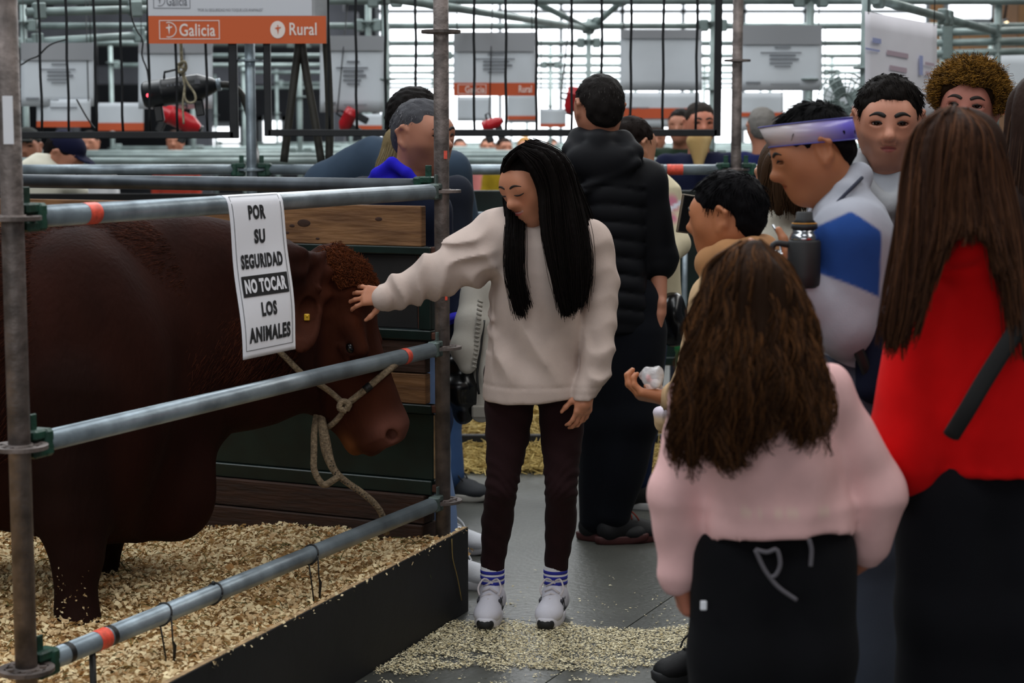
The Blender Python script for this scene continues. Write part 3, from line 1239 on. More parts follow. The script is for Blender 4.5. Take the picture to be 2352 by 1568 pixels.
def make_texts(strings):
    objs = []
    for (s, off) in strings:
        c = bpy.data.curves.new('lettering', 'FONT')
        c.body = s
        c.offset = off
        c.resolution_u = 3
        c.space_character = 1.0 + off * 2.6
        c.space_word = 0.8
        o = bpy.data.objects.new('lettering', c)
        COL.objects.link(o)
        objs.append((s, off, o, c))
    bpy.context.view_layer.update()
    dg = bpy.context.evaluated_depsgraph_get()
    for s, off, o, c in objs:
        me = bpy.data.meshes.new_from_object(o.evaluated_get(dg))
        v = np.array([q.co[:2] for q in me.vertices])
        f = [tuple(p.vertices) for p in me.polygons]
        lo, hi = v.min(0), v.max(0)
        TXT[s] = ((v - lo) / (hi - lo), f, (hi - lo)[0] / (hi - lo)[1])
        bpy.data.objects.remove(o)
        bpy.data.curves.remove(c)
        bpy.data.meshes.remove(me)


make_texts([('POR', 0.05), ('SU', 0.05), ('SEGURIDAD', 0.05), ('NO TOCAR', 0.05), ('LOS', 0.05), ('ANIMALES', 0.05), ('Galicia', 0.012), ('Rural', 0.012),
            ('"POR SU SEGURIDAD NO TOQUE LOS ANIMALES"', 0.0)])


def put_text(s, u0, u1, v0, v1, fn, name, mt, parent):
    """letters of s filling the box u0..u1, v0 (bottom)..v1 (top) of the surface fn(u, v)"""
    v, f, _ = TXT[s]
    m = MB().add([fn(u0 + q[0] * (u1 - u0), v0 + q[1] * (v1 - v0)) for q in v], f)
    return m.build(name, mt, parent)


def patch(fn, u0, u1, v0, v1, nu=2, nv=2):
    v = [fn(u0 + (u1 - u0) * i / nu, v0 + (v1 - v0) * j / nv) for j in range(nv + 1) for i in range(nu + 1)]
    f = [(j * (nu + 1) + i, j * (nu + 1) + i + 1, (j + 1) * (nu + 1) + i + 1, (j + 1) * (nu + 1) + i) for j in range(nv) for i in range(nu)]
    return MB().add(v, f, True)


M_paper = mat('white_paper', RGB(240, 241, 248), rough=0.75, bump=0.03, bscale=25)
M_ink = mat('black_ink', RGB(22, 22, 26), rough=0.8)
M_inkg = mat('grey_ink', RGB(120, 122, 128), rough=0.8)

# ------------------------------------------------------------------ paper notice over the top rail
sA, sB = on_rail(504, 1.30), on_rail(630, 1.30)
side = nrm(np.cross(DU, up))
NW, NH = sB - sA, 0.430


def notice(off):
    def fn(u, v):
        # u along the rail, v from 1 (top) to 0 (bottom)
        b = (1 - v) * NH
        if b < 0.035:
            a = 1.9 - b / 0.035 * 1.9
            c = side * math.cos(a) * (TR + 0.0015 + off) + up * math.sin(a) * (TR + 0.0015 + off)
            return PA + DU * (sA + u * NW) + up * 1.32 + c
        t = (b - 0.035) / (NH - 0.035)
        o_ = TR + 0.0015 + off + 0.036 * t ** 0.8 + 0.010 * math.sin(t * 6.6 + 2.4 + 1.1 * u) * t * (1.4 - t) - 0.010 * math.sin(t * 6.6 + 2.4) * 0.0
        return PA + DU * (sA + u * NW + 0.0 * t) + up * (1.32 - (b - 0.035)) + side * o_
    return fn


nt = thing('paper_notice', 'white paper notice with bold black capitals hung over the top rail', 'notice', PA + DU * (sA + NW / 2) + up * 1.32)
sheet = patch(notice(0.0), 0, 1, 0, 1, 8, 40)
o = sheet.build('sheet', M_paper, nt)
md = o.modifiers.new('thickness', 'SOLIDIFY')
md.thickness = 0.0006
fn = notice(0.0014)
for (s, u0, u1, vc, hh) in (('POR', 0.33, 0.64, 0.868, 0.088), ('SU', 0.40, 0.60, 0.722, 0.088), ('SEGURIDAD', 0.13, 0.88, 0.575, 0.088), ('LOS', 0.38, 0.66, 0.282, 0.088), ('ANIMALES', 0.12, 0.90, 0.135, 0.095)):
    put_text(s, u0, u1, vc - hh / 2, vc + hh / 2, fn, 'lettering', M_ink, nt)
pt_ = patch(fn, 0.10, 0.92, 0.365, 0.49, 6, 6).build('black_bar', M_ink, nt)
put_text('NO TOCAR', 0.14, 0.88, 0.385, 0.47, notice(0.0022), 'lettering', M_paper, nt)
m = MB()
for (u0, u1, v0, v1) in ((0.055, 0.945, 0.955, 0.9585), (0.055, 0.945, 0.045, 0.0485), (0.055, 0.063, 0.045, 0.955), (0.937, 0.945, 0.045, 0.955)):
    q = patch(fn, u0, u1, v0, v1, 3 if u1 - u0 > 0.5 else 1, 24 if v1 - v0 > 0.5 else 1)
    m.add(q.v, q.f, True)
m.build('border_line', M_ink, nt)

# paper tag taped to the left post
tg_ = P(24, 276, PA[1] - 0.02)
tag(MB().bevbox((PA[0] + 0.004, PA[1] - TR - 0.0012, tg_[2]), (0.011, 0.0009, 0.051), 0.0004).build('paper_tag', M_paper), 'narrow white paper tag stuck to the left post', 'tag')

# ------------------------------------------------------------------ black grilles over the pens across the aisle
GY = R1 - 0.03


def grille(xl_, xr_, yb, bars, label, bw):
    t = thing('bar_grille', label, 'grille', P((xl_ + xr_) / 2, yb, GY))
    a, b = P(xl_, yb, GY), P(xr_, yb, GY)
    zt = 2.38
    MB().bevbox(((a[0] + b[0]) / 2, GY, a[2]), ((b[0] - a[0]) / 2, 0.015, 0.016), 0.003).build('bottom_bar', M_dark, t)
    MB().bevbox(((a[0] + b[0]) / 2, GY, zt), ((b[0] - a[0]) / 2, 0.015, 0.016), 0.003).build('top_bar', M_dark, t)
    for x in (a[0], b[0]):
        MB().bevbox((x, GY, (zt + a[2]) / 2), (bw, 0.015, (zt - a[2]) / 2 + 0.016), 0.003).build('side_bar', M_dark, t)
    for px in bars:
        q = P(px, 160, GY)
        m = MB()
        n = 10
        m.chain([(q[0] + 0.002 * math.sin(i * 1.7 + px), GY, a[2] + (zt - a[2]) * i / n) for i in range(n + 1)], 0.0062, 8)
        m.build('bar', M_dark, t)
    for x in (a[0], b[0]):
        m = MB()
        m.chain(resample([(x, GY, zt - 0.01), (x, GY + 0.0, zt + 0.02), (x, GY + 0.03, zt + 0.025), (x, GY + 0.06, zt - 0.0)], 10), 0.008, 8)
        m.build('hook', M_dark, t)
    return t


grille(-60, 538, 310, [32, 93, 155, 219, 279, 342, 405, 474], 'left black bar grille under the orange and white sign', 0.020)
grille(616, 1647, 305, [755, 818, 885, 955, 1024, 1089, 1162, 1232, 1313, 1382, 1449, 1523, 1600], 'wide black bar grille behind the head of the girl', 0.0165)

# ------------------------------------------------------------------ orange and white sign
SY = GY - 0.05
M_signor = mat('sign_orange', RGB(206, 92, 40), rough=0.55)
M_signw = mat('sign_white', RGB(206, 208, 214), rough=0.6)
M_signp = mat('plastic_sleeve', RGB(150, 152, 154), rough=0.25, var=0.15, vscale=8)
M_glyph = mat('sign_glyph', RGB(236, 222, 214), rough=0.6)


def sgn(off):
    a, b = P(342, 100, SY - off), P(750, -70, SY - off)

    def fn(u, v):   # pixel-scaled sheet coordinates: u 0..408, v 0 (bottom)..170
        return V3(a[0] + (b[0] - a[0]) * u / 408.0, SY - off + 0.004 * math.sin(u * 0.012), a[2] + (b[2] - a[2]) * v / 170.0)
    return fn


sg = thing('hanging_sign', 'orange and white sign with two white logos hanging on the grille', 'sign', P(546, 100, SY))
o = patch(sgn(0), 0, 408, 0, 170, 12, 3).build('plastic_sleeve', M_signp, sg)
md = o.modifiers.new('thickness', 'SOLIDIFY')
md.thickness = 0.004
patch(sgn(0.004), 0, 374, 64, 170, 12, 2).build('white_sheet', M_signw, sg)
patch(sgn(0.004), 0, 406, 0, 63.5, 12, 2).build('orange_strip', M_signor, sg)
f1 = sgn(0.006)
put_text('Galicia', 70, 152, 17, 46, f1, 'lettering', M_glyph, sg)
put_text('Rural', 322, 384, 19, 48, f1, 'lettering', M_glyph, sg)


def outline(fn, u0, u1, v0, v1, w_, name, mt, parent):
    m = MB()
    for q in ((u0, u1, v0, v0 + w_), (u0, u1, v1 - w_, v1), (u0, u0 + w_, v0, v1), (u1 - w_, u1, v0, v1)):
        p_ = patch(fn, q[0], q[1], q[2], q[3], 4, 1)
        m.add(p_.v, p_.f)
    return m.build(name, mt, parent)


outline(f1, 24, 162, 10, 54, 1.8, 'logo_frame', M_glyph, sg)


def emblem(fn, cu, cv, r, name, mt, parent, ring=True):
    m = MB()
    if ring:
        for k in range(20):
            a0, a1 = -1.9 + 0.19 * k, -1.9 + 0.19 * (k + 1)
            m.add([fn(cu + r * math.cos(a0), cv + r * math.sin(a0)), fn(cu + r * math.cos(a1), cv + r * math.sin(a1)),
                   fn(cu + r * 0.88 * math.cos(a1), cv + r * 0.88 * math.sin(a1)), fn(cu + r * 0.88 * math.cos(a0), cv + r * 0.88 * math.sin(a0))], [(0, 1, 2, 3)])
    g = r * 0.7
    for poly in (((-0.15, 0.6), (0.25, 0.7), (0.2, 0.1), (0.05, -0.95), (-0.12, 0.1)), ((-0.55, 0.45), (-0.15, 0.5), (-0.1, 0.25), (-0.4, 0.2)), ((0.2, 0.5), (0.65, 0.65), (0.55, 0.35), (0.2, 0.3)), ((-0.1, 0.75), (0.15, 0.75), (0.1, 1.0), (-0.05, 1.0))):
        m.add([fn(cu + g * q[0], cv + g * q[1]) for q in poly], [tuple(range(len(poly)))])
    return m.build(name, mt, parent)


emblem(f1, 46, 32, 18, 'logo_emblem', M_glyph, sg)
m = MB()
m.add([f1(295 + 17 * math.cos(a), 32 + 20 * math.sin(a)) for a in np.linspace(0, 2 * math.pi, 28, endpoint=False)], [tuple(range(28))])
m.build('logo_disc', M_glyph, sg)
emblem(sgn(0.0075), 295, 31, 17, 'logo_emblem', M_signor, sg, ring=False)
outline(f1, 12, 96, 81, 118, 1.4, 'logo_frame', M_inkg, sg)
put_text('Galicia', 42, 89, 87, 108, f1, 'lettering', M_inkg, sg)
emblem(f1, 26, 99, 13, 'logo_emblem', M_inkg, sg)
put_text('"POR SU SEGURIDAD NO TOQUE LOS ANIMALES"', 112, 262, 73, 81, f1, 'lettering', M_inkg, sg)

# ------------------------------------------------------------------ cattle blow dryers, hoses, cables
M_bplast = mat('black_plastic', RGB(24, 26, 29), rough=0.35, var=0.15, vscale=10)
M_red = mat('red_enamel', RGB(176, 24, 34), rough=0.3, var=0.15, vscale=8)
M_hose = mat('olive_hose', RGB(52, 50, 44), rough=0.55, var=0.2, vscale=14)
M_rope = mat('hemp_rope', RGB(168, 158, 132), rough=0.9, bump=0.5, bscale=120, var=0.25, vscale=50)
M_led = mat('red_indicator', (0.9, 0.05, 0.08), emit=(1.0, 0.08, 0.12), estr=2.5)


def dryer(a, b, r, mt, label, black=False, hang=False):
    d = nrm(b - a)
    t = thing('blow_dryer', label, 'blow dryer', (a + b) / 2)
    L = np.linalg.norm(b - a)
    prof = [(0.0, 0.0), (r * 0.86, 0.0), (r, 0.012), (r, L * 0.24), (r * 1.04, L * 0.25), (r * 1.04, L * 0.28), (r, L * 0.29), (r, L * 0.74), (r * 0.55, L * 0.93), (r * 0.34, L * 0.98), (r * 0.34, L), (0, L)]
    MB().lathe(prof, a, d, 24).build('casing', mt, t)
    MB().lathe([(r * 0.42, L * 0.97), (r * 0.46, L * 0.975), (r * 0.46, L * 1.02), (r * 0.42, L * 1.025)], a, d, 18).build('clamp_ring', M_galv if black else M_bplast, t)
    up_ = nrm(up - d * np.dot(up, d))
    e = np.cross(d, up_)
    for s in (0.16, 0.70):
        m = MB()
        m.bevbox(a + d * L * s - up_ * (r + 0.025), (0.022, 0.012, 0.045), 0.006, (d, e, up_))
        m.build('foot', M_bplast, t)
    m = MB()
    m.chain([a + d * L * 0.3 + up_ * r, a + d * L * 0.32 + up_ * (r + 0.03), a + d * L * 0.5 + up_ * (r + 0.035), a + d * L * 0.52 + up_ * r], 0.006, 8)
    m.build('carry_handle', M_bplast, t)
    if hang:
        c0 = (a + b) / 2
        MB().chain([c0 + up_ * (r + 0.03), V3(c0[0], 11.2, 2.3)], 0.004, 6).build('hanger_cord', M_tie, t)
    return t, d, up_, e


ya = 8.76
a, b = P(330, 219, ya), P(503, 194, ya)
t, d, u_, e_ = dryer(a, b, 0.064, M_bplast, 'black blow dryer with a red light hanging in front of the left grille', True)
MB().ball(P(340, 219, ya - 0.062), 0.009, 10, 8).build('indicator_light', M_led, t)
m = MB()
for px, wd in ((385, 4), (393, 3), (402, 5), (411, 3), (420, 4)):
    q = P(px, 196 - (px - 385) * 0.1, ya - 0.068)
    m.box(q, (wd / 1000.0, 0.0015, 0.006))
q = P(453, 187, ya - 0.066)
m.box(q, (0.012, 0.0015, 0.011))
m.build('print_mark', M_inkg, t)
hs = [P(503, 194, ya), P(530, 196, ya), P(552, 212, ya), P(566, 245, ya), P(576, 290, ya), P(586, 340, ya + 0.02), P(592, 372, ya - 0.1), P(594, 392, R1 + 0.045)]
tag(MB().chain(resample(hs, 40), 0.015, 12).build('air_hose', M_hose), 'dark hose drooping from the nozzle of the black dryer', 'hose')
rp = thing('hanging_rope', 'hemp rope with a knot holding up the black dryer', 'rope', P(418, 155, ya - 0.09))
MB().chain(resample([P(413, -112, R1 + 0.03), P(415, 40, ya - 0.09), P(416, 112, ya - 0.09), P(418, 150, ya - 0.09)], 14), 0.0075, 10).build('cord', M_rope, rp)
MB().chain(resample([P(410, 148, ya - 0.10), P(424, 142, ya - 0.12), P(426, 160, ya - 0.10), P(411, 166, ya - 0.12), P(412, 152, ya - 0.09), P(424, 158, ya - 0.12)], 30), 0.008, 8).build('knot', M_rope, rp)
MB().chain(resample([P(420, 166, ya - 0.1), P(430, 190, ya - 0.1), P(447, 215, ya - 0.1), P(448, 232, ya - 0.1), P(433, 236, ya - 0.1), P(424, 222, ya - 0.1), P(424, 195, ya - 0.1), P(418, 166, ya - 0.1)], 44), 0.0055, 8).build('loop', M_rope, rp)
MB().chain(resample([P(424, 200, ya - 0.1), P(420, 240, ya - 0.1), P(422, 285, ya - 0.1)], 14), 0.005, 8).build('tail', M_rope, rp)

for (p0, p1, Y, r, lb) in (((368, 252), (462, 298), 11.1, 0.056, 'red blow dryer lying slanted behind the left grille'),
                           ((812, 250), (785, 300), 11.1, 0.042, 'red blow dryer tilted upright left of the leaning man'),
                           ((1322, 200), (1306, 262), 11.1, 0.04, 'red blow dryer beside the grey hair of the man in the vest'),
                           ((1108, 292), (1155, 276), 11.1, 0.034, 'low red blow dryer seen through the wide grille')):
    dryer(P(*p0, Y), P(*p1, Y), r, M_red, lb, hang=True)
for pts, lb in ((((694, -112), (690, 60), (676, 180), (662, 290), (652, 372)), 'left olive hose hanging behind the wide grille'),
                (((686, -112), (690, 60), (702, 160), (722, 270), (738, 372)), 'middle olive hose slanting down to the right'),
                (((744, -112), (748, 60), (754, 180), (757, 280), (756, 372)), 'right dark hose hanging straight down')):
    tag(MB().chain(resample([P(x, y, R1 + 0.045) for x, y in pts], 24), 0.019, 12).build('air_hose', M_hose), lb, 'hose')
for pts, lb in ((((296, -112), (300, 20), (312, 66), (328, 92), (326, 128), (338, 160), (342, 190)), 'thin black cable hanging down to the black dryer'),
                (((32, 152), (50, 148), (68, 136), (88, 128), (108, 108), (126, 98), (155, 90)), 'thin dark cable slung at the left behind the grille'),
                (((176, 228), (195, 262), (212, 288), (219, 296)), 'thin black flex behind the left grille')):
    tag(MB().chain(resample([P(x, y, GY + 0.012) for x, y in pts], 24), 0.0042, 6).build('cable', M_tie), lb, 'cable')

# ------------------------------------------------------------------ banners far behind
M_ban = mat('banner_white', RGB(206, 212, 218), rough=0.7, var=0.06, vscale=3)
M_ban2 = mat('banner_bright', RGB(232, 230, 238), rough=0.7, var=0.05, vscale=3)
M_borange = mat('banner_orange', RGB(196, 84, 44), rough=0.7)
M_bgrey = mat('banner_print', RGB(116, 120, 126), rough=0.8)
M_bpink = mat('banner_pink_print', RGB(186, 166, 178), rough=0.8)
M_bblue = mat('banner_blue_print', RGB(160, 168, 210), rough=0.8)
M_sleeve = mat('banner_sleeve', RGB(146, 148, 152), rough=0.35)


def banner(x0, y0, x1, y1, Y, label, orange=None, texts=(), head=0, mt=None, skew=0.0, dY=0.0, words=False):
    t = thing('hanging_banner', label, 'banner', P((x0 + x1) / 2, y1, Y))

    def fnf(off):
        def fn(u, v):
            yy = y1 + (y0 - y1) * v + skew * u
            return P(x0 + (x1 - x0) * u, yy, Y + dY * u - off + 0.015 * math.sin(u * 5 + x0) * (1 - v * 0.5))
        return fn
    o = patch(fnf(0), 0, 1, 0, 1, 12, 6).build('sheet', mt or M_ban, t)
    md = o.modifiers.new('thickness', 'SOLIDIFY')
    md.thickness = 0.003
    for u_ in (0.04, 0.96):
        a_ = fnf(0)(u_, 1.0)
        MB().chain([a_ - up * 0.01, V3(a_[0], Y + dY * u_, 2.30 if a_[2] < 2.29 else a_[2] + 0.15)], 0.003, 6).build('cord', M_tie, t)
    f = fnf(0.012)
    H = float(y1 - y0)
    if head:
        patch(f, 0, 1, 1 - head / H, 1, 12, 1).build('plastic_sleeve', M_sleeve, t)
    if orange:
        patch(f, 0, 1, (y1 - orange[1]) / H, (y1 - orange[0]) / H, 12, 1).build('orange_strip', M_borange, t)
        if words:
            v0, v1 = (y1 - orange[1]) / H, (y1 - orange[0]) / H
            dv = v1 - v0
            f3 = fnf(0.02)
            put_text('Galicia', 0.14, 0.38, v0 + dv * 0.25, v0 + dv * 0.75, f3, 'lettering', M_glyph, t)
            put_text('Rural', 0.80, 0.96, v0 + dv * 0.25, v0 + dv * 0.8, f3, 'lettering', M_glyph, t)
            outline(f3, 0.05, 0.40, v0 + dv * 0.15, v0 + dv * 0.88, 0.008, 'logo_frame', M_glyph, t)
    if texts:
        for (ux, vy, w_, h_) in texts:
            patch(f, ux - w_ / 2, ux + w_ / 2, vy - h_ / 2, vy + h_ / 2, 2, 1).build('print_block', M_bgrey, t)
    return t


TX = [(0.52, 0.66, 0.2, 0.025), (0.50, 0.58, 0.5, 0.02), (0.52, 0.54, 0.32, 0.03), (0.54, 0.48, 0.36, 0.03), (0.50, 0.42, 0.28, 0.025), (0.52, 0.37, 0.2, 0.02), (0.16, 0.12, 0.18, 0.03), (0.55, 0.1, 0.36, 0.012)]
banner(48, 98, 215, 244, 11.16, 'white printed banner behind the four leftmost grille bars', None, TX, 40)
banner(84, 228, 208, 292, 11.16, 'lower pale banner with an orange strip at the far left', (278, 292), [(0.5, 0.7, 0.5, 0.05)])
banner(318, 98, 488, 250, 11.16, 'white banner behind the hanging black dryer', None, [(0.8, 0.15, 0.2, 0.03), (0.7, 0.08, 0.3, 0.02)], 24)
banner(222, 236, 330, 300, 13.76, 'small pale banner with orange foot left of the red dryer', (282, 300), ())
banner(735, 82, 882, 258, 11.16, 'white banner partly behind the right olive hose', None, TX, 34)
banner(812, 262, 900, 305, 13.76, 'small banner with orange foot left of the dark haired leaning man', (288, 305), ())
banner(1042, 74, 1229, 220, 11.16, 'white banner with an orange logo strip above the head of the girl', (190, 220), TX[:6], 44, words=True)
banner(1050, 222, 1130, 278, 13.76, 'small grey banner under the orange logo strip', None, ())
banner(1165, 214, 1232, 282, 13.76, 'small banner with bars before it and an orange foot', (266, 275), ())
banner(1425, 68, 1612, 208, 11.16, 'blank pale banner behind the right half of the wide grille', None, (), 20)
banner(1428, 212, 1608, 292, 13.76, 'pale lower banner with a torn orange strip', (248, 272), [(0.2, 0.55, 0.3, 0.04)])
banner(1700, 58, 1888, 208, 11.16, 'grey printed banner between the two brown posts', None, TX, 44)
banner(1700, 212, 1800, 300, 13.76, 'lower white banner above the grey haired man', (258, 268), ())
t = banner(1988, 26, 2152, 250, 9.0, 'large white banner with pink and blue print above the grey hooded man', None, (), 0, M_ban2, skew=30.0, dY=0.5)


def fb(u, v):
    return P(1988 + 164 * u, 250 + (26 - 250) * v + 30 * u, 9.0 + 0.5 * u - 0.02)


for (u, v, w_, h_, mm) in ((0.45, 0.62, 0.3, 0.05, M_bpink), (0.46, 0.47, 0.24, 0.05, M_bpink), (0.78, 0.55, 0.05, 0.2, M_bblue), (0.9, 0.58, 0.13, 0.03, M_bpink), (0.88, 0.48, 0.08, 0.04, M_bpink), (0.16, 0.72, 0.12, 0.05, M_bblue), (0.1, 0.62, 0.2, 0.02, M_bblue)):
    patch(fb, u - w_ / 2, u + w_ / 2, v - h_ / 2, v + h_ / 2, 2, 1).build('print_block', mm, t)
banner(2196, 124, 2400, 262, 13.76, 'grey banner behind the curly haired man', (236, 262), [(0.5, 0.4, 0.3, 0.02)])
banner(1240, 250, 1300, 290, 13.76, 'small white banner left of the man in the vest', (284, 292), ())
banner(1890, 205, 1975, 262, 13.76, 'pale strip banner with orange edge behind the headband man', (245, 262), ())

# round cage fan behind the headband man
fc = P(1938, 232, 10.4)
t = thing('cage_fan', 'grey cage fan on a stand left of the grey hooded man', 'fan', (fc[0], fc[1], 0))
m = MB()
for r in (0.04, 0.08, 0.12, 0.155):
    m.chain([fc + V3(math.cos(a) * r, -0.05 + 0.1 * r, math.sin(a) * r) for a in np.linspace(0, 2 * math.pi, 25)], 0.004, 5)
for k in range(24):
    a = 2 * math.pi * k / 24
    m.chain([fc + V3(math.cos(a) * 0.03, -0.05, math.sin(a) * 0.03), fc + V3(math.cos(a) * 0.155, -0.03, math.sin(a) * 0.155)], 0.003, 5)
m.build('cage', M_far, t)
m = MB()
for k in range(4):
    a = math.pi / 2 * k + 0.4
    d = V3(math.cos(a), 0, math.sin(a))
    e = V3(-math.sin(a), 0.35, math.cos(a))
    m.bevbox(fc + d * 0.08 + V3(0, 0.02, 0), (0.06, 0.004, 0.035), 0.003, (d, nrm(np.cross(d, e)), nrm(e)))
m.build('blade', M_far, t)
m = MB().chain([(fc[0], fc[1] + 0.06, 0), (fc[0], fc[1] + 0.06, fc[2])], 0.018, 10)
m.lathe([(0.2, 0), (0.2, 0.02), (0.03, 0.05)], (fc[0], fc[1] + 0.06, 0), n=20)
m.build('stand', M_far, t)
# wall lamps at the upper right
q = P(2306, 58, 20.0)
t = thing('flood_lamp', 'small warm flood lamp at the upper right before the ochre wall', 'lamp', q)
A_ = (nrm((0.85, 0, 0.45)), V3(0, 1, 0), nrm((-0.45, 0, 0.85)))
MB().bevbox(q + V3(0, 0.06, 0), (0.07, 0.05, 0.05), 0.01, A_).build('housing', M_dark, t)
MB().bevbox(q, (0.052, 0.008, 0.022), 0.004, A_).build('lens', M_warm, t)
MB().chain([q + V3(0.02, 0.1, 0), q + V3(0.05, 0.1, 0.25), q + V3(0.05, 0.1, 1.2)], 0.015, 8).build('bracket', M_dark, t)
q = P(2312, 20, 24.0)
MBm = MB().bevbox(q + V3(0, 0, 0.2), (0.14, 0.1, 2.2), 0.02)
tag(MBm.build('wall_pier', mat('brown_pier', RGB(92, 66, 44), rough=0.8, var=0.2, vscale=2)), 'dark brown pier beside the warm lamp', 'pier')

# ------------------------------------------------------------------ bedding and straw
wv1 = waves(3, 8, 5.0, 0.018)
wv2 = waves(4, 10, 22.0, 0.006)


def bed_h(x, y):
    """height of the shavings in the bull pen"""
    s = (x - PA[0]) * DU[0] + (y - PA[1]) * DU[1]
    t_ = (x - PA[0]) * DV[0] + (y - PA[1]) * DV[1]
    h = 0.175 + wv1(x, y, 0 * x) + wv2(x, y, 0 * x)
    h = h + 0.045 * np.exp(-((t_ + 0.02) / 0.12) ** 2) * np.clip((s - 0.9) / 0.9, 0, 1)      # drift against the kick board
    h = h + 0.055 * np.exp(-((t_ - 0.75) / 0.45) ** 2 - ((s - 1.0) / 0.5) ** 2)
    return h


def flakes(xy, zf, size, rng, tilt=0.5, cols=None, lift=0.004, curl=0.35):
    n = len(xy)
    L = size[0] + (size[1] - size[0]) * rng.uniform(0, 1, n) ** 1.7
    W = L * rng.uniform(0.35, 0.9, n)
    yaw = rng.uniform(0, 6.28, n)
    nx_, ny_ = rng.normal(0, tilt, n), rng.normal(0, tilt, n)
    N = np.stack([nx_, ny_, np.ones(n)], 1)
    N /= np.linalg.norm(N, axis=1)[:, None]
    A = np.stack([np.cos(yaw), np.sin(yaw), np.zeros(n)], 1)
    A -= N * (A * N).sum(1)[:, None]
    A /= np.linalg.norm(A, axis=1)[:, None]
    B = np.cross(N, A)
    C = np.stack([xy[:, 0], xy[:, 1], zf(xy[:, 0], xy[:, 1]) + lift * rng.uniform(0, 2, n)], 1)
    V = np.empty((n, 6, 3))
    cu = curl * rng.uniform(-0.2, 1, n) * L
    for i, (a, b, c) in enumerate(((-0.5, -0.5, 0), (0, -0.5, 1), (0.5, -0.5, 0), (-0.5, 0.5, 0), (0, 0.5, 1), (0.5, 0.5, 0))):
        jit = rng.uniform(0.75, 1.2, (n, 1))
        V[:, i] = C + A * (a * L)[:, None] * jit + B * (b * W)[:, None] * jit + N * (c * cu)[:, None]
    base = np.arange(n)[:, None] * 6
    Q = np.concatenate([base + np.array([[0, 1, 4, 3]]), base + np.array([[1, 2, 5, 4]])])
    cc = np.repeat(cols, 6, 0)
    return V.reshape(-1, 3), Q, cc


def flake_cols(n, rng, lo=RGB(164, 128, 80), hi=RGB(244, 228, 188)):
    t_ = rng.uniform(0, 1, (n, 1)) ** 0.7
    return np.array(lo) * (1 - t_) + np.array(hi) * t_


M_shav = amat('wood_shavings', rough=0.75, spec=0.2)
rng = np.random.default_rng(11)
bd = thing('bedding', 'deep pale wood shavings bedding under the bull', 'bedding', PA + V3(0.5, 1, 0))
bd['kind'] = 'stuff'
# heap surface
ns, nt_ = 110, 120
ss, tt = np.meshgrid(np.linspace(-1.4, 2.02, ns), np.linspace(-0.16, 2.5, nt_), indexing='ij')
xx = PA[0] + DU[0] * ss + DV[0] * tt
yy = PA[1] + DU[1] * ss + DV[1] * tt
# clip to the inside of the kick board
dk = (xx - E[0]) * kN[0] + (yy - E[1]) * kN[1]
sgnk = np.sign(np.dot(PA + DU * 1.0 + DV * 1.0 - E, kN))
ins_ = dk * sgnk
push = np.maximum(0.012 - ins_, 0)
xx = xx + kN[0] * sgnk * push
yy = yy + kN[1] * sgnk * push
zz = bed_h(xx, yy) + 0 * xx
Vb = np.stack([xx, yy, zz], -1).reshape(-1, 3)
ii, jj = np.meshgrid(np.arange(ns - 1), np.arange(nt_ - 1), indexing='ij')
b0 = ii * nt_ + jj
Qb = np.stack([b0, b0 + nt_, b0 + nt_ + 1, b0 + 1], -1).reshape(-1, 4)
cb = np.tile(np.array(RGB(172, 138, 90)), (len(Vb), 1))
o = link('bedding_base', mesh_np('bedding_base', Vb, Qb, None, True, cb), bd, M_shav)
o['kind'] = 'stuff'
n = 95000
s_ = rng.uniform(-0.9, 2.03, n)
t_ = rng.uniform(-0.15, 2.2, n)
xy = np.stack([PA[0] + DU[0] * s_ + DV[0] * t_, PA[1] + DU[1] * s_ + DV[1] * t_], 1)
ok = (((xy[:, 0] - E[0]) * kN[0] + (xy[:, 1] - E[1]) * kN[1]) * sgnk > 0.008) & (np.abs(xy[:, 0]) < 0.30 * xy[:, 1])
xy = xy[ok]
v, q, c = flakes(xy, bed_h, (0.005, 0.022), rng, 0.6, flake_cols(len(xy), rng, RGB(170, 122, 70), RGB(246, 228, 184)), 0.007)
o = link('shavings', mesh_np('shavings', v, q, None, False, c), bd, M_shav)
o['kind'] = 'stuff'
# green hay stalks mixed into the bedding
n = 420
k_ = rng.integers(0, len(xy), n)
p0 = np.stack([xy[k_, 0], xy[k_, 1], bed_h(xy[k_, 0], xy[k_, 1]) + 0.006], 1)
dr = np.stack([rng.normal(size=n), rng.normal(size=n), rng.normal(size=n) * 0.22 + 0.08], 1)
dr /= np.linalg.norm(dr, axis=1)[:, None]
ln = rng.uniform(0.02, 0.07, n)
cv = p0[:, None, :] + dr[:, None, :] * (np.linspace(0, 1, 4)[None, :, None] * ln[:, None, None])
cv[:, :, 2] += 0.01 * np.sin(np.linspace(0, 3.1, 4))[None, :]
gc = np.array(RGB(78, 84, 42)) * rng.uniform(0.5, 1.3, (n, 1))
v, q, c = strand_mesh(cv, 0.0014, 0.0008, 3, gc)
o = link('hay_stalks', mesh_np('hay_stalks', v, q, None, True, c), bd, M_shav)
o['kind'] = 'stuff'
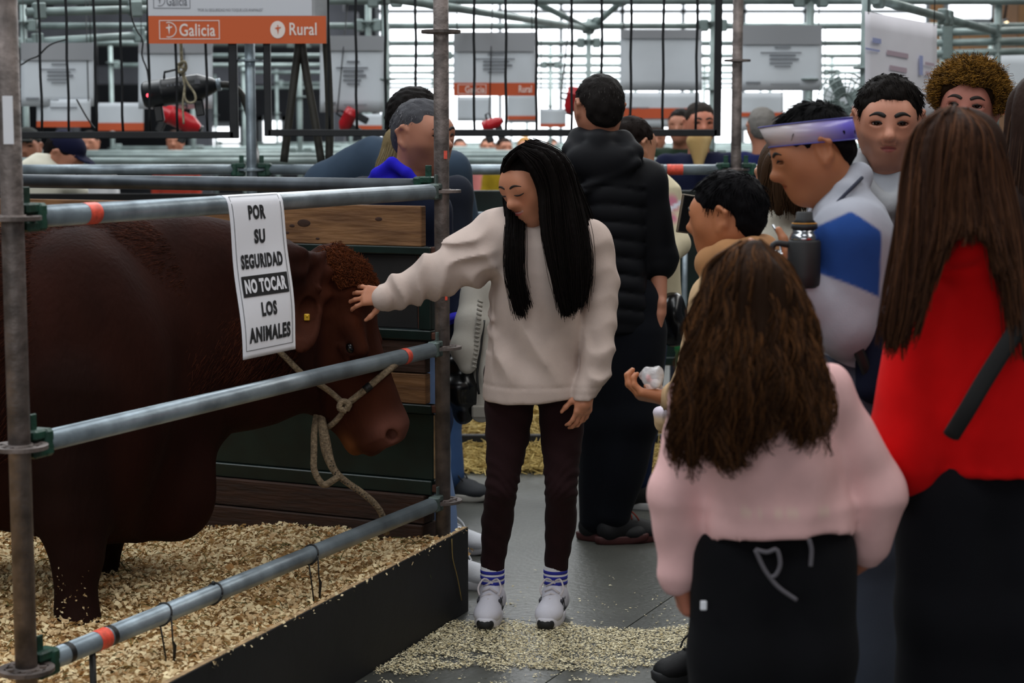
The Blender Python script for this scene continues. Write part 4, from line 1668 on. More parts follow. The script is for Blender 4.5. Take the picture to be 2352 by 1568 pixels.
# flakes clinging to the kick board and spilling over it
n = 260
s_ = rng.uniform(0.0, 1.6, n)
pt = E[None, :] + KD[None, :] * s_[:, None] + kN[None, :] * (sgnk * -1 * rng.uniform(-0.004, 0.012, n))[:, None]
zf = lambda x, y: KH - np.abs(rng.normal(0, 0.012, len(x))) + 0.004
v, q, c = flakes(pt[:, :2], zf, (0.004, 0.014), rng, 0.9, flake_cols(n, rng))
o = link('spilled_flakes', mesh_np('spilled_flakes', v, q, None, False, c), bd, M_shav)
o['kind'] = 'stuff'
tag(MB().chain(resample([E + KD * 0.14 - kN * sgnk * 0.012 + up * 0.262, E + KD * 0.135 - kN * sgnk * 0.013 + up * 0.20, E + KD * 0.10 - kN * sgnk * 0.014 + up * 0.13, E + KD * 0.065 - kN * sgnk * 0.013 + up * 0.05], 12), 0.0018, 5).build('twine_strand', mat('dry_twine', RGB(130, 110, 62), rough=0.9)), 'thin dry twine strand hanging on the black kick board', 'twine')

# shavings trodden onto the aisle floor, in streaks
n = 300000
X0 = rng.uniform(-0.85, 1.05, n)
Y0 = rng.uniform(3.9, 6.2, n)
big = waves(21, 12, 7.0, 1.0, (0.45, 2.2, 0))(X0, Y0, 0 * X0)
mid = waves(22, 12, 20.0, 1.0, (0.5, 1.8, 0))(X0, Y0, 0 * X0)
fine_ = waves(23, 12, 60.0, 1.0, (0.7, 1.3, 0))(X0, Y0, 0 * X0)
# densest beside the kick board and round the girl's shoes, thinning out in streaks to the right
core = 1.12 * np.exp(-((Y0 - 5.22) / 0.36) ** 2) * np.clip(1.0 - 0.28 * (X0 - 0.1), 0.35, 1.1) + 0.7 * np.exp(-((X0 + 0.1) / 0.3) ** 2 - ((Y0 - 5.45) / 0.22) ** 2) + 0.5 * np.exp(-((X0 + 0.3) / 0.35) ** 2 - ((Y0 - 4.7) / 0.3) ** 2)
dens = np.clip((core - 0.62 + 0.30 * big + 0.24 * mid + 0.16 * fine_) * 2.2, 0.0, 0.85) + 0.012 * np.exp(-((Y0 - 5.3) / 0.6) ** 2)
side_ok = (((X0 - E[0]) * kN[0] + (Y0 - E[1]) * kN[1]) * sgnk < -0.012) | ((X0 - E[0]) * KD[0] + (Y0 - E[1]) * KD[1] < -0.01)
keep = (rng.uniform(0, 1, n) < dens) & side_ok & (np.abs(X0) < 0.31 * Y0)
xy = np.stack([X0[keep], Y0[keep]], 1)
v, q, c = flakes(xy, lambda x, y: 0 * x + 0.0015, (0.0022, 0.0095), rng, 0.2, flake_cols(len(xy), rng, RGB(170, 152, 108), RGB(246, 236, 202)), 0.003, 0.15)
o = link('floor_shavings', mesh_np('floor_shavings', v, q, None, False, c), None, M_shav)
tag(o, 'pale wood shavings trodden in streaks over the concrete before the girl', 'shavings', kind='stuff')

# straw before and behind the kerb across the aisle
M_straw = amat('straw', rough=0.7, spec=0.3)


def straw(n, X, Y, zf, label, seed, lean=0.25, ln=(0.06, 0.22)):
    r = np.random.default_rng(seed)
    p0 = np.stack([r.uniform(*X, n), r.uniform(*Y, n), np.zeros(n)], 1)
    p0[:, 2] = zf(p0[:, 0], p0[:, 1]) * r.uniform(0.3, 1, n)
    dr = np.stack([r.normal(size=n), 0.6 * r.normal(size=n), r.normal(size=n) * lean], 1)
    dr /= np.linalg.norm(dr, axis=1)[:, None]
    L = r.uniform(*ln, n)
    u = np.linspace(-0.5, 0.5, 4)
    cv = p0[:, None, :] + dr[:, None, :] * (u[None, :, None] * L[:, None, None])
    cv[:, :, 2] += (0.02 * (0.25 - u ** 2))[None, :]
    cv[:, :, 2] = np.maximum(cv[:, :, 2], 0.004)
    t_ = r.uniform(0, 1, (n, 1))
    cc = np.array(RGB(150, 122, 58)) * (1 - t_) + np.array(RGB(222, 198, 128)) * t_
    v, q, c = strand_mesh(cv, 0.0028, 0.0018, 3, cc)
    o = link('straw', mesh_np('straw', v, q, None, True, c), None, M_straw)
    return tag(o, label, 'straw', kind='stuff')


straw(5200, (-0.55, 1.9), (8.02, 8.38), lambda x, y: 0.02 + 0.05 * np.clip((y - 8.05) / 0.3, 0, 1), 'yellow straw spilled on the floor before the black kerb', 31)
straw(5200, (-0.8, 2.4), (8.48, 9.1), lambda x, y: 0.12 + 0.10 * np.clip((y - 8.45) / 0.4, 0, 1), 'deep yellow straw bedding behind the black kerb', 32)
tag(MB().bevbox((0.75, 8.8, 0.045), (1.7, 0.32, 0.045), 0.02).build('straw_bale_base', mat('straw_base', RGB(122, 96, 44), rough=0.9, var=0.3, vscale=30, bump=0.5, bscale=60)), 'flat straw layer under the deep bedding across the aisle', 'straw', kind='stuff')
# ------------------------------------------------------------------ the bull
M_coat = amat('red_brown_coat', rough=0.85, bump=0.5, bscale=90.0, var=0.3, vscale=7.0, spec=0.10, sheen=0.0, stretch=(1, 1, 0.35), bdist=0.006)
M_horn = mat('dark_hoof', RGB(38, 30, 26), rough=0.5, var=0.2, vscale=30)
CO = RGB(37, 15, 9)
CO_H = RGB(56, 25, 13)  # head coat, lighter: the light falling on it is put into the colour
CO_D = RGB(28, 12, 8)
MUZ = RGB(104, 66, 56)
bull = thing('bull', 'dark reddish brown bull with a curly poll standing in the pen', 'bull', (-1.9, 5.2, 0))

hf = nrm((0.42, -0.05, -0.906))
hn0 = np.array((0.89, -0.10, 0.42))
hn = nrm(hn0 - hf * np.dot(hn0, hf))
hl = np.cross(hf, hn)
if hl[1] > 0:
    hl = -hl                 # towards the viewer
HO = P(720, 640, 5.53)


def hp(s, n_, l_):
    return HO + hf * s + hn * n_ + hl * l_


body_sec = [(-0.58, 0.905, 5.47, 0.22, 0.14), (-0.706, 0.897, 5.45, 0.257, 0.175), (-0.833, 0.91, 5.38, 0.29, 0.20), (-0.96, 0.862, 5.30, 0.381, 0.25),
            (-1.075, 0.80, 5.21, 0.452, 0.30), (-1.215, 0.79, 5.16, 0.457, 0.33), (-1.367, 0.805, 5.13, 0.43, 0.35), (-1.62, 0.82, 5.12, 0.40, 0.38),
            (-2.3, 0.81, 5.14, 0.41, 0.42), (-2.75, 0.92, 5.16, 0.32, 0.36), (-2.95, 0.98, 5.17, 0.17, 0.22)]
pr = [loft([(s[0], s[1], s[2], s[3], s[4]) for s in body_sec], A=(1, 0, 0), B=(0, 0, 1), C=(0, 1, 0), k=0.06, n=2.2, col=CO)]
# shoulder and crest masses
pr += [ell((-1.15, 4.98, 0.80), (0.20, 0.13, 0.36), k=0.12, col=CO), ell((-1.13, 5.36, 0.80), (0.20, 0.13, 0.34), k=0.12, col=CO),
       ell((-0.93, 5.33, 1.12), (0.34, 0.11, 0.10), k=0.12, col=CO), ell((-0.98, 5.24, 0.47), (0.12, 0.10, 0.15), k=0.10, col=CO),
       ell((-2.55, 4.98, 0.82), (0.28, 0.15, 0.32), k=0.1, col=CO), ell((-2.55, 5.34, 0.82), (0.28, 0.15, 0.32), k=0.1, col=CO)]
bz = 0.16
# front leg towards the viewer, other front leg, hind legs
lg = [P(175, 900, 4.96), P(162, 1085, 4.92), P(166, 1180, 4.90), P(177, 1282, 4.88), P(172, 1345, 4.87), P(174, 1405, 4.86), P(182, 1438, 4.84)]
pr += caps(lg, [0.16, 0.115, 0.088, 0.062, 0.050, 0.054, 0.058], k=0.05, col=CO_D)
lg2 = [P(250, 900, 5.34), P(232, 1085, 5.32), P(226, 1190, 5.30), P(224, 1262, 5.29), P(222, 1318, 5.27), P(228, 1352, 5.25), P(238, 1378, 5.22)]
pr += caps(lg2, [0.16, 0.115, 0.085, 0.058, 0.046, 0.05, 0.055], k=0.05, col=CO_D)
for yy_ in (4.97, 5.34):
    hl_ = [V3(-2.52, yy_, 0.82), V3(-2.42, yy_, 0.66), V3(-2.66, yy_, 0.46), V3(-2.64, yy_, 0.30), V3(-2.60, yy_, 0.20)]
    pr += caps(hl_, [0.2, 0.13, 0.072, 0.05, 0.056], k=0.05, col=CO_D)
pr += caps([V3(-2.93, 5.17, 1.13), V3(-3.03, 5.17, 0.95), V3(-3.04, 5.17, 0.5)], [0.05, 0.028, 0.035], k=0.03, col=CO_D)
# head
hs_ = [(-0.035, 0.0, 0.0, 0.085, 0.085), (0.02, -0.015, 0, 0.130, 0.115), (0.08, -0.03, 0, 0.155, 0.132), (0.16, -0.05, 0, 0.165, 0.135), (0.24, -0.055, 0, 0.160, 0.122),
       (0.32, -0.035, 0, 0.130, 0.098), (0.40, -0.018, 0, 0.106, 0.086), (0.47, -0.012, 0, 0.092, 0.088), (0.52, -0.01, 0, 0.075, 0.085), (0.545, -0.01, 0, 0.045, 0.06)]
pr.append(loft(hs_, o=HO, A=hf, B=hn, C=hl, k=0.07, n=2.2, col=CO_H))
pr += [ell(hp(0.035, 0.055, 0), (0.085, 0.085, 0.10), (hf, hn, hl), k=0.06, col=CO_H),       # poll
       ell(hp(0.10, 0.07, 0), (0.10, 0.06, 0.10), (hf, hn, hl), k=0.06, col=CO_H),       # forehead
       ell(hp(0.22, -0.13, 0.055), (0.10, 0.09, 0.065), (hf, hn, hl), k=0.06, col=CO_H),  # cheek
       ell(hp(0.22, -0.13, -0.055), (0.10, 0.09, 0.065), (hf, hn, hl), k=0.06, col=CO_H),
       cap(hp(0.26, -0.15, 0), hp(0.47, -0.085, 0), 0.055, 0.045, k=0.05, col=CO_H),       # lower jaw
       ell(hp(0.505, 0.015, 0), (0.055, 0.062, 0.088), (hf, hn, hl), k=0.03, col=MUZ),     # nose pad
       ell(hp(0.53, -0.055, 0), (0.035, 0.035, 0.07), (hf, hn, hl), k=0.03, col=CO_H),     # upper lip
       ell(hp(0.50, -0.105, 0), (0.045, 0.028, 0.055), (hf, hn, hl), k=0.02, col=RGB(112, 66, 34))]   # chin
for sg_ in (1, -1):
    pr += [cap(hp(0.175, 0.07, 0.098 * sg_), hp(0.25, 0.065, 0.108 * sg_), 0.032, 0.026, k=0.03, col=CO_H),      # brow
           ell(hp(0.235, 0.040, 0.110 * sg_), 0.027, k=0.01, col=CO_D),                                       # eyelids
           cap(hp(0.22, 0.017, 0.120 * sg_), hp(0.265, 0.017, 0.116 * sg_), 0.010, 0.008, k=0.01, col=CO_H)]
    s1 = ell(hp(0.235, 0.040, 0.138 * sg_), (0.026, 0.012, 0.02), (hf, hn, hl), k=0.006)
    s1.op = 'sub'
    s2 = ell(hp(0.525, 0.030, 0.068 * sg_), (0.020, 0.016, 0.026), (hf, hn, hl), k=0.012)
    s2.op = 'sub'
    pr += [s1, s2]
s3 = cap(hp(0.545, -0.085, 0.07), hp(0.42, -0.088, 0.105), 0.007, 0.006, k=0.012)
s3.op = 'sub'
pr.append(s3)
# ears
for sg_ in (1, -1):
    if sg_ > 0:
        eb, et = P(712, 690, 5.37), P(690, 802, 5.20)
    else:
        eb, et = hp(0.015, -0.03, -0.115), hp(0.02, -0.06, -0.29)
    ed = nrm(et - eb)
    nrm_ = nrm(V3(0.15, -1, 0.15) - ed * np.dot(V3(0.15, -1, 0.15), ed)) if sg_ > 0 else nrm(hf - ed * np.dot(hf, ed))
    ew = np.cross(ed, nrm_)
    Le = np.linalg.norm(et - eb)
    pr += [cap(eb - ed * 0.02, eb + ed * 0.04, 0.036, 0.03, k=0.03, col=CO_H), ell(eb + ed * Le * 0.52, (Le * 0.55, 0.022, 0.044), (ed, nrm_, ew), k=0.02, col=CO_H)]
    sb = ell(eb + ed * Le * 0.5 + nrm_ * 0.024, (Le * 0.42, 0.022, 0.033), (ed, nrm_, ew), k=0.008)
    sb.op = 'sub'
    pr.append(sb)
    if sg_ > 0:
        ear_c, ear_n = eb + ed * Le * 0.42 + nrm_ * 0.010, nrm_

wd1 = waves(51, 14, 80.0, 0.0050)
wd2 = waves(52, 10, 18.0, 0.006)


def bull_disp(X, Y, Z):
    # tight curls on poll and crest, loose skin folds elsewhere
    s = (X - HO[0]) * hf[0] + (Y - HO[1]) * hf[1] + (Z - HO[2]) * hf[2]
    n_ = (X - HO[0]) * hn[0] + (Y - HO[1]) * hn[1] + (Z - HO[2]) * hn[2]
    curl = np.exp(-(np.maximum(np.abs(s - 0.0) - 0.05, 0) / 0.07) ** 2) * np.clip((n_ + 0.03) / 0.06, 0, 1)
    fold = np.clip((-0.62 - X) / 0.2, 0, 1)
    return wd1(X, Y, Z) * (0.08 + 1.3 * curl) * (X > -0.95) + wd2(X, Y, Z) * (0.08 + 0.7 * fold)


def bull_col(V, c):
    # paler tips of hair on the poll and forehead, darker legs, mealy chin
    t_ = 0.5 + 0.5 * wd1(V[:, 0] * 0.7, V[:, 1] * 0.7, V[:, 2] * 0.7) / 0.007
    s = (V - HO) @ hf
    n_ = (V - HO) @ hn
    m_ = np.exp(-((s - 0.08) / 0.16) ** 2) * np.clip((n_ - 0.02) / 0.08, 0, 1)
    return c * (1 + (0.9 * m_ * np.clip(t_, 0, 1))[:, None] * np.array([1.0, 0.85, 0.6]))


lo_, hi_ = HO + V3(-0.16, -0.32, -0.62), HO + V3(0.34, 0.12, 0.16)
sdf_obj('body', pr, M_coat, bull, vox=0.016, fine=((lo_, hi_, 0.0055),), disp=bull_disp, base=CO, colf=bull_col, csoft=0.012)
# hooves
for c, dr in ((lg[-1], (0.25, -1, 0)), (lg2[-1], (0.5, -1, 0)), (V3(-2.58, 4.97, 0.2), (1, -0.2, 0)), (V3(-2.58, 5.34, 0.2), (1, -0.2, 0))):
    dr = nrm(dr)
    e = np.cross(up, dr)
    for sg_ in (-1, 1):
        m = MB()
        b = V3(c[0], c[1], c[2] - 0.045) + e * 0.028 * sg_ + dr * 0.01
        m.add([b + dr * x + e * y + up * z for (x, y, z) in ((-0.05, -0.026, -0.03), (0.06, -0.022, -0.03), (0.07, 0.0, -0.03), (0.06, 0.022, -0.03), (-0.05, 0.026, -0.03),
                                                            (-0.045, -0.024, 0.04), (0.02, -0.022, 0.05), (0.025, 0.0, 0.052), (0.02, 0.022, 0.05), (-0.045, 0.024, 0.04))],
              [(4, 3, 2, 1, 0), (5, 6, 7, 8, 9), (0, 1, 6, 5), (1, 2, 7, 6), (2, 3, 8, 7), (3, 4, 9, 8), (4, 0, 5, 9)], True)
        m.build('hoof', M_horn, bull)
# eyes
M_beye = mat('bull_eye', RGB(10, 7, 6), rough=0.2, spec=0.4)
for sg_ in (1, -1):
    MB().ball(hp(0.235, 0.040, 0.112 * sg_), 0.019, 16, 12).build('eye', M_beye, bull)
# curly forelock and crest hair
rng = np.random.default_rng(77)
n = 9000
ths = rng.uniform(-0.06, 0.115, n)
ln_ = rng.uniform(-1, 1, n)
roots = np.array([hp(ths[i], 0.125 - 0.085 * ln_[i] ** 2 + 0.03 * (0.06 - abs(ths[i] - 0.05)), 0.115 * ln_[i]) for i in range(n)])
rr_ = roots.copy()
tt_ = np.full(n, 0.06)
for _ in range(14):
    tt_ -= np.clip(sdf_at(pr, rr_ + hn * tt_[:, None]), -0.02, 0.02)
roots = rr_ + hn * (tt_ - 0.004)[:, None]
dirs = np.array([hn * 0.55 + hl * 0.5 * ln_[i] + hf * rng.normal(0.35, 0.4) for i in range(n)]) + rng.normal(0, 0.22, (n, 3)) + np.stack([waves(57, 6, 60, 0.5)(*roots.T), waves(58, 6, 60, 0.5)(*roots.T), waves(59, 6, 60, 0.5)(*roots.T)], 1)
dirs /= np.linalg.norm(dirs, axis=1)[:, None]
K = 7
u = np.linspace(0, 1, K)
Ls = rng.uniform(0.014, 0.034, n)
cv = roots[:, None, :] + dirs[:, None, :] * (u[None, :, None] * Ls[:, None, None])
ph = rng.uniform(0, 6.28, n)
sd = np.cross(dirs, hf)
cv += (sd[:, None, :] * np.sin(u[None, :, None] * 5 + ph[:, None, None]) + hf[None, None, :] * np.cos(u[None, :, None] * 5 + ph[:, None, None])) * 0.008
cc = np.array(RGB(92, 46, 22)) * rng.uniform(0.35, 1.5, (n, 1))
hand_a, hand_b = P(868, 690, 5.39), P(812, 690, 5.40)
tpar = np.clip(((cv - hand_a) @ (hand_b - hand_a)) / ((hand_b - hand_a) @ (hand_b - hand_a)), 0, 1)
dist_ = np.linalg.norm(cv - (hand_a + tpar[:, :, None] * (hand_b - hand_a)), axis=2).min(1)
cv, cc = cv[dist_ > 0.042], cc[dist_ > 0.042]
v1_, q1_, c1_ = strand_mesh(cv, 0.0017, 0.0007, 3, np.clip(cc, 0, 1))
link('forelock', mesh_np('forelock', v1_, q1_, None, True, c1_), bull, M_coat)
# coat hairs catching the light along back and neck
n = 16000
sx = rng.uniform(-1.55, -0.62, n)
S_ = np.array(sorted(body_sec))
zc, yc, rz_, ry_ = (np.interp(sx, S_[:, 0], S_[:, q]) for q in (1, 2, 3, 4))
an = rng.uniform(-0.35, 1.75, n)      # from the near flank up over the back
cs, sn = np.cos(an), np.sin(an)
rt = np.stack([sx, yc - ry_ * np.sign(cs) * np.abs(cs) ** 0.9, zc + rz_ * np.sign(sn) * np.abs(sn) ** 0.9], 1)
nn = np.stack([0 * sx, -cs / ry_, sn / rz_], 1)
nn /= np.linalg.norm(nn, axis=1)[:, None]
dd = nn * 0.35 + np.array([-0.45, 0, -0.75]) * np.abs(cs)[:, None] + np.array([-0.9, -0.1, 0]) * np.abs(sn)[:, None] + rng.normal(0, 0.15, (n, 3))
dd /= np.linalg.norm(dd, axis=1)[:, None]
cv = rt[:, None, :] + dd[:, None, :] * (np.linspace(0, 1, 4)[None, :, None] * rng.uniform(0.015, 0.032, n)[:, None, None]) + nn[:, None, :] * 0.004
v1_, q1_, c1_ = strand_mesh(cv, 0.0008, 0.0004, 3, np.clip(np.array(RGB(62, 30, 18)) * rng.uniform(0.4, 1.5, (n, 1)), 0, 1))
link('coat_hair', mesh_np('coat_hair', v1_, q1_, None, True, c1_), bull, M_coat)
# shaving flecks stuck to the legs
n = 150
ix = rng.integers(2, 6, n)
bp_ = np.array([lg[i] + (lg[i + 1] - lg[i]) * rng.uniform() if i < 6 else lg[6] for i in ix])
xyz = bp_ + np.stack([rng.uniform(-0.05, 0.05, n), np.full(n, -0.062), rng.normal(0, 0.01, n)], 1)
v1_, q1_, c1_ = flakes(xyz[:, :2], lambda x, y: xyz[:, 2], (0.003, 0.009), rng, 2.0, flake_cols(n, rng))
o = link('stuck_flakes', mesh_np('stuck_flakes', v1_, q1_, None, False, c1_), bull, M_shav)
o['kind'] = 'stuff'

tg = thing('ear_tag', 'small yellow tag in the near ear of the bull', 'ear tag', ear_c)
MB().bevbox(ear_c + ear_n * 0.004, (0.008, 0.003, 0.010), 0.002).build('tag_plate', mat('yellow_plastic', RGB(214, 168, 24), rough=0.4), tg)
MB().ball(ear_c + ear_n * 0.008, 0.004, 8, 6).build('stud', mat('yellow_plastic', RGB(214, 168, 24)), tg)

# rope halter and lead
M_halter = mat('halter_rope', RGB(138, 120, 96), rough=0.9, bump=0.6, bscale=160, var=0.35, vscale=90)
ht = thing('rope_halter', 'flecked white rope halter and lead on the bull head', 'halter', hp(0.4, 0, 0.1))


def rope(pts, r, name, K=40):
    return MB().chain(resample(pts, K), r, 10).build(name, M_halter, ht)


def on_face(s_, n_, lift=0.006):
    """point on the near side of the head"""
    t_ = np.linspace(0.30, 0.0, 121)
    pts = HO + hf * s_ + hn * n_ + hl * t_[:, None]
    i_ = int(np.argmax(sdf_at(pr, pts) < 0))
    return pts[i_] + hl * lift


kn = on_face(0.385, -0.055, 0.004)
rope([on_face(0.06, -0.10), on_face(0.13, -0.125), on_face(0.19, -0.115), on_face(0.25, -0.10), on_face(0.32, -0.078), kn], 0.009, 'cheek_rope')
rope([kn, on_face(0.375, -0.01), on_face(0.362, 0.04), hp(0.345, 0.098, 0.05), hp(0.34, 0.11, 0.0), hp(0.345, 0.098, -0.05), hp(0.37, 0.0, -0.1)], 0.0105, 'nose_rope')
rope([kn, on_face(0.41, -0.09), hp(0.425, -0.140, 0.055), hp(0.41, -0.15, 0.0), hp(0.41, -0.14, -0.05), hp(0.385, -0.06, -0.1)], 0.009, 'chin_rope')
MB().chain(resample([kn + hl * 0.012 + hf * 0.014, kn + hl * 0.016 + hn * 0.016, kn + hl * 0.012 - hf * 0.014, kn + hl * 0.014 - hn * 0.016, kn + hl * 0.012 + hf * 0.016], 26), 0.010, 8).build('knot', M_halter, ht)
a_, b_ = on_face(0.368, 0.018), on_face(0.362, 0.04)
MB().tube(a_, b_, 0.0125, 12).build('black_tape', M_tie, ht)
ly = 5.44
rope([P(728, 950, ly + 0.03), P(722, 990, ly), P(721, 1040, ly - 0.02), P(722, 1080, ly - 0.03), P(742, 1112, ly - 0.03), P(766, 1102, ly - 0.02), P(780, 1092, ly - 0.02)], 0.0105, 'lead_loop')
MB().chain(resample([P(738, 950, ly + 0.03), P(743, 990, ly), P(752, 1040, ly), P(768, 1080, ly - 0.01), P(795, 1106, ly), P(830, 1130, ly + 0.02), P(862, 1158, ly + 0.05), P(880, 1188, ly + 0.09), P(888, 1225, ly + 0.12)], 50),
           [0.010 + 0.007 * math.exp(-((i - 10) / 7.0) ** 2) for i in range(50)], 12).build('lead_rope', M_halter, ht)
m = MB()
rng = np.random.default_rng(5)
cvp = resample([P(752, 1040, ly), P(768, 1080, ly - 0.01), P(795, 1106, ly), P(830, 1130, ly + 0.02), P(862, 1158, ly + 0.05)], 60)
for i in range(0, 60, 3):
    m.ball(cvp[i] + V3(rng.normal(0, 0.004), -0.0125, rng.normal(0, 0.005)), 0.0022, 6, 4)
o = m.build('dark_fleck', M_tie, ht)
o['kind'] = 'stuff'
# ------------------------------------------------------------------ people: building blocks
M_skin = amat('skin', rough=0.5, spec=0.35, bump=0.05, bscale=300, sss=0.08)
M_fab = amat('knit_fabric', rough=0.92, spec=0.12, bump=0.18, bscale=420, var=0.07, vscale=14, sheen=0.02, bdist=0.004)
M_slick = amat('slick_fabric', rough=0.68, spec=0.18, var=0.1, vscale=14)
M_hair = amat('hair', rough=0.68, spec=0.05, bump=0.35, bscale=2.0, stretch=(70, 70, 5), bdist=0.01)
M_shoe = amat('shoe_upper', rough=0.65, spec=0.3, bump=0.1, bscale=250)
M_eyew = mat('eye_white', RGB(205, 198, 194), rough=0.2)
M_iris = mat('eye_iris', RGB(34, 22, 16), rough=0.15)
M_brow = {}


class Head:
    def __init__(self, c, f, upv=(0, 0, 1), h=0.225):
        self.c = np.asarray(c, float)
        self.f = nrm(f)
        u_ = np.asarray(upv, float)
        self.u = nrm(u_ - self.f * np.dot(u_, self.f))
        self.l = np.cross(self.u, self.f)
        self.h = h
        self.A = (self.f, self.l, self.u)

    def p(self, x, y, z):
        return self.c + self.h * (x * self.f + y * self.l + z * self.u)


def head_prims(H, skin, lip=None, nose=1.0, jaw=1.0, eyes='open', smile=0.0, nk=None, cheek=1.0):
    h = H.h
    lip = lip or tuple(a * b for a, b in zip(skin, (0.95, 0.62, 0.60)))
    A = H.A

    def E(c, r, k=0.03, col=None, op='u'):
        return ell(H.p(*c), [q * h for q in r], A, k=k * h / 0.225, col=col, op=op)

    def Cp(a, b, ra, rb, k=0.02, col=None):
        return cap(H.p(*a), H.p(*b), ra * h, rb * h, k=k * h / 0.225, col=col)
    pr = [E((-0.06, 0, 0.14), (0.42, 0.335, 0.35)), E((0.10, 0, -0.10), (0.27, 0.255 * jaw, 0.36), k=0.05)]
    for s in (1, -1):
        pr += [Cp((-0.04, 0.235 * s * jaw, -0.20), (0.25, 0.06 * s, -0.42), 0.075, 0.07, k=0.04),
               E((0.215, 0.155 * s, -0.10), (0.13, 0.105 * cheek, 0.12), k=0.04),
               E((0.285, 0.145 * s, 0.025), (0.085, 0.085, 0.062), k=0.012),
               E((-0.045, 0.352 * s, -0.02), (0.080, 0.026, 0.125), k=0.012),
               Cp((-0.125, 0.395 * s, 0.06), (-0.085, 0.375 * s, -0.09), 0.024, 0.022, k=0.010),
               Cp((-0.04, 0.385 * s, 0.125), (-0.125, 0.395 * s, 0.06), 0.022, 0.024, k=0.010),
               Cp((0.02, 0.350 * s, 0.075), (-0.04, 0.385 * s, 0.125), 0.016, 0.022, k=0.010),
               Cp((-0.085, 0.375 * s, -0.09), (-0.02, 0.345 * s, -0.15), 0.022, 0.026, k=0.010)]
    pr += [E((0.275, 0, -0.415), (0.075, 0.085, 0.065), k=0.04),
           Cp((0.315, -0.13, 0.105), (0.315, 0.13, 0.105), 0.055, 0.055, k=0.05),
           Cp((0.365, 0, 0.065), (0.375 + 0.11 * nose, 0, -0.10), 0.028, 0.042, k=0.025),
           E((0.385 + 0.11 * nose, 0, -0.115), (0.052, 0.052, 0.043), k=0.015),
           E((0.405, 0.055, -0.128), (0.045, 0.036, 0.033), k=0.012), E((0.405, -0.055, -0.128), (0.045, 0.036, 0.033), k=0.012),
           E((0.325, 0, -0.25), (0.075, 0.12, 0.085), k=0.04)]
    sm = 0.02 * smile
    wd = 0.088 + 0.02 * smile
    for s in (1, -1):
        pr += [Cp((0.408, 0, -0.230), (0.362, wd * s, -0.250 + sm), 0.026, 0.007, k=0.004),
               Cp((0.404, 0, -0.276), (0.362, wd * s, -0.256 + sm), 0.030, 0.007, k=0.004)]
    for s in (1, -1):
        q = E((0.36, 0.145 * s, 0.03), (0.05, 0.075, 0.045), k=0.02, op='sub')
        if eyes == 'open':
            pr.append(E((0.395, 0.145 * s, 0.024), (0.075, 0.066, 0.024), k=0.004, op='sub'))
        pr.append(E((-0.035, 0.405 * s, 0.0), (0.045, 0.032, 0.075), k=0.01, op='sub'))
    m_ = cap(H.p(0.432, -0.6 * wd, -0.252), H.p(0.432, 0.6 * wd, -0.252), 0.008 * h, 0.008 * h, k=0.004 * h / 0.225)
    m_.op = 'sub'
    pr.append(m_)
    nb = H.p(-0.16, 0, -0.80) if nk is None else nk
    pr += [cap(H.p(-0.10, 0, -0.22), nb, 0.235 * h, 0.26 * h, k=0.05)]
    return pr


def lip_paint(H, lip, smile=0.0, teeth=None, then=None):
    """pigment of the lips painted in head coordinates"""
    wd = 0.092 + 0.02 * smile

    def f(V, c):
        rel = (V - H.c) / H.h
        a, b, d = rel @ H.f, rel @ H.l, rel @ H.u
        t_ = np.clip(1 - (b / wd) ** 2, 0, 1)
        mid = -0.252 + 0.020 * smile * (1 - t_)
        up_ = np.clip((0.030 * t_ + 0.004 - (d - mid)) / 0.008, 0, 1) * np.clip((d - mid + 0.040 * t_ + 0.004) / 0.008, 0, 1)
        m_ = (up_ * np.clip(t_ * 6, 0, 1) * (a > 0.22))[:, None]
        c = c * (1 - m_) + np.array(lip) * m_
        ln = (np.exp(-((d - mid) / 0.009) ** 2) * np.clip(t_ * 5, 0, 1) * (a > 0.22))[:, None]
        c = c * (1 - ln * 0.75) + (np.array(teeth) * ln * 0.75 if teeth is not None else np.array(lip) * 0.25 * ln * 0.75)
        if then is not None:
            c = then(V, c)
        return c
    return f


def surf(H, prims, y, z, off=0.0):
    """point of the face surface at head coordinates y, z"""
    x = np.linspace(0.62, 0.1, 105)
    pts = H.c + H.h * (x[:, None] * H.f + y * H.l + z * H.u)
    v = sdf_at(prims, pts)
    i = int(np.argmax(v < 0))
    return pts[max(i, 0)] + H.f * (off * H.h)


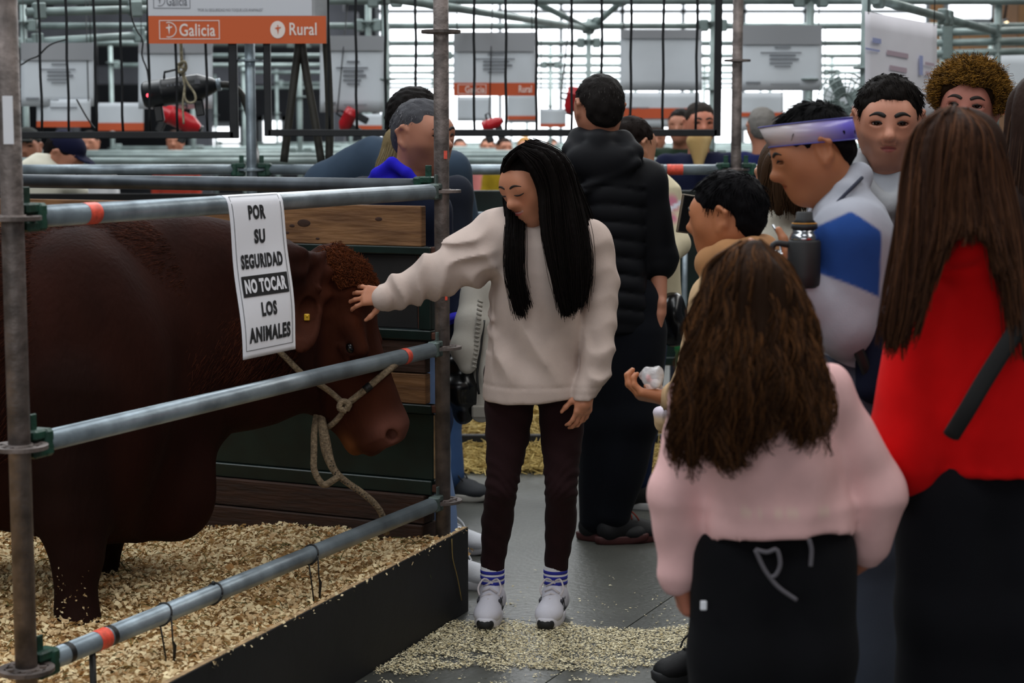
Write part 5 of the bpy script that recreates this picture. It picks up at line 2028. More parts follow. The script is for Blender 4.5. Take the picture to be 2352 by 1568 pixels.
def face_extras(H, root, brow_col, prims=None, gaze=(1, 0, 0), brows=True, lashes=True, closed=False, thick=1.0):
    h = H.h
    key = tuple(round(c, 4) for c in brow_col)
    mb_ = M_brow.setdefault(key, mat('brow_%d' % len(M_brow), brow_col, rough=0.7))
    up_ = [p_ for p_ in prims]
    for s in (1, -1):
        if not closed:
            c = H.p(0.282, 0.145 * s, 0.024)
            MB().ball(c, 0.078 * h, 14, 10).build('eye', M_eyew, root)
            g = nrm(H.f * gaze[0] + H.l * gaze[1] + H.u * gaze[2])
            e1 = nrm(np.cross(g, H.u))
            MB().ball(c + g * 0.050 * h, (0.040 * h, 0.040 * h, 0.034 * h), 12, 8, (e1, np.cross(g, e1), g)).build('iris', M_iris, root)
        if brows:
            pts = [surf(H, up_, y * s, z, 0.004) for (y, z) in ((0.05, 0.105), (0.10, 0.128), (0.155, 0.135), (0.225, 0.105))]
            MB().chain(resample(pts, 10), [thick * r * h for r in (0.014, 0.020, 0.022, 0.022, 0.020, 0.018, 0.016, 0.013, 0.010, 0.006)], 8, flat=(H.f, 0.55)).build('eyebrow', mb_, root)
        if lashes:
            z0 = 0.024 if not closed else 0.004
            dz = (0.0, 0.020, 0.024, 0.014, -0.002) if not closed else (0.004, -0.006, -0.010, -0.004, 0.008)
            pts = [surf(H, up_, y * s, z0 + d_, 0.0) for y, d_ in zip((0.080, 0.112, 0.15, 0.19, 0.226), dz)]
            MB().chain(resample(pts, 10), [r * h for r in (0.005, 0.009, 0.012, 0.013, 0.013, 0.013, 0.012, 0.011, 0.009, 0.005)], 6).build('eyelash', mb_, root)


def hand_prims(w_, d, n, th, s=1.0, curl=0.35, spread=0.10, col=None, thumb=0.9):
    """five-fingered hand: w_ wrist, d pointing direction, n palm side, th thumb side"""
    d = nrm(d)
    n = nrm(np.asarray(n, float) - d * np.dot(n, d))
    t = np.cross(d, n)
    if np.dot(t, th) < 0:
        t = -t
    w_ = np.asarray(w_, float)
    pr = [cap(w_ - d * 0.03 * s, w_ + d * 0.015 * s, 0.026 * s, 0.026 * s, k=0.015, col=col, sq=(n, 0.75))]
    offs = (0.033, 0.012, -0.010, -0.030)
    lens = (0.92, 1.03, 0.96, 0.76)
    base = (0.088, 0.092, 0.088, 0.078)
    for i in range(4):
        kb_ = w_ + d * base[i] * s + t * offs[i] * s - n * 0.004 * s
        pr.append(cap(w_ + d * 0.01 * s + t * offs[i] * 0.6 * s, kb_, 0.0165 * s, 0.0125 * s, k=0.014, col=col))
        a = kb_
        ang = 0.15 + curl * 0.55
        dd = nrm(d + t * spread * (1.5 - i) * 0.7)
        for j, L in enumerate((0.042, 0.027, 0.021)):
            v = dd * math.cos(ang) + n * math.sin(ang)
            b = a + v * L * s * lens[i]
            r0, r1 = ((0.0100, 0.0088), (0.0088, 0.0080), (0.0080, 0.0066))[j]
            pr.append(cap(a, b, r0 * s, r1 * s, k=0.004, col=col))
            a = b
            ang += curl * (0.9 + 0.25 * j)
    a = w_ + d * 0.022 * s + t * 0.022 * s + n * 0.008 * s
    dd = nrm(d * 0.62 + t * thumb + n * 0.30)
    for L, r0, r1 in ((0.042, 0.0150, 0.0118), (0.032, 0.0112, 0.0100), (0.025, 0.0098, 0.0078)):
        b = a + dd * L * s
        pr.append(cap(a, b, r0 * s, r1 * s, k=0.006, col=col))
        a = b
        dd = nrm(dd + d * 0.28 + n * 0.12)
    return pr


def scalp_prims(H, grow=1.06, low=-0.30, front=0.0, col=None, top=0.0, side=1.0):
    """skull cap of hair with the face left open"""
    h = H.h
    pr = [ell(H.p(-0.06, 0, 0.15 + top), [0.42 * grow * h, 0.335 * grow * side * h, 0.35 * grow * h], H.A, k=0.01, col=col),
          ell(H.p(-0.24, 0, -0.02), [0.24 * grow * h, 0.28 * grow * h, 0.34 * h], H.A, k=0.03, col=col)]
    q = ell(H.p(0.50 + front, 0, -0.24), [0.44 * h, 0.40 * h, 0.52 * h], H.A, k=0.012)
    q.op = 'sub'
    pr.append(q)
    q = cap(H.p(-0.035, -0.6, -0.09), H.p(-0.035, 0.6, -0.09), 0.185 * h, 0.185 * h, k=0.012)
    q.op = 'sub'
    pr.append(q)
    c_ = half(H.p(-0.2, 0, low), H.u * -1.0 + H.f * 0.15, k=0.02)
    pr.append(c_)
    return pr


def short_hair(H, root, col, n=900, length=0.03, grow=1.07, low=-0.28, front=0.0, seed=3, cvar=0.5, lift=0.5, top=0.0, name='hair', vox=0.006, r=0.0013, side=1.0, tip=None, curl=0.0, umin=-9.0):
    """cropped hair: skull cap plus short strands combed back"""
    rng = np.random.default_rng(seed)
    V, Q, C_ = sdf(scalp_prims(H, grow, low, front, col, top, side), vox=vox, base=col, disp=waves(seed, 10, 170, 0.0024))
    VV, QQ, CC = [V], [Q], [C_]
    # roots on the cap surface
    i = rng.integers(0, len(V), n)
    R0 = V[i]
    rel = (R0 - H.p(-0.08, 0, 0.1)) / H.h
    N = rel @ np.array([H.f, H.l, H.u]).T
    lf, ll, lu = N[:, 0], N[:, 1], N[:, 2]
    nrmv = rel / (np.linalg.norm(rel, axis=1)[:, None] + 1e-9)
    topn = np.clip((lu - 0.15) / 0.25, 0, 1)[:, None]
    flow = -H.u[None, :] * (1 - topn) + (H.f * 0.9 + H.l * 0.3)[None, :] * topn
    flow = flow - nrmv * (flow * nrmv).sum(1)[:, None]
    flow /= np.linalg.norm(flow, axis=1)[:, None] + 1e-6
    dr = flow + nrmv * lift * 0.7 + rng.normal(0, 0.14 + curl, (n, 3))
    dr /= np.linalg.norm(dr, axis=1)[:, None]
    L = length * rng.uniform(0.5, 1.2, n) * np.clip(0.30 + (lu + 0.1) * 1.1, 0.2, 1)
    K = 14 if curl else 6
    u = np.linspace(0, 1, K)
    cv = R0[:, None, :] - nrmv[:, None, :] * 0.003 + dr[:, None, :] * (u[None, :, None] * L[:, None, None])
    cv[:, :, 2] -= (0.35 * L)[:, None] * u[None, :] ** 2
    if curl:
        ph = rng.uniform(0, 6.28, (n, 1))
        sd_ = np.cross(dr, H.u + 0.01)
        cv += (sd_[:, None, :] * np.sin(u[None, :, None] * 15 + ph[:, :, None]) + nrmv[:, None, :] * np.cos(u[None, :, None] * 15 + ph[:, :, None])) * 0.0075
    tipr = (cv - H.p(0, 0, 0)) / H.h
    tf, tl, tu = tipr @ H.f, tipr @ H.l, tipr @ H.u
    bad = (lu < umin) | ((tf > 0.12) & (tu < 0.30 + front * 0.5) & (np.abs(tl) < 0.30)).any(1)
    cv = cv[~bad]
    n = len(cv)
    cc = np.array(col) * (1 + cvar * rng.uniform(-1, 1, (n, 1)))
    if tip is not None:
        m_ = rng.uniform(0, 1, (n, 1)) ** 1.3
        cc = cc * (1 - m_) + np.array(tip) * m_
    v, q, c = strand_mesh(cv, r, 0.0005, 3, np.clip(cc, 0, 1))
    QQ.append(q + len(V))
    VV.append(v)
    CC.append(c)
    return link(name, mesh_np(name, np.concatenate(VV), np.concatenate(QQ), None, True, np.concatenate(CC)), root, M_hair)


def shoe(root, heel, d, L=0.27, col=RGB(200, 200, 205), sole=RGB(225, 225, 228), w_=0.048, laces=None, name='shoe', vox=0.006, high=0.0, z0=0.0, stripes=None, toe_sole=None):
    """heel: ground point under the back of the heel; d: toe direction"""
    d = nrm((d[0], d[1], 0))
    e = np.cross(up, d)
    b = V3(heel[0], heel[1], z0)
    s = L / 0.27
    pr = [cap(b + d * 0.045 * s + up * 0.055, b + d * 0.072 * s + up * (0.072 + high), 0.040 * s, 0.040 * s, k=0.02),
          cap(b + d * 0.09 * s + up * 0.075, b + d * 0.17 * s + up * 0.05, 0.036 * s, 0.034 * s, k=0.03),
          cap(b + d * 0.05 * s + up * 0.042, b + d * 0.225 * s + up * 0.036, 0.036 * s, 0.030 * s, k=0.03),
          ell(b + d * 0.20 * s + up * 0.038, (0.062 * s, w_ * s, 0.030 * s), (d, e, up), k=0.02)]
    pr.append(half(b + up * 0.018, (0, 0, -1), k=0.004))
    o = sdf_obj(name, pr, M_shoe, root, vox=vox, base=col)
    # sole with a raised toe
    n = 28
    m = MB()
    ring = []
    for k in range(n):
        a = 2 * math.pi * k / n
        x = 0.132 * s + 0.138 * s * math.cos(a)
        wv = (w_ + 0.004) * s * (0.86 + 0.14 * math.cos(a - 0.0)) * (abs(math.sin(a)) ** 0.8) * (1 if math.sin(a) > 0 else -1)
        ring.append((x, wv))
    v, f = [], []
    for (zz_, g_) in ((0.0, 0.96), (0.006, 1.0), (0.026, 1.02), (0.030, 0.98)):
        for (x, y) in ring:
            rise = 0.012 * max(0, (x - 0.20 * s) / 0.07) ** 1.5 if zz_ < 0.02 else 0.010 * max(0, (x - 0.2 * s) / 0.07)
            v.append(b + d * ((x - 0.132 * s) * g_ + 0.132 * s) + e * y * g_ + up * (zz_ + rise))
    for j in range(3):
        for k in range(n):
            k2 = (k + 1) % n
            f.append((j * n + k, j * n + k2, (j + 1) * n + k2, (j + 1) * n + k))
    f.append(tuple(range(n))[::-1])
    f.append(tuple(3 * n + k for k in range(n)))
    m.add(v, f, True)
    so = m.build('sole', mat('sole_%02x%02x%02x' % tuple(int(255 * c) for c in sole), sole, rough=0.6), root)
    so.parent = o
    if toe_sole is not None:
        m = MB()
        m.ball(b + d * 0.258 * s + up * 0.020, (0.016 * s, 0.030 * s, 0.020), 16, 10, (d, e, up))
        q = m.build('toe_cap', mat('toe_rubber', toe_sole, rough=0.6), root)
        q.parent = o
    if laces is not None:
        ml = mat('lace_%02x%02x%02x' % tuple(int(255 * c) for c in laces), laces, rough=0.85)
        m = MB()
        for i in range(5):
            t_ = 0.105 + 0.024 * i
            zt = 0.112 - 0.012 * i
            sg_ = 1 if i % 2 else -1
            m.chain([b + d * t_ * s - e * 0.026 * s + up * (zt - 0.010) * 1, b + d * (t_ + 0.006) * s + up * (zt + 0.004), b + d * (t_ + 0.012 * sg_) * s + e * 0.026 * s + up * (zt - 0.010)], 0.0032, 6)
        for sg_ in (-1, 1):
            m.chain(resample([b + d * 0.105 * s + up * 0.118, b + d * 0.115 * s + e * 0.022 * sg_ + up * 0.128, b + d * 0.14 * s + e * 0.036 * sg_ + up * 0.105, b + d * 0.155 * s + e * 0.030 * sg_ + up * 0.085], 12), 0.003, 6)
        q = m.build('laces', ml, root)
        q.parent = o
    if stripes is not None:
        for i in range(3):
            m = MB()
            for sg_ in (-1, 1):
                c0 = b + d * (0.10 + 0.024 * i) * s + e * sg_ * 0.037 * s + up * 0.040
                m.bevbox(c0 + up * 0.012, (0.005, 0.004, 0.024), 0.001, (nrm(d + up * -0.55), e, nrm(up + d * 0.55)))
            q = m.build('side_stripe', mat('shoe_stripe', stripes, rough=0.6), root)
            q.parent = o
    return o


FOLD = {}


def folds(seed, amp=0.004, freq=38.0, aniso=(1, 1, 0.55)):
    a = waves(seed, 9, freq, amp, aniso)
    b = waves(seed + 100, 7, freq * 0.35, amp * 1.3, aniso)
    return lambda X, Y, Z: a(X, Y, Z) + b(X, Y, Z)


def person(label, base, face, H, skin=RGB(176, 124, 98), top=RGB(60, 60, 66), trousers=RGB(24, 25, 30), shoes=None, head=None, hair=None,
           torso=None, arms=None, legs=None, hem=0.49, vox=0.012, hvox=0.006, sleeve=None, collar=None, top_extra=(), top_disp=None, top_colf=None,
           top_mat=None, leg_r=None, face_kw=None, brow=RGB(28, 20, 16), eyes=True, group=None, skip_legs=False, top_name='sweater', leg_name='trousers', tr_colf=None, B=None, C=None,
           skin_colf=None, hp_kw=None, tr_disp=None, cuffs=0.0):
    """one person: continuous body mesh, clothing and hair as children"""
    f = nrm((face[0], face[1], 0))
    l = np.cross(up, f)
    x, y = base
    o0 = V3(x, y, 0)
    root = thing('person', label, 'person', o0, group)
    k = H / 1.65

    def J(fwd, left, z):
        return o0 + f * fwd * H + l * left * H + up * z * H
    if head is None:
        head = {}
    Hd = Head(head.get('c', J(0.015, 0, 0.932)), head.get('f', f), head.get('up', (0, 0, 1)), head.get('h', 0.136 * H))
    nb = head.get('nb', J(-0.005, 0, 0.82))
    hk = dict(nk=nb)
    hk.update(hp_kw or {})
    pr = head_prims(Hd, skin, **hk)
    pr += [ell(nb - up * 0.07 * H, (0.03 * H, 0.03 * H, 0.05 * H), k=0.04)]
    if arms is None:
        arms = [dict(), dict()]
    ex = []
    A_list = []
    for i, a in enumerate(arms):
        s = 1 if i == 0 else -1
        if a is None:
            continue
        sh = a.get('sh', J(0, 0.112 * s, 0.80))
        el = a.get('el', J(-0.015, 0.135 * s, 0.63))
        wr = a.get('wr', J(0.035, 0.135 * s, 0.485))
        A_list.append((sh, el, wr, a))
        hd = a.get('hand', dict())
        if hd is not None:
            d = hd.get('d', wr - el)
            hprs = hand_prims(wr, d, hd.get('n', -l * s), hd.get('th', f), hd.get('s', k * 0.98), hd.get('curl', 0.4), hd.get('spread', 0.1), thumb=hd.get('thumb', 0.9))
            hprs += [cap(el, wr, 0.034 * k, 0.024 * k, k=0.01), cap(sh, el, 0.04 * k, 0.034 * k, k=0.01)]
            ex.append((hprs, dict(vox=hvox * 0.85)))
    sdf_obj('body', pr, M_skin, root, extra=ex, vox=hvox, base=skin, csoft=0.0009, colf=lip_paint(Hd, (hp_kw or {}).get('lip') or tuple(a_ * b_ for a_, b_ in zip(skin, (0.92, 0.62, 0.60))), (hp_kw or {}).get('smile', 0.0), None, skin_colf))
    if eyes:
        face_extras(Hd, root, brow, prims=pr, **(face_kw or {}))
    # upper garment
    if torso is None:
        torso = [(hem * H, 0, 0, 0.108 * H, 0.078 * H), (0.56 * H, 0, 0, 0.106 * H, 0.078 * H), (0.66 * H, 0, 0, 0.108 * H, 0.080 * H), (0.75 * H, 0, 0, 0.116 * H, 0.080 * H), (0.80 * H, 0, 0, 0.108 * H, 0.066 * H), (0.835 * H, 0, -0.005, 0.055 * H, 0.045 * H)]
        tp = [loft(torso, o=o0, B=l, C=f, k=0.04, col=top, n=2.3)]
    else:
        tp = [loft(torso, A=(0, 0, 1), B=(1, 0, 0) if B is None else B, C=(0, 1, 0) if C is None else C, k=0.04, col=top, n=2.3)]
    sr = sleeve or (0.062, 0.050, 0.040)
    for (sh, el, wr, a) in A_list:
        c_ = a.get('col', top)
        r_ = a.get('r', sr)
        nbk = nb * 0.35 + sh * 0.65
        tp += [cap(nbk, sh, 0.052 * k, r_[0] * k, k=0.05, col=c_)]
        wend = wr if a.get('full', True) else el + (wr - el) * a.get('cut', 0.2)
        tp += [cap(sh, el, r_[0] * k, r_[1] * k, k=0.03, col=c_), cap(el, wend - nrm(wr - el) * 0.03 * k, r_[1] * k, r_[2] * k, k=0.02, col=c_)]
        if a.get('full', True):
            tp += [cap(wend - nrm(wr - el) * 0.035 * k, wend - nrm(wr - el) * 0.003, r_[2] * 0.86 * k, r_[2] * 0.80 * k, k=0.004, col=c_)]
    tp += list(top_extra)
    if collar is not None:
        cc_ = [nb + up * 0.012 + (f * math.cos(t_) + l * math.sin(t_)) * collar[0] + f * 0.012 + up * 0.018 * -math.cos(t_) for t_ in np.linspace(0, 2 * math.pi, 13)]
        tp += caps(cc_, collar[1], k=0.01, col=collar[2] if len(collar) > 2 else top)
    sdf_obj(top_name, tp, top_mat or M_fab, root, vox=vox, base=top, disp=top_disp or folds(int(abs(x * 37 + y * 91)) + 1, 0.0035), colf=top_colf)
    # legs
    if not skip_legs:
        if legs is None:
            legs = [[J(0, 0.055 * s, 0.5), J(0.012, 0.058 * s, 0.27), J(-0.01, 0.06 * s, 0.055)] for s in (1, -1)]
        lr = leg_r or (0.085, 0.062, 0.05)
        lp = [ell(J(0, 0, 0.52), (0.098 * H, 0.072 * H, 0.07 * H) if abs(f[1]) > 0.7 else (0.072 * H, 0.098 * H, 0.07 * H), k=0.05)]
        for q in legs:
            lp += caps(q, [lr[min(i, len(lr) - 1)] * k for i in range(len(q))], k=0.03)
        sdf_obj(leg_name, lp, M_fab, root, vox=vox, base=trousers, disp=tr_disp or folds(int(abs(x * 57 + y * 31)) + 2, 0.003), colf=tr_colf)
        if shoes is not None:
            for i, q in enumerate(legs):
                an = q[-1]
                d = shoes.get('d', f)
                if isinstance(d, list):
                    d = d[i]
                d = nrm((d[0], d[1], 0))
                shoe(root, an - d * 0.065 * k, d, shoes.get('L', 0.158 * H), shoes.get('col', RGB(30, 30, 32)), shoes.get('sole', RGB(200, 200, 200)), laces=shoes.get('laces'), vox=max(0.006, vox * 0.7))
    root['_h'] = 0
    del root['_h']
    return root, Hd, nb


def tsec(py, x0, x1, Y, hd, dy=0.0):
    """torso section from the photo: z, centre x, centre y, half width, half depth"""
    a, b = P(x0, py, Y), P(x1, py, Y)
    return (a[2], (a[0] + b[0]) / 2, Y + dy, (b[0] - a[0]) / 2, hd)
# ------------------------------------------------------------------ the girl reaching over to the bull
SK_G = RGB(190, 128, 98)
SW = RGB(192, 174, 165)
girl = thing('person', 'girl with long black hair in a beige sweatshirt stroking the bull', 'person', G(1192, 1430))
Hg = Head(P(1222, 417, 5.44), (-0.66, -0.62, -0.42), (-0.32, -0.2, 0.92), 0.222)
pr = head_prims(Hg, SK_G, lip=RGB(196, 92, 88), nose=0.85, jaw=0.94, eyes='closed', smile=1.2, nk=P(1262, 525, 5.52), cheek=1.1)
# teeth line showing in the smile
_unused = [cap(Hg.p(0.408, -0.058, -0.247), Hg.p(0.408, 0.058, -0.247), 0.011 * 0.222, 0.011 * 0.222, k=0.001, col=RGB(235, 228, 220))]
pr += [ell(P(1250, 640, 5.53), (0.11, 0.075, 0.17), k=0.05), cap(P(1262, 525, 5.52), P(1250, 600, 5.53), 0.055, 0.09, k=0.05)]
shR, elR, wrR = P(1152, 548, 5.47), P(1012, 628, 5.42), P(874, 688, 5.385)
shL, elL, wrL = P(1352, 562, 5.5), P(1376, 735, 5.47), P(1340, 925, 5.385)
hR = hand_prims(wrR + (elR - wrR) * 0.12, (-0.97, 0.02, 0.05), (-0.30, 0.85, -0.40), (0.1, -0.25, -1), 0.74, curl=0.42, spread=0.32, thumb=1.0)
hR += [cap(elR, wrR, 0.026, 0.019, k=0.01), cap(shR, elR, 0.04, 0.034, k=0.01)]
hL = hand_prims(wrL + (elL - wrL) * 0.16, (-0.16, -0.10, -1), (-0.60, 0.8, 0.1), (-0.75, -0.6, 0), 0.76, curl=0.40, spread=0.03, thumb=0.45)
hL += [cap(elL, wrL, 0.034, 0.025, k=0.01), cap(shL, elL, 0.04, 0.034, k=0.01)]
fb_ = (Hg.c - 0.17, Hg.c + V3(0.17, 0.17, 0.16), 0.0030)


def girl_skin(V, c):
    rel = (V - Hg.c) / Hg.h
    a, b, d = rel @ Hg.f, rel @ Hg.l, rel @ Hg.u
    blush = np.exp(-(((np.abs(b) - 0.17) / 0.08) ** 2 + ((d + 0.10) / 0.09) ** 2)) * (a > 0.1)
    return c * (1 + blush[:, None] * np.array([0.05, -0.05, -0.05]))


sdf_obj('body', pr, M_skin, girl, extra=[(hR, dict(vox=0.0038, fine=None)), (hL, dict(vox=0.0038, fine=None))], vox=0.009, fine=(fb_,), base=SK_G, csoft=0.0008, colf=lip_paint(Hg, RGB(190, 88, 84), 1.2, RGB(226, 214, 206), girl_skin))
face_extras(Hg, girl, RGB(34, 22, 17), prims=pr, closed=True, thick=0.75)
# sweatshirt
ts = [tsec(918, 1110, 1350, 5.5, 0.150), tsec(880, 1110, 1346, 5.5, 0.152), tsec(800, 1114, 1340, 5.5, 0.148), tsec(700, 1122, 1334, 5.5, 0.142), tsec(620, 1126, 1338, 5.5, 0.136), tsec(560, 1128, 1352, 5.5, 0.122), tsec(520, 1150, 1342, 5.51, 0.095), tsec(500, 1200, 1312, 5.52, 0.07)]
tp = [loft(ts, A=(0, 0, 1), B=(1, 0, 0), C=(0, 1, 0), k=0.05, n=2.25)]
tp += [cap(P(1240, 520, 5.52), shR, 0.062, 0.080, k=0.05), cap(P(1268, 520, 5.52), shL, 0.062, 0.072, k=0.05)]
tp += caps([shR, P(1085, 590, 5.445), elR, P(940, 660, 5.41), P(893, 680, 5.408)], [0.092, 0.084, 0.067, 0.049, 0.041], k=0.025)
tp += caps([P(897, 678, 5.408), wrR + (elR - wrR) * 0.05], [0.036, 0.0335], k=0.003)
tp += caps([shL, P(1380, 650, 5.49), elL, P(1368, 830, 5.42), P(1347, 893, 5.395)], [0.076, 0.056, 0.051, 0.047, 0.044], k=0.012)
tp += caps([P(1346, 895, 5.395), P(1340, 922, 5.386)], [0.040, 0.037], k=0.004)
cc_ = [P(1258, 520, 5.5) + V3(math.cos(t_) * 0.075, math.sin(t_) * 0.062, 0.012 - 0.020 * -math.sin(t_)) for t_ in np.linspace(0, 2 * math.pi, 17)]
tp += caps(cc_, 0.013, k=0.008)
hz = P(1240, 916, 5.5)[2]
tp.append(half((0, 0, hz + 0.002), (0.04, 0, -1), k=0.006))
fa = waves(61, 8, 26, 0.0045, (0.8, 0.8, 0.6))
fbw = waves(62, 8, 60, 0.0022, (1, 1, 0.7))
axR = nrm(elR - shR)
axF = nrm(wrR - elR)


def ridge(t):
    """sharp-crested periodic fold"""
    return 1 - 2 * np.abs(np.sin(t)) ** 1.15


def girl_folds(X, Y, Z):
    # long soft folds in the body, slanting creases along the sleeves, ribbed hem
    r1 = (X - elR[0]) * axF[0] + (Y - elR[1]) * axF[1] + (Z - elR[2]) * axF[2]
    slv = np.clip((-0.03 - X) / 0.08, 0, 1) * (Z > 0.85)
    wob = 0.9 * np.sin(Z * 31 + X * 11) + 0.7 * np.sin(Z * 17 - Y * 23)
    rings = 0.0072 * ridge(r1 * 52 + Z * 14 + wob) * np.clip((r1 + 0.06) / 0.08, 0, 1) * np.clip((0.185 - r1) / 0.03, 0, 1)
    upper = 0.0080 * ridge(X * 21 - Z * 34 + wob) * np.clip((-r1 + 0.03) / 0.06, 0, 1)
    lf = np.clip((X - 0.218) / 0.02, 0, 1)
    lr_ = 0.0085 * ridge(Z * 38 + 14 * X + 1.2 * np.sin(X * 30 + Y * 13) + Y * 20) * np.clip((0.98 - Z) / 0.2, 0.25, 1) * np.clip((Z - 0.70) / 0.03, 0, 1)
    body = (1 - lf) * (X > -0.06)
    diag = 0.0115 * ridge(Z * 9 + X * 17 + 0.8 * np.sin(X * 9 + Z * 7)) * np.clip((1.05 - Z) / 0.15, 0, 1) * np.clip((Z - hz - 0.05) / 0.08, 0, 1) * body
    armp = 0.0085 * ridge(X * 30 + Z * 24) * np.exp(-((X + 0.06) / 0.07) ** 2 - ((Z - 1.10) / 0.10) ** 2)
    hem_ = 0.0025 * np.exp(-((Z - hz - 0.052) / 0.005) ** 2) * (Z < hz + 0.08)
    return fa(X, Y, Z) * 0.9 + fbw(X, Y, Z) * 0.6 - (rings + upper) * slv - lr_ * lf - diag - armp + hem_


sdf_obj('sweatshirt', tp, M_fab, girl, vox=0.0062, base=SW, disp=girl_folds)
# leggings
LG = RGB(38, 21, 23)
knL, knR = P(1152, 1120, 5.47), P(1289, 1120, 5.47)
lp = [ell(P(1228, 860, 5.52), (0.158, 0.115, 0.09), k=0.04)]
lp += caps([P(1172, 890, 5.53), P(1166, 1000, 5.51), knL, P(1142, 1200, 5.55), P(1132, 1290, 5.60), P(1131, 1312, 5.60)], [0.082, 0.066, 0.0475, 0.0485, 0.0365, 0.036], k=0.008)
lp += caps([P(1292, 890, 5.53), P(1290, 1000, 5.51), knR, P(1288, 1200, 5.55), P(1278, 1290, 5.60), P(1277, 1312, 5.60)], [0.080, 0.064, 0.0485, 0.0485, 0.0365, 0.036], k=0.008)
zk = knL[2]


def leg_folds(X, Y, Z):
    return 0.0028 * np.sin(Z * 190 + 12 * np.sin(X * 25)) * np.exp(-((Z - zk - 0.02) / 0.07) ** 2) + 0.0015 * np.sin(Z * 90 + X * 60)


za = P(1131, 1308, 5.60)[2]
lp.append(half((0, 0, za), (0, 0, -1), k=0.004))
sdf_obj('leggings', lp, M_fab, girl, vox=0.0062, base=LG, disp=leg_folds)
# socks with three blue stripes, and trainers
M_sock = mat('white_sock', RGB(214, 212, 214), rough=0.95, bump=0.2, bscale=300)
M_sockb = mat('blue_sock_stripe', RGB(38, 44, 148), rough=0.95)
for (px, dr) in ((1131, (-0.12, -1, 0)), (1276, (-0.20, -1, 0))):
    c = P(px, 1330, 5.60)
    so = MB().lathe([(0.034, 0.045), (0.035, 0.06), (0.0365, 0.10), (0.0372, za + 0.012), (0.034, za + 0.014)], (c[0], c[1], 0), n=24).build('sock', M_sock, girl)
    for z in (0.110, 0.127, 0.144):
        st = MB().lathe([(0.0368, z - 0.0052), (0.0378, z - 0.0048), (0.0382, z + 0.0048), (0.0372, z + 0.0052)], (c[0], c[1], 0), n=24).build('sock_stripe', M_sockb, girl)
        st.parent = so
    d = nrm(dr)
    shoe(girl, V3(c[0], c[1], 0) - d * 0.062, d, 0.245, RGB(206, 204, 214), RGB(214, 212, 220), w_=0.046, laces=RGB(196, 188, 190), vox=0.0048, stripes=RGB(40, 40, 48), toe_sole=RGB(18, 18, 20))
# hair
HB = RGB(17, 13, 12)


def gl(*q):
    return [P(*p_) for p_ in q]


right = [gl((1192, 350, 5.335), (1222, 388, 5.33), (1246, 440, 5.345), (1250, 505, 5.33), (1260, 580, 5.315), (1278, 650, 5.315), (1296, 716, 5.32)),
         gl((1200, 340, 5.35), (1250, 365, 5.335), (1274, 440, 5.345), (1282, 530, 5.33), (1290, 620, 5.315), (1302, 722, 5.32)),
         gl((1206, 333, 5.38), (1272, 362, 5.36), (1302, 440, 5.375), (1318, 530, 5.345), (1326, 620, 5.325), (1322, 712, 5.325)),
         gl((1212, 328, 5.41), (1286, 362, 5.41), (1318, 440, 5.43), (1338, 520, 5.40), (1348, 600, 5.36), (1340, 690, 5.34)),
         gl((1222, 326, 5.45), (1290, 362, 5.48), (1326, 440, 5.53), (1352, 505, 5.54), (1364, 560, 5.58), (1360, 640, 5.63)),
         gl((1230, 328, 5.50), (1284, 370, 5.56), (1300, 460, 5.62), (1310, 560, 5.66), (1315, 660, 5.67))]
left = [gl((1192, 345, 5.335), (1166, 380, 5.37), (1160, 430, 5.45), (1168, 500, 5.40), (1166, 560, 5.345), (1168, 640, 5.32), (1188, 722, 5.32)),
        gl((1196, 338, 5.36), (1160, 372, 5.41), (1162, 430, 5.50), (1180, 500, 5.41), (1180, 560, 5.345), (1182, 640, 5.32), (1200, 725, 5.32)),
        gl((1200, 334, 5.38), (1166, 366, 5.44), (1172, 430, 5.53), (1198, 500, 5.42), (1198, 560, 5.35), (1200, 640, 5.325), (1216, 698, 5.325))]
sc_ = [ell(Hg.p(-0.06, 0, 0.15), [0.44 * Hg.h, 0.355 * Hg.h, 0.365 * Hg.h], Hg.A, k=0.01), ell(Hg.p(-0.22, 0, -0.1), [0.26 * Hg.h, 0.32 * Hg.h, 0.38 * Hg.h], Hg.A, k=0.03)]
q = ell(Hg.p(0.52, -0.03, -0.17), [0.44 * Hg.h, 0.36 * Hg.h, 0.52 * Hg.h], Hg.A, k=0.012)
q.op = 'sub'
sc_.append(q)
hair_obj('hair', girl, M_hair, [(right, 2600, dict(spread=0.009, mass_r=0.020, K=18, wave=0.0015)), (left, 900, dict(spread=0.007, mass_r=0.014, K=18, wave=0.0015))],
         HB, cvar=0.5, strand_r=0.0014, scalp=sc_, mass_vox=0.0065, seed=5)
# ------------------------------------------------------------------ man in the black padded vest, back to the viewer
BK = RGB(10, 11, 16)
Yv = 6.68
ts = [tsec(760, 1345, 1498, Yv, 0.135), tsec(700, 1350, 1495, Yv, 0.14), tsec(600, 1345, 1482, Yv, 0.145), tsec(500, 1322, 1478, Yv, 0.15), tsec(430, 1310, 1484, Yv, 0.15), tsec(370, 1308, 1470, Yv, 0.13), tsec(335, 1322, 1440, Yv, 0.10), tsec(318, 1340, 1415, Yv, 0.07)]
vl = [P(1300, 300, Yv)]
hood = caps([P(1312, 345, Yv - 0.07), P(1330, 318, Yv - 0.03), P(1375, 322, Yv - 0.10), P(1430, 325, Yv - 0.04), P(1452, 350, Yv - 0.08)], [0.040, 0.036, 0.036, 0.036, 0.040], k=0.025, col=BK)
hood += [ell(P(1378, 372, Yv - 0.115), (0.13, 0.045, 0.07), k=0.025, col=BK), cap(P(1328, 440, Yv - 0.135), P(1462, 375, Yv - 0.125), 0.022, 0.020, k=0.008, col=BK), cap(P(1320, 355, Yv - 0.12), P(1445, 350, Yv - 0.12), 0.016, 0.016, k=0.008, col=BK)]
ribw = waves(71, 6, 40, 0.003)


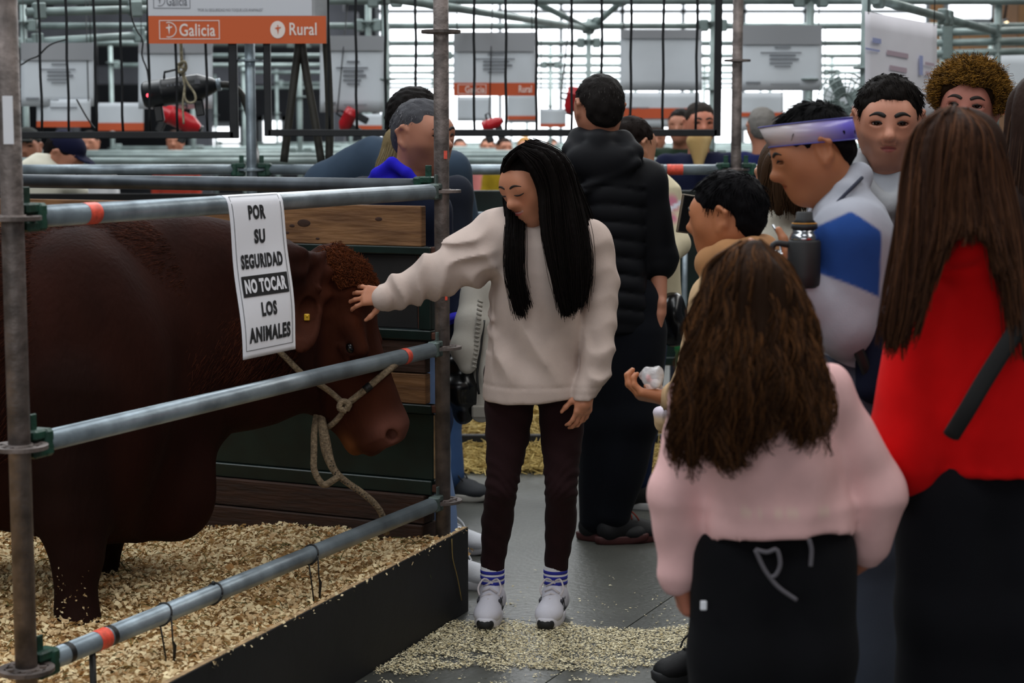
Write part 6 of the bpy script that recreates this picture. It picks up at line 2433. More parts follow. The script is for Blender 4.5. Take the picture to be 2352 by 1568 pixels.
def vest_folds(X, Y, Z):
    tor = (X < P(1478, 500, Yv)[0]) & (Z > 0.82) & (Z < 1.32)
    return 0.0110 * np.abs(np.sin((Z + 0.012 * np.sin(X * 14)) * math.pi / 0.062)) ** 0.5 * -1.0 * tor + 0.008 * tor + ribw(X, Y, Z)


root, Hv, nb = person('man in a black padded vest seen from behind the girl', (P(1418, 1200, Yv)[0], Yv), (0.25, 0.95), 1.70, skin=RGB(168, 112, 88), top=BK, trousers=RGB(12, 14, 20),
                      shoes=dict(d=[(0.96, -0.25), (0.9, 0.3)], col=RGB(20, 20, 22), sole=RGB(60, 18, 16), laces=RGB(120, 40, 28)),
                      head=dict(c=P(1374, 248, Yv), f=(-0.35, 0.93, 0.0), h=0.232, nb=P(1380, 335, Yv)), torso=ts, arms=[None, dict(sh=P(1482, 420, Yv), el=P(1512, 595, Yv + 0.02), wr=P(1515, 716, Yv - 0.05), r=(0.075, 0.068, 0.056), full=False, cut=0.28, hand=dict(d=(-0.15, 0.1, -1), n=(-1, 0, 0), th=(0, 1, 0), curl=0.9, s=0.95))],
                      top_extra=hood, top_disp=vest_folds, top_name='padded_vest', vox=0.0085, hem=0.45, eyes=False,
                      legs=[[P(1392, 760, Yv), P(1388, 960, Yv), P(1368, 1190, Yv)], [P(1452, 760, Yv), P(1448, 960, Yv - 0.03), P(1410, 1180, Yv - 0.05)]], leg_r=(0.125, 0.095, 0.062), top_mat=M_slick)
short_hair(Hv, root, RGB(30, 27, 26), n=1500, length=0.022, grow=1.07, low=-0.30, seed=8, tip=RGB(86, 82, 80))

# ------------------------------------------------------------------ person with the floral sleeve behind him
Yf = 7.25
rngf = np.random.default_rng(3)
spots = [(P(1535, 470, 7.1), 0.035), (P(1552, 560, 7.1), 0.045), (P(1560, 590, 7.1), 0.04), (P(1530, 520, 7.1), 0.03), (P(1510, 440, 7.1), 0.02), (P(1548, 500, 7.05), 0.02)]


def floral(V, c):
    c = c.copy()
    for (p_, r_) in spots:
        d_ = np.linalg.norm(V - p_, axis=1)
        m_ = np.clip((r_ * 1.5 - d_) / 0.02, 0, 1)[:, None]
        c = c * (1 - m_) + np.array(RGB(206, 128, 150)) * m_
    m_ = np.clip((0.012 - np.abs((V[:, 2] - 1.215) + (V[:, 0] - 0.61) * -0.45)) / 0.006, 0, 1)[:, None]
    return c * (1 - m_) + np.array(RGB(226, 228, 240)) * m_


xf = P(1470, 1150, Yf)[0]
root, Hf, nb = person('person in a cream jacket with pink flowers hidden behind the vest', (xf, Yf), (0.75, 0.66), 1.62, top=RGB(214, 202, 172), trousers=RGB(26, 36, 62),
                      shoes=dict(d=[(0.98, -0.1), (0.95, 0.2)], col=RGB(34, 34, 34), sole=RGB(196, 196, 196)), head=dict(c=P(1452, 335, Yf), h=0.22),
                      arms=[dict(sh=P(1440, 430, Yf + 0.1), hand=None), dict(sh=P(1505, 440, 7.15), el=P(1556, 560, 7.08), wr=P(1502, 620, 6.98), r=(0.062, 0.058, 0.048))],
                      top_colf=floral, top_name='flowered_jacket', vox=0.010, eyes=False, legs=[[P(1480, 800, Yf), P(1472, 980, Yf), P(1466, 1100, Yf)], [P(1440, 800, Yf + .05), P(1440, 980, Yf + 0.1), P(1440, 1110, Yf + 0.12)]], leg_r=(0.095, 0.072, 0.055), tr_colf=None)
short_hair(Hf, root, RGB(26, 20, 18), n=500, length=0.04, grow=1.10, low=-0.5, seed=9)
q = P(1545, 700, 7.05)
bgp = thing('shoulder_bag', 'shiny black bag beside the forearm of the man in the vest', 'bag', q)
sdf_obj('bag_body', [ell(q - up * 0.05, (0.055, 0.07, 0.10), k=0.02), ell(q + V3(0.02, 0, -0.10), (0.055, 0.07, 0.06), k=0.03)], amat('shiny_black', rough=0.25, spec=0.5), bgp, vox=0.008, base=RGB(16, 16, 18), disp=waves(5, 8, 70, 0.004))
MB().chain(resample([q + V3(-0.03, 0, 0.05), q + V3(-0.05, 0, 0.2), q + V3(-0.05, -0.02, 0.42)], 12), 0.007, 8).build('strap', M_tie, bgp)
q = P(1584, 492, 6.6)
tb = thing('tablet', 'black tablet held up before the face of the boy', 'tablet', q)
A_ = (nrm((0.72, 0.66, -0.12)), nrm((-0.66, 0.74, 0.05)), nrm((0.16, 0.05, 0.98)))
MB().bevbox(q, (0.055, 0.005, 0.070), 0.003, A_).build('casing', mat('tablet_frame', RGB(96, 82, 66), rough=0.4), tb)
MB().bevbox(q - np.array(A_[1]) * 0.0052, (0.050, 0.001, 0.065), 0.0005, A_).build('screen', mat('dark_screen', RGB(8, 8, 10), rough=0.15), tb)

# ------------------------------------------------------------------ men left of the post
Yg = 6.28
root, Hm, nb = person('grey haired man in a navy jacket with a bright blue hood', (P(945, 1100, Yg)[0], Yg), (0.9, -0.3), 1.70, skin=RGB(172, 116, 92), top=RGB(20, 26, 44), trousers=RGB(112, 134, 172),
                      shoes=dict(d=[(0.98, -0.2), (0.98, -0.3)], col=RGB(214, 216, 222), sole=RGB(206, 206, 210), laces=RGB(220, 220, 224)),
                      head=dict(c=P(972, 312, Yg), f=(0.75, -0.66, -0.05), h=0.245, nb=P(935, 430, Yg)), eyes=True, brow=RGB(46, 40, 38),
                      torso=[tsec(790, 850, 1010, Yg, 0.15), tsec(640, 845, 1025, Yg, 0.16), tsec(520, 842, 1030, Yg, 0.17), tsec(450, 842, 1015, Yg, 0.15), tsec(418, 862, 985, Yg, 0.10)],
                      arms=[dict(sh=P(870, 480, Yg + 0.16), hand=None), dict(sh=P(985, 490, Yg - 0.1), el=P(1030, 690, Yg - 0.08), wr=P(1050, 762, Yg - 0.16), r=(0.068, 0.058, 0.046), hand=dict(d=(0.3, -0.4, -0.8), n=(0.2, 0.6, -0.2), th=(1, 0, 0.2), curl=0.8))],
                      legs=[[P(950, 800, Yg), P(985, 1040, 6.10), P(1020, 1320, 5.98)], [P(930, 800, Yg + 0.1), P(950, 1040, 6.3), P(1010, 1225, 6.5)]],
                      top_name='jacket', vox=0.009, hp_kw=dict(nose=1.0),
                      skin_colf=lambda V, c: (lambda a, d: c * (1 - (np.clip((-0.10 - d) / 0.08, 0, 1) * np.clip((a + 0.05) / 0.1, 0, 1) * np.clip((d + 0.52) / 0.05, 0, 1) * 0.42)[:, None]))(((V - P(972, 312, Yg)) / 0.245) @ nrm((0.75, -0.66, -0.05)), ((V - P(972, 312, Yg)) / 0.245)[:, 2]))
short_hair(Hm, root, RGB(72, 72, 76), n=2200, length=0.020, grow=1.055, low=-0.30, seed=12, tip=RGB(150, 150, 154), front=-0.02)
HBL = RGB(34, 28, 176)
sdf_obj('hood', caps([P(842, 436, Yg - 0.02), P(868, 402, Yg - 0.10), P(900, 374, Yg - 0.12), P(935, 398, Yg - 0.15), P(968, 430, Yg - 0.16)], [0.020, 0.024, 0.018, 0.018, 0.016], k=0.012)
        + caps([P(860, 425, Yg + 0.08), P(890, 395, Yg + 0.12), P(930, 395, Yg + 0.13), P(965, 420, Yg + 0.08)], 0.022, k=0.02)
        + [ell(P(905, 412, Yg - 0.075), (0.05, 0.05, 0.045), k=0.02), ell(P(885, 428, Yg - 0.06), (0.055, 0.075, 0.032), k=0.02), ell(P(862, 432, Yg - 0.02), (0.03, 0.08, 0.03), k=0.02)], M_fab, root, vox=0.007, base=HBL, disp=waves(14, 8, 45, 0.002))
MB().chain([P(1043, 738, Yg - 0.15), P(1048, 752, Yg - 0.17)], 0.0465, 16).build('blue_cuff', mat('blue_cuff', HBL, rough=0.9), root)

# jackets carried over his arm
Yj = 6.02
jk = thing('folded_jacket', 'pale grey fleece jacket hanging over the arm beside the girl', 'jacket', P(1085, 800, Yj))
JC = RGB(176, 172, 164)
jp = caps([P(1085, 665, Yj + 0.04), P(1078, 740, Yj), P(1066, 800, Yj - 0.02), P(1072, 838, Yj - 0.02)], [0.035, 0.045, 0.042, 0.030], k=0.03, sq=((0, 1, 0), 0.7))
jp += caps([P(1105, 660, Yj + 0.06), P(1112, 740, Yj + 0.05), P(1116, 850, Yj + 0.05), P(1106, 945, Yj + 0.05)], [0.04, 0.045, 0.045, 0.034], k=0.03, sq=((0, 1, 0), 0.7))
sdf_obj('fleece_body', jp, M_fab, jk, vox=0.0075, base=JC, disp=waves(33, 9, 55, 0.005, (1, 1, 0.4)))
m = MB()
for i in range(16):
    a, b = P(1098 - 0.9 * i, 690 + 10 * i, Yj - 0.045), P(1108 - 1.0 * i, 694 + 10 * i, Yj - 0.035)
    m.chain([a, b], 0.0045, 6)
o = m.build('elastic_cuff', mat('fleece_rib', RGB(150, 146, 138), rough=0.95), jk)
o['kind'] = 'stuff'
MB().bevbox(P(1104, 944, Yj + 0.03), (0.030, 0.02, 0.022), 0.006).build('rib_hem', mat('fleece_rib', RGB(150, 146, 138)), jk)
MB().chain(resample([P(1112, 735, Yj - 0.01), P(1104, 800, Yj - 0.012), P(1096, 860, Yj - 0.015), P(1100, 905, Yj - 0.015)], 16), 0.004, 8).build('drawcord', M_tie, jk)
jb = thing('padded_jacket', 'black padded jacket bundled under the pale fleece', 'jacket', P(1060, 900, Yj))
sdf_obj('padding', caps([P(1052, 835, Yj + 0.06), P(1058, 890, Yj + 0.05), P(1062, 940, Yj + 0.06)], [0.045, 0.055, 0.045], k=0.03) + [ell(P(1080, 900, Yj + 0.08), (0.05, 0.05, 0.08), k=0.03)],
        amat('shiny_black', rough=0.25), jb, vox=0.008, base=RGB(14, 14, 17), disp=waves(34, 8, 60, 0.006, (0.5, 0.5, 1.6)))
MB().ball(P(1068, 842, Yj + 0.01), 0.012, 8, 6).build('toggle', M_tie, jb)

Yb = 7.55
BG = RGB(50, 64, 80)
root, Hb_, nb = person('broad man in a blue grey sweater leaning on the rail behind the grey haired man', (P(950, 1100, Yb)[0], Yb), (0.1, 0.99), 1.72, skin=RGB(160, 108, 84), top=BG, trousers=RGB(62, 88, 130),
                       shoes=dict(d=[(0.95, -0.3), (0.95, -0.3)], col=RGB(44, 46, 50), sole=RGB(170, 166, 158), laces=RGB(40, 40, 40)),
                       head=dict(c=P(957, 286, 7.10), f=(0.5, 0.86, -0.1), h=0.268, nb=P(945, 372, Yb - 0.2)), eyes=False,
                       torso=[tsec(800, 880, 1050, Yb, 0.14), tsec(640, 860, 1060, Yb, 0.15), tsec(520, 845, 1068, Yb, 0.16), tsec(430, 835, 1055, Yb, 0.16), tsec(375, 860, 1030, Yb, 0.13), tsec(345, 895, 1000, Yb, 0.08)],
                       arms=[dict(sh=P(870, 372, Yb), el=P(748, 425, Yb + 0.05), wr=P(690, 470, Yb + 0.25), r=(0.098, 0.085, 0.06), hand=None), dict(sh=P(1030, 400, Yb), el=P(1062, 520, Yb + 0.05), wr=P(1050, 620, Yb + 0.2), r=(0.085, 0.07, 0.05), hand=None)],
                       legs=[[P(930, 800, Yb), P(960, 950, Yb), P(1000, 1095, 7.55)], [P(1000, 800, Yb), P(1012, 950, Yb - 0.02), P(1022, 1090, 7.45)]], vox=0.010, leg_r=(0.1, 0.085, 0.07))
short_hair(Hb_, root, RGB(20, 17, 16), n=900, length=0.03, grow=1.12, low=-0.32, seed=14)
Yk = 6.80
root, Hk, nb = person('blond woman almost hidden behind the grey haired man', (P(945, 1100, Yk)[0], Yk), (0.3, 0.95), 1.60, top=RGB(34, 38, 48), trousers=RGB(40, 52, 80),
                      head=dict(c=P(945, 345, Yk), h=0.215), vox=0.014, hvox=0.009, eyes=False, skip_legs=False, shoes=dict(d=(0.3, 0.95), col=RGB(40, 40, 42)))
gd = [gl((915, 290, Yk - 0.05), (893, 315, Yk - 0.09), (884, 342, Yk - 0.11), (874, 366, Yk - 0.12), (864, 390, Yk - 0.12)), gl((925, 290, Yk - 0.06), (903, 318, Yk - 0.11), (896, 348, Yk - 0.12), (888, 372, Yk - 0.13), (880, 396, Yk - 0.13)), gl((940, 290, Yk - 0.06), (920, 320, Yk - 0.12), (912, 355, Yk - 0.13), (904, 380, Yk - 0.13), (900, 400, Yk - 0.13))]
hair_obj('hair', root, M_hair, [(gd, 500, dict(spread=0.008, mass_r=0.022, K=10))], RGB(120, 104, 74), cvar=0.4, strand_r=0.0016, scalp=scalp_prims(Hk, 1.08, -0.4), mass_vox=0.009, seed=15, tipcol=RGB(184, 172, 138))

# ------------------------------------------------------------------ boy in the beige hooded top
Yo = 4.55
BE = RGB(196, 164, 126)
root, Ho, nb = person('boy with short black hair in a beige hooded top holding a plastic bag', (P(1685, 1400, Yo)[0], Yo), (-0.9, 0.42), 1.41, skin=RGB(176, 112, 76), top=BE, trousers=RGB(22, 22, 26),
                      head=dict(c=P(1668, 495, Yo), f=(-0.90, 0.42, -0.10), up=(-0.08, 0, 1), h=0.200, nb=P(1700, 625, Yo)), eyes=True, brow=RGB(18, 14, 12), hp_kw=dict(cheek=1.35, nose=0.85, jaw=1.08),
                      torso=[tsec(1080, 1600, 1800, Yo, 0.13), tsec(960, 1590, 1800, Yo, 0.14), tsec(850, 1592, 1800, Yo, 0.14), tsec(740, 1605, 1795, Yo, 0.14), tsec(670, 1620, 1785, Yo, 0.13), tsec(625, 1650, 1765, Yo, 0.10), tsec(605, 1672, 1740, Yo, 0.07)],
                      arms=[dict(sh=P(1645, 690, Yo - 0.08), el=P(1588, 890, Yo - 0.1), wr=P(1540, 915, Yo - 0.02), r=(0.078, 0.066, 0.052), hand=dict(d=(-0.9, 0.2, 0.15), n=(0.1, 0.3, 0.9), th=(0, 1, 0.2), curl=0.75, s=0.88)), dict(sh=P(1740, 690, Yo + 0.13), hand=None)],
                      top_extra=caps([P(1628, 606, Yo - 0.05), P(1672, 590, Yo - 0.085), P(1730, 575, Yo - 0.075), P(1752, 580, Yo)], [0.034, 0.034, 0.032, 0.036], k=0.015, col=RGB(170, 124, 84)) + caps([P(1628, 606, Yo - 0.04), P(1650, 590, Yo + 0.05), P(1720, 580, Yo + 0.08), P(1752, 580, Yo)], 0.034, k=0.02, col=RGB(170, 124, 84)) + [ell(P(1752, 660, Yo + 0.0), (0.07, 0.10, 0.07), k=0.03, col=BE)],
                      vox=0.008, hvox=0.0045, top_name='hooded_top', legs=[[P(1680, 1080, Yo), P(1665, 1300, Yo), V3(P(1640, 1450, 4.9)[0], 4.95, 0.07)], [P(1740, 1080, Yo + 0.05), P(1745, 1300, Yo + 0.08), V3(P(1740, 1450, 4.7)[0], 4.72, 0.07)]],
                      leg_r=(0.10, 0.082, 0.07), shoes=dict(d=[(-0.92, -0.4), (-0.9, 0.1)], col=RGB(16, 16, 18), sole=RGB(30, 30, 32), laces=RGB(14, 14, 16), L=0.24))
short_hair(Ho, root, RGB(14, 13, 15), n=2600, length=0.034, grow=1.10, low=-0.34, seed=16, front=0.02, top=0.02, r=0.0014)
q = P(1500, 872, Yo - 0.02)
pb = thing('plastic_bag', 'clear crumpled plastic bag in the hand of the boy', 'bag', q)
M_clear = mat('clear_plastic', (0.9, 0.9, 0.92), rough=0.12, alpha=0.38, spec=0.8, bump=0.5, bscale=40)
V_, Q_, C_ = sdf([ell(q + V3(0, 0, 0.005), (0.028, 0.03, 0.026), k=0.01), cap(q + V3(0.01, 0, -0.01), P(1518, 890, Yo - 0.02), 0.018, 0.010, k=0.01), ell(P(1486, 862, Yo - 0.02), (0.018, 0.02, 0.022), k=0.01)], vox=0.004, disp=waves(41, 9, 160, 0.004))
link('film', mesh_np('film', V_, Q_, None, True, C_), pb, M_clear)
sdf_obj('contents', [ell(P(1502, 880, Yo - 0.02), (0.014, 0.014, 0.012), k=0.01), ell(P(1490, 868, Yo - 0.02), (0.008, 0.01, 0.012), k=0.004, col=RGB(190, 90, 90))], M_fab, pb, vox=0.004, base=RGB(220, 214, 214), disp=waves(42, 8, 150, 0.003))
q = P(1526, 965, 5.1)
pb = thing('snack_bag', 'small bag of popcorn hanging below the hand of the boy', 'bag', q)
sdf_obj('paper_bag', [ell(q, (0.032, 0.03, 0.030), k=0.02, col=RGB(206, 176, 136)), ell(q + up * 0.022, (0.030, 0.028, 0.018), k=0.01, col=RGB(212, 204, 220))], M_fab, pb, vox=0.005, base=RGB(206, 176, 136), disp=waves(43, 8, 120, 0.004))
MB().chain(resample([q + up * 0.03, P(1524, 930, 4.9), P(1530, 905, Yo - 0.02)], 8), 0.003, 6).build('string', M_rope, pb)

# ------------------------------------------------------------------ man with the headband, thermos under his arm
Yh = 4.27
GR = RGB(158, 160, 170)
BL = RGB(38, 72, 138)
shN, elN, wrN = P(1958, 545, Yh - 0.15), P(1938, 745, Yh - 0.17), P(1826, 652, Yh - 0.20)


def block(V, c):
    """blue panel round the upper arm"""
    ax_ = nrm(elN - shN)
    t_ = (V - shN) @ ax_
    xr_, xl_ = P(2022, 570, Yh - 0.2)[0], P(1868, 570, Yh - 0.2)[0]
    w1 = np.clip((t_ + 0.055 - 0.55 * np.abs(V[:, 0] - P(1950, 500, Yh - 0.2)[0])) / 0.006, 0, 1)
    w2 = np.clip((0.118 - 0.30 * (V[:, 0] - shN[0]) * -1 - t_) / 0.006, 0, 1)
    w3 = np.clip((xr_ - V[:, 0]) / 0.006, 0, 1) * np.clip((V[:, 0] - xl_) / 0.006, 0, 1) * np.clip((Yh - 0.07 - V[:, 1]) / 0.006, 0, 1)
    m_ = (w1 * w2 * w3)[:, None]
    return c * (1 - m_) + np.array(BL) * m_


root, Hh, nb = person('man in a grey sweatshirt with a blue sleeve panel and a shiny headband', (P(1965, 1500, Yh)[0], Yh), (-0.98, -0.1), 1.66, skin=RGB(168, 108, 74), top=GR, trousers=RGB(70, 76, 88),
                      head=dict(c=P(1864, 348, Yh), f=(-0.92, -0.10, -0.36), up=(-0.36, 0, 0.93), h=0.206, nb=P(1938, 478, Yh)), eyes=True, brow=RGB(18, 14, 12), hp_kw=dict(nose=1.0),
                      torso=[tsec(900, 1892, 2012, Yh, 0.17), tsec(820, 1870, 2025, Yh, 0.185), tsec(700, 1850, 2042, Yh, 0.20), tsec(600, 1842, 2052, Yh, 0.205), tsec(530, 1845, 2050, Yh, 0.20), tsec(470, 1872, 2022, Yh, 0.16), tsec(430, 1905, 1985, Yh, 0.09)],
                      arms=[dict(sh=shN, el=elN, wr=wrN, r=(0.080, 0.070, 0.050), hand=dict(d=(-0.85, 0.1, 0.4), n=(0.2, 0.9, 0.1), th=(0.2, 0, 1), curl=0.7)), dict(sh=P(1935, 545, Yh + 0.17), el=P(1900, 720, Yh + 0.19), wr=P(1810, 620, Yh + 0.02), r=(0.08, 0.065, 0.05), hand=dict(d=(-0.7, -0.6, 0.2), n=(0.2, -0.3, -0.9), th=(-0.3, 0, 1), curl=0.8))],
                      top_extra=caps([P(1908, 480, Yh - 0.10), P(1945, 440, Yh - 0.09), P(1975, 405, Yh - 0.02), P(1985, 400, Yh + 0.05)], 0.022, k=0.02, col=GR),
                      top_colf=block, top_name='sweatshirt', vox=0.0060, hvox=0.005,
                      legs=[[P(1960, 900, Yh - 0.08), P(1990, 1230, Yh - 0.05), V3(0.845, Yh - 0.02, 0.08)], [P(1985, 900, Yh + 0.1), P(2035, 1230, Yh + 0.18), V3(0.96, 4.58, 0.08)]], leg_r=(0.12, 0.105, 0.095),
                      shoes=dict(d=[(-0.9, -0.3), (0.5, -0.85)], col=RGB(176, 176, 184), sole=RGB(200, 200, 204), laces=RGB(200, 200, 204)))
short_hair(Hh, root, RGB(13, 12, 13), n=2600, umin=0.24, length=0.040, grow=1.085, low=-0.42, seed=18, top=0.01, r=0.0014, lift=0.7)
MB().chain(resample([P(1900, 492, Yh - 0.185), P(1930, 458, Yh - 0.150), P(1960, 428, Yh - 0.118), P(1980, 408, Yh - 0.075)], 20), 0.0042, 8).build('neck_piping', mat('navy_piping', RGB(34, 38, 56), rough=0.9), root)
# headband: a glossy strip round the brow, pale at the front and violet behind
hb = thing('headband', 'shiny white and violet paper headband on the leaning man', 'headband', Hh.c)
n = 48
v, f, cl = [], [], []
for k in range(n):
    a = 2 * math.pi * k / n
    cx, cy = math.cos(a), math.sin(a)
    for (zz_, g_) in ((0.0, 1.0), (0.25, 1.06)):
        v.append(Hh.p(-0.05 + 0.485 * cx * g_, 0.395 * cy * g_, 0.08 + zz_ + 0.14 * cx))
    t_ = np.clip(0.5 - 0.75 * cx, 0, 1)
    for _ in range(2):
        cl.append(np.array(RGB(214, 204, 206)) * (1 - t_) + np.array(RGB(112, 100, 206)) * t_)
for k in range(n):
    k2 = (k + 1) % n
    f.append((2 * k, 2 * k2, 2 * k2 + 1, 2 * k + 1))
o = link('strip', mesh_np('strip', v, f, None, True, np.array(cl)), hb, amat('glossy_strip', rough=0.22, spec=0.6))
md = o.modifiers.new('thickness', 'SOLIDIFY')
md.thickness = 0.0012
m = MB()
for zt, g_ in ((0.0, 1.0), (0.25, 1.06)):
    m.chain([Hh.p(-0.05 + 0.487 * math.cos(a) * g_, 0.397 * math.sin(a) * g_, 0.08 + zt + 0.14 * math.cos(a)) for a in np.linspace(0, 2 * math.pi, 49)], 0.0014, 6)
m.build('edge_line', mat('violet_edge', RGB(70, 70, 150), rough=0.4), hb)
# thermos flask
q0, q1 = P(1846, 660, Yh - 0.22), P(1848, 486, Yh - 0.22)
L = np.linalg.norm(q1 - q0)
th = thing('thermos_flask', 'black thermos flask with a steel neck held under the arm', 'flask', q0)
ax_ = nrm(q1 - q0)
MB().lathe([(0.030, 0.0), (0.0355, 0.006), (0.0365, 0.03), (0.0365, L * 0.60), (0.034, L * 0.625), (0.033, L * 0.63)], q0, ax_, 28).build('body', mat('matt_black', RGB(18, 18, 20), rough=0.6), th)
MB().lathe([(0.033, L * 0.63), (0.033, L * 0.66), (0.030, L * 0.70), (0.026, L * 0.735), (0.026, L * 0.775)], q0, ax_, 28).build('steel_neck', mat('polished_steel', RGB(190, 192, 196), rough=0.18, metal=1.0), th)
MB().lathe([(0.028, L * 0.775), (0.029, L * 0.78), (0.029, L * 0.835), (0.027, L * 0.84)], q0, ax_, 28).build('collar', mat('matt_black', RGB(18, 18, 20)), th)
MB().lathe([(0.0275, L * 0.842), (0.0285, L * 0.845), (0.0285, L * 0.852), (0.0275, L * 0.855)], q0, ax_, 28).build('yellow_ring', mat('amber_ring', RGB(190, 130, 30), rough=0.4), th)
MB().lathe([(0.024, L * 0.855), (0.025, L * 0.86), (0.019, L * 0.90), (0.018, L * 0.99), (0.015, L * 1.0)], q0, ax_, 28).build('spout_cap', mat('matt_black', RGB(18, 18, 20)), th)
MB().chain(resample([q0 + ax_ * L * 0.56 + V3(-0.03, 0, 0), q0 + ax_ * L * 0.58 + V3(-0.065, 0, 0), q0 + ax_ * L * 0.45 + V3(-0.068, 0, 0), q0 + ax_ * L * 0.30 + V3(-0.03, 0, 0)], 14), 0.007, 8).build('handle', mat('matt_black', RGB(18, 18, 20)), th)
q = P(1798, 600, Yh - 0.05)
mt_ = thing('mate_cup', 'small metal cup with a straw in his hand', 'cup', q)
MB().lathe([(0.018, -0.025), (0.024, -0.01), (0.025, 0.015), (0.022, 0.026), (0.020, 0.02)], q, (0, 0, 1), 20).build('cup', mat('polished_steel', RGB(190, 192, 196)), mt_)
MB().chain([q, q + V3(-0.01, 0, 0.06), q + V3(-0.025, 0, 0.085)], 0.003, 8).build('straw', mat('polished_steel', RGB(190, 192, 196)), mt_)
q = P(2010, 815, Yh - 0.19)
bg_ = thing('belt_bag', 'navy belt bag on the hip of the man with the headband', 'bag', q)
sdf_obj('pouch', [cap(q + up * 0.05, q - up * 0.07, 0.036, 0.045, k=0.02, sq=((0, 1, 0), 0.7))], M_fab, bg_, vox=0.007, base=RGB(20, 26, 44), disp=waves(44, 8, 70, 0.003))
MB().chain(resample([P(1940, 748, Yh - 0.215), P(1965, 790, Yh - 0.22), P(1990, 850, Yh - 0.21), P(2000, 880, Yh - 0.18)], 12), 0.013, 8, flat=((0, 1, 0), 0.3)).build('strap', M_tie, bg_)

# ------------------------------------------------------------------ man in the grey hooded top, facing the viewer
Yw = 5.02


def stubble(V, c):
    rel = (V - Hgm.c) / Hgm.h
    a, b, d = rel @ Hgm.f, rel @ Hgm.l, rel @ Hgm.u
    m_ = np.clip((-0.13 - d - 0.25 * np.clip(0.25 - np.abs(b), 0, 1) * 0 + 0.35 * np.clip(np.abs(b) - 0.14, 0, 1)) / 0.06, 0, 1) * np.clip((a + 0.02) / 0.08, 0, 1) * np.clip((d + 0.56) / 0.06, 0, 1)
    lips_ = np.exp(-((d + 0.252) / 0.035) ** 2 - (b / 0.09) ** 2)
    m_ = m_ * (1 - lips_) * np.where((d > -0.21) & (np.abs(b) < 0.08), 0.0, 1.0)
    return c * (1 - 0.42 * m_[:, None] * np.array([1.0, 0.92, 0.82]))


Hgm = Head(P(2040, 281, Yw), (-0.16, -0.98, -0.10), (0.02, 0, 1), 0.240)
root, Hw, nb = person('dark haired man in a grey hooded top looking towards the viewer', (P(2050, 1300, Yw)[0], Yw), (-0.15, -1), 1.68, skin=RGB(186, 128, 104), top=RGB(140, 143, 150), trousers=RGB(64, 68, 78),
                      head=dict(c=P(2040, 281, Yw), f=(-0.16, -0.98, -0.10), up=(0.02, 0, 1), h=0.240, nb=P(2045, 425, Yw + 0.02)), eyes=True, brow=RGB(26, 19, 16), face_kw=dict(gaze=(1, 0.05, -0.05), thick=1.15),
                      hp_kw=dict(nose=1.1, jaw=0.86, cheek=0.8, lip=RGB(164, 88, 82)), skin_colf=stubble, vox=0.009, hvox=0.0042,
                      top_extra=caps([P(1962, 385, Yw - 0.02), P(1978, 430, Yw - 0.09), P(2040, 478, Yw - 0.12), P(2100, 435, Yw - 0.09), P(2118, 390, Yw - 0.02)], [0.030, 0.032, 0.024, 0.032, 0.030], k=0.02, col=RGB(150, 152, 156)) + caps([P(1960, 382, Yw - 0.02), P(1985, 372, Yw + 0.10), P(2095, 372, Yw + 0.10), P(2120, 388, Yw - 0.02)], 0.035, k=0.03, col=RGB(150, 152, 156)),
                      top_name='hooded_top', shoes=dict(d=(-0.1, -1), col=RGB(120, 126, 132), sole=RGB(190, 190, 190), laces=RGB(180, 180, 180)),
                      legs=[[P(2100, 860, Yw), P(2105, 1150, Yw), V3(1.13, Yw + 0.14, 0.075)], [P(2040, 860, Yw), P(2045, 1150, Yw), V3(1.03, Yw + 0.12, 0.075)]])
short_hair(Hw, root, RGB(20, 16, 14), n=3600, length=0.032, grow=1.075, low=-0.30, seed=20, front=-0.07, r=0.0013, top=0.015, lift=0.6)
sdf_obj('undershirt', [cap(P(2030, 448, Yw - 0.06), P(2062, 448, Yw - 0.06), 0.03, 0.03, k=0.01)], M_fab, root, vox=0.007, base=RGB(206, 200, 200))

# ------------------------------------------------------------------ man with the curly hair
Yc = 5.5
root, Hc, nb = person('man with a big head of curly bronze hair behind the woman in red', (P(2230, 1300, Yc)[0], Yc), (-0.3, -0.95), 1.68, skin=RGB(176, 112, 96), top=RGB(44, 46, 56), trousers=RGB(30, 34, 46),
                      head=dict(c=P(2222, 244, Yc), f=(-0.30, -0.94, -0.05), up=(0.1, 0, 1), h=0.238), eyes=True, brow=RGB(40, 28, 20), face_kw=dict(gaze=(1, -0.1, 0.1)), vox=0.012, hvox=0.005, shoes=dict(d=(-0.3, -0.95), col=RGB(40, 40, 44)))
short_hair(Hc, root, RGB(40, 26, 14), n=8000, length=0.062, grow=1.14, low=-0.46, seed=22, front=-0.10, r=0.0017, curl=0.35, tip=RGB(168, 122, 52), lift=1.0, top=0.0, side=1.14, cvar=0.5)

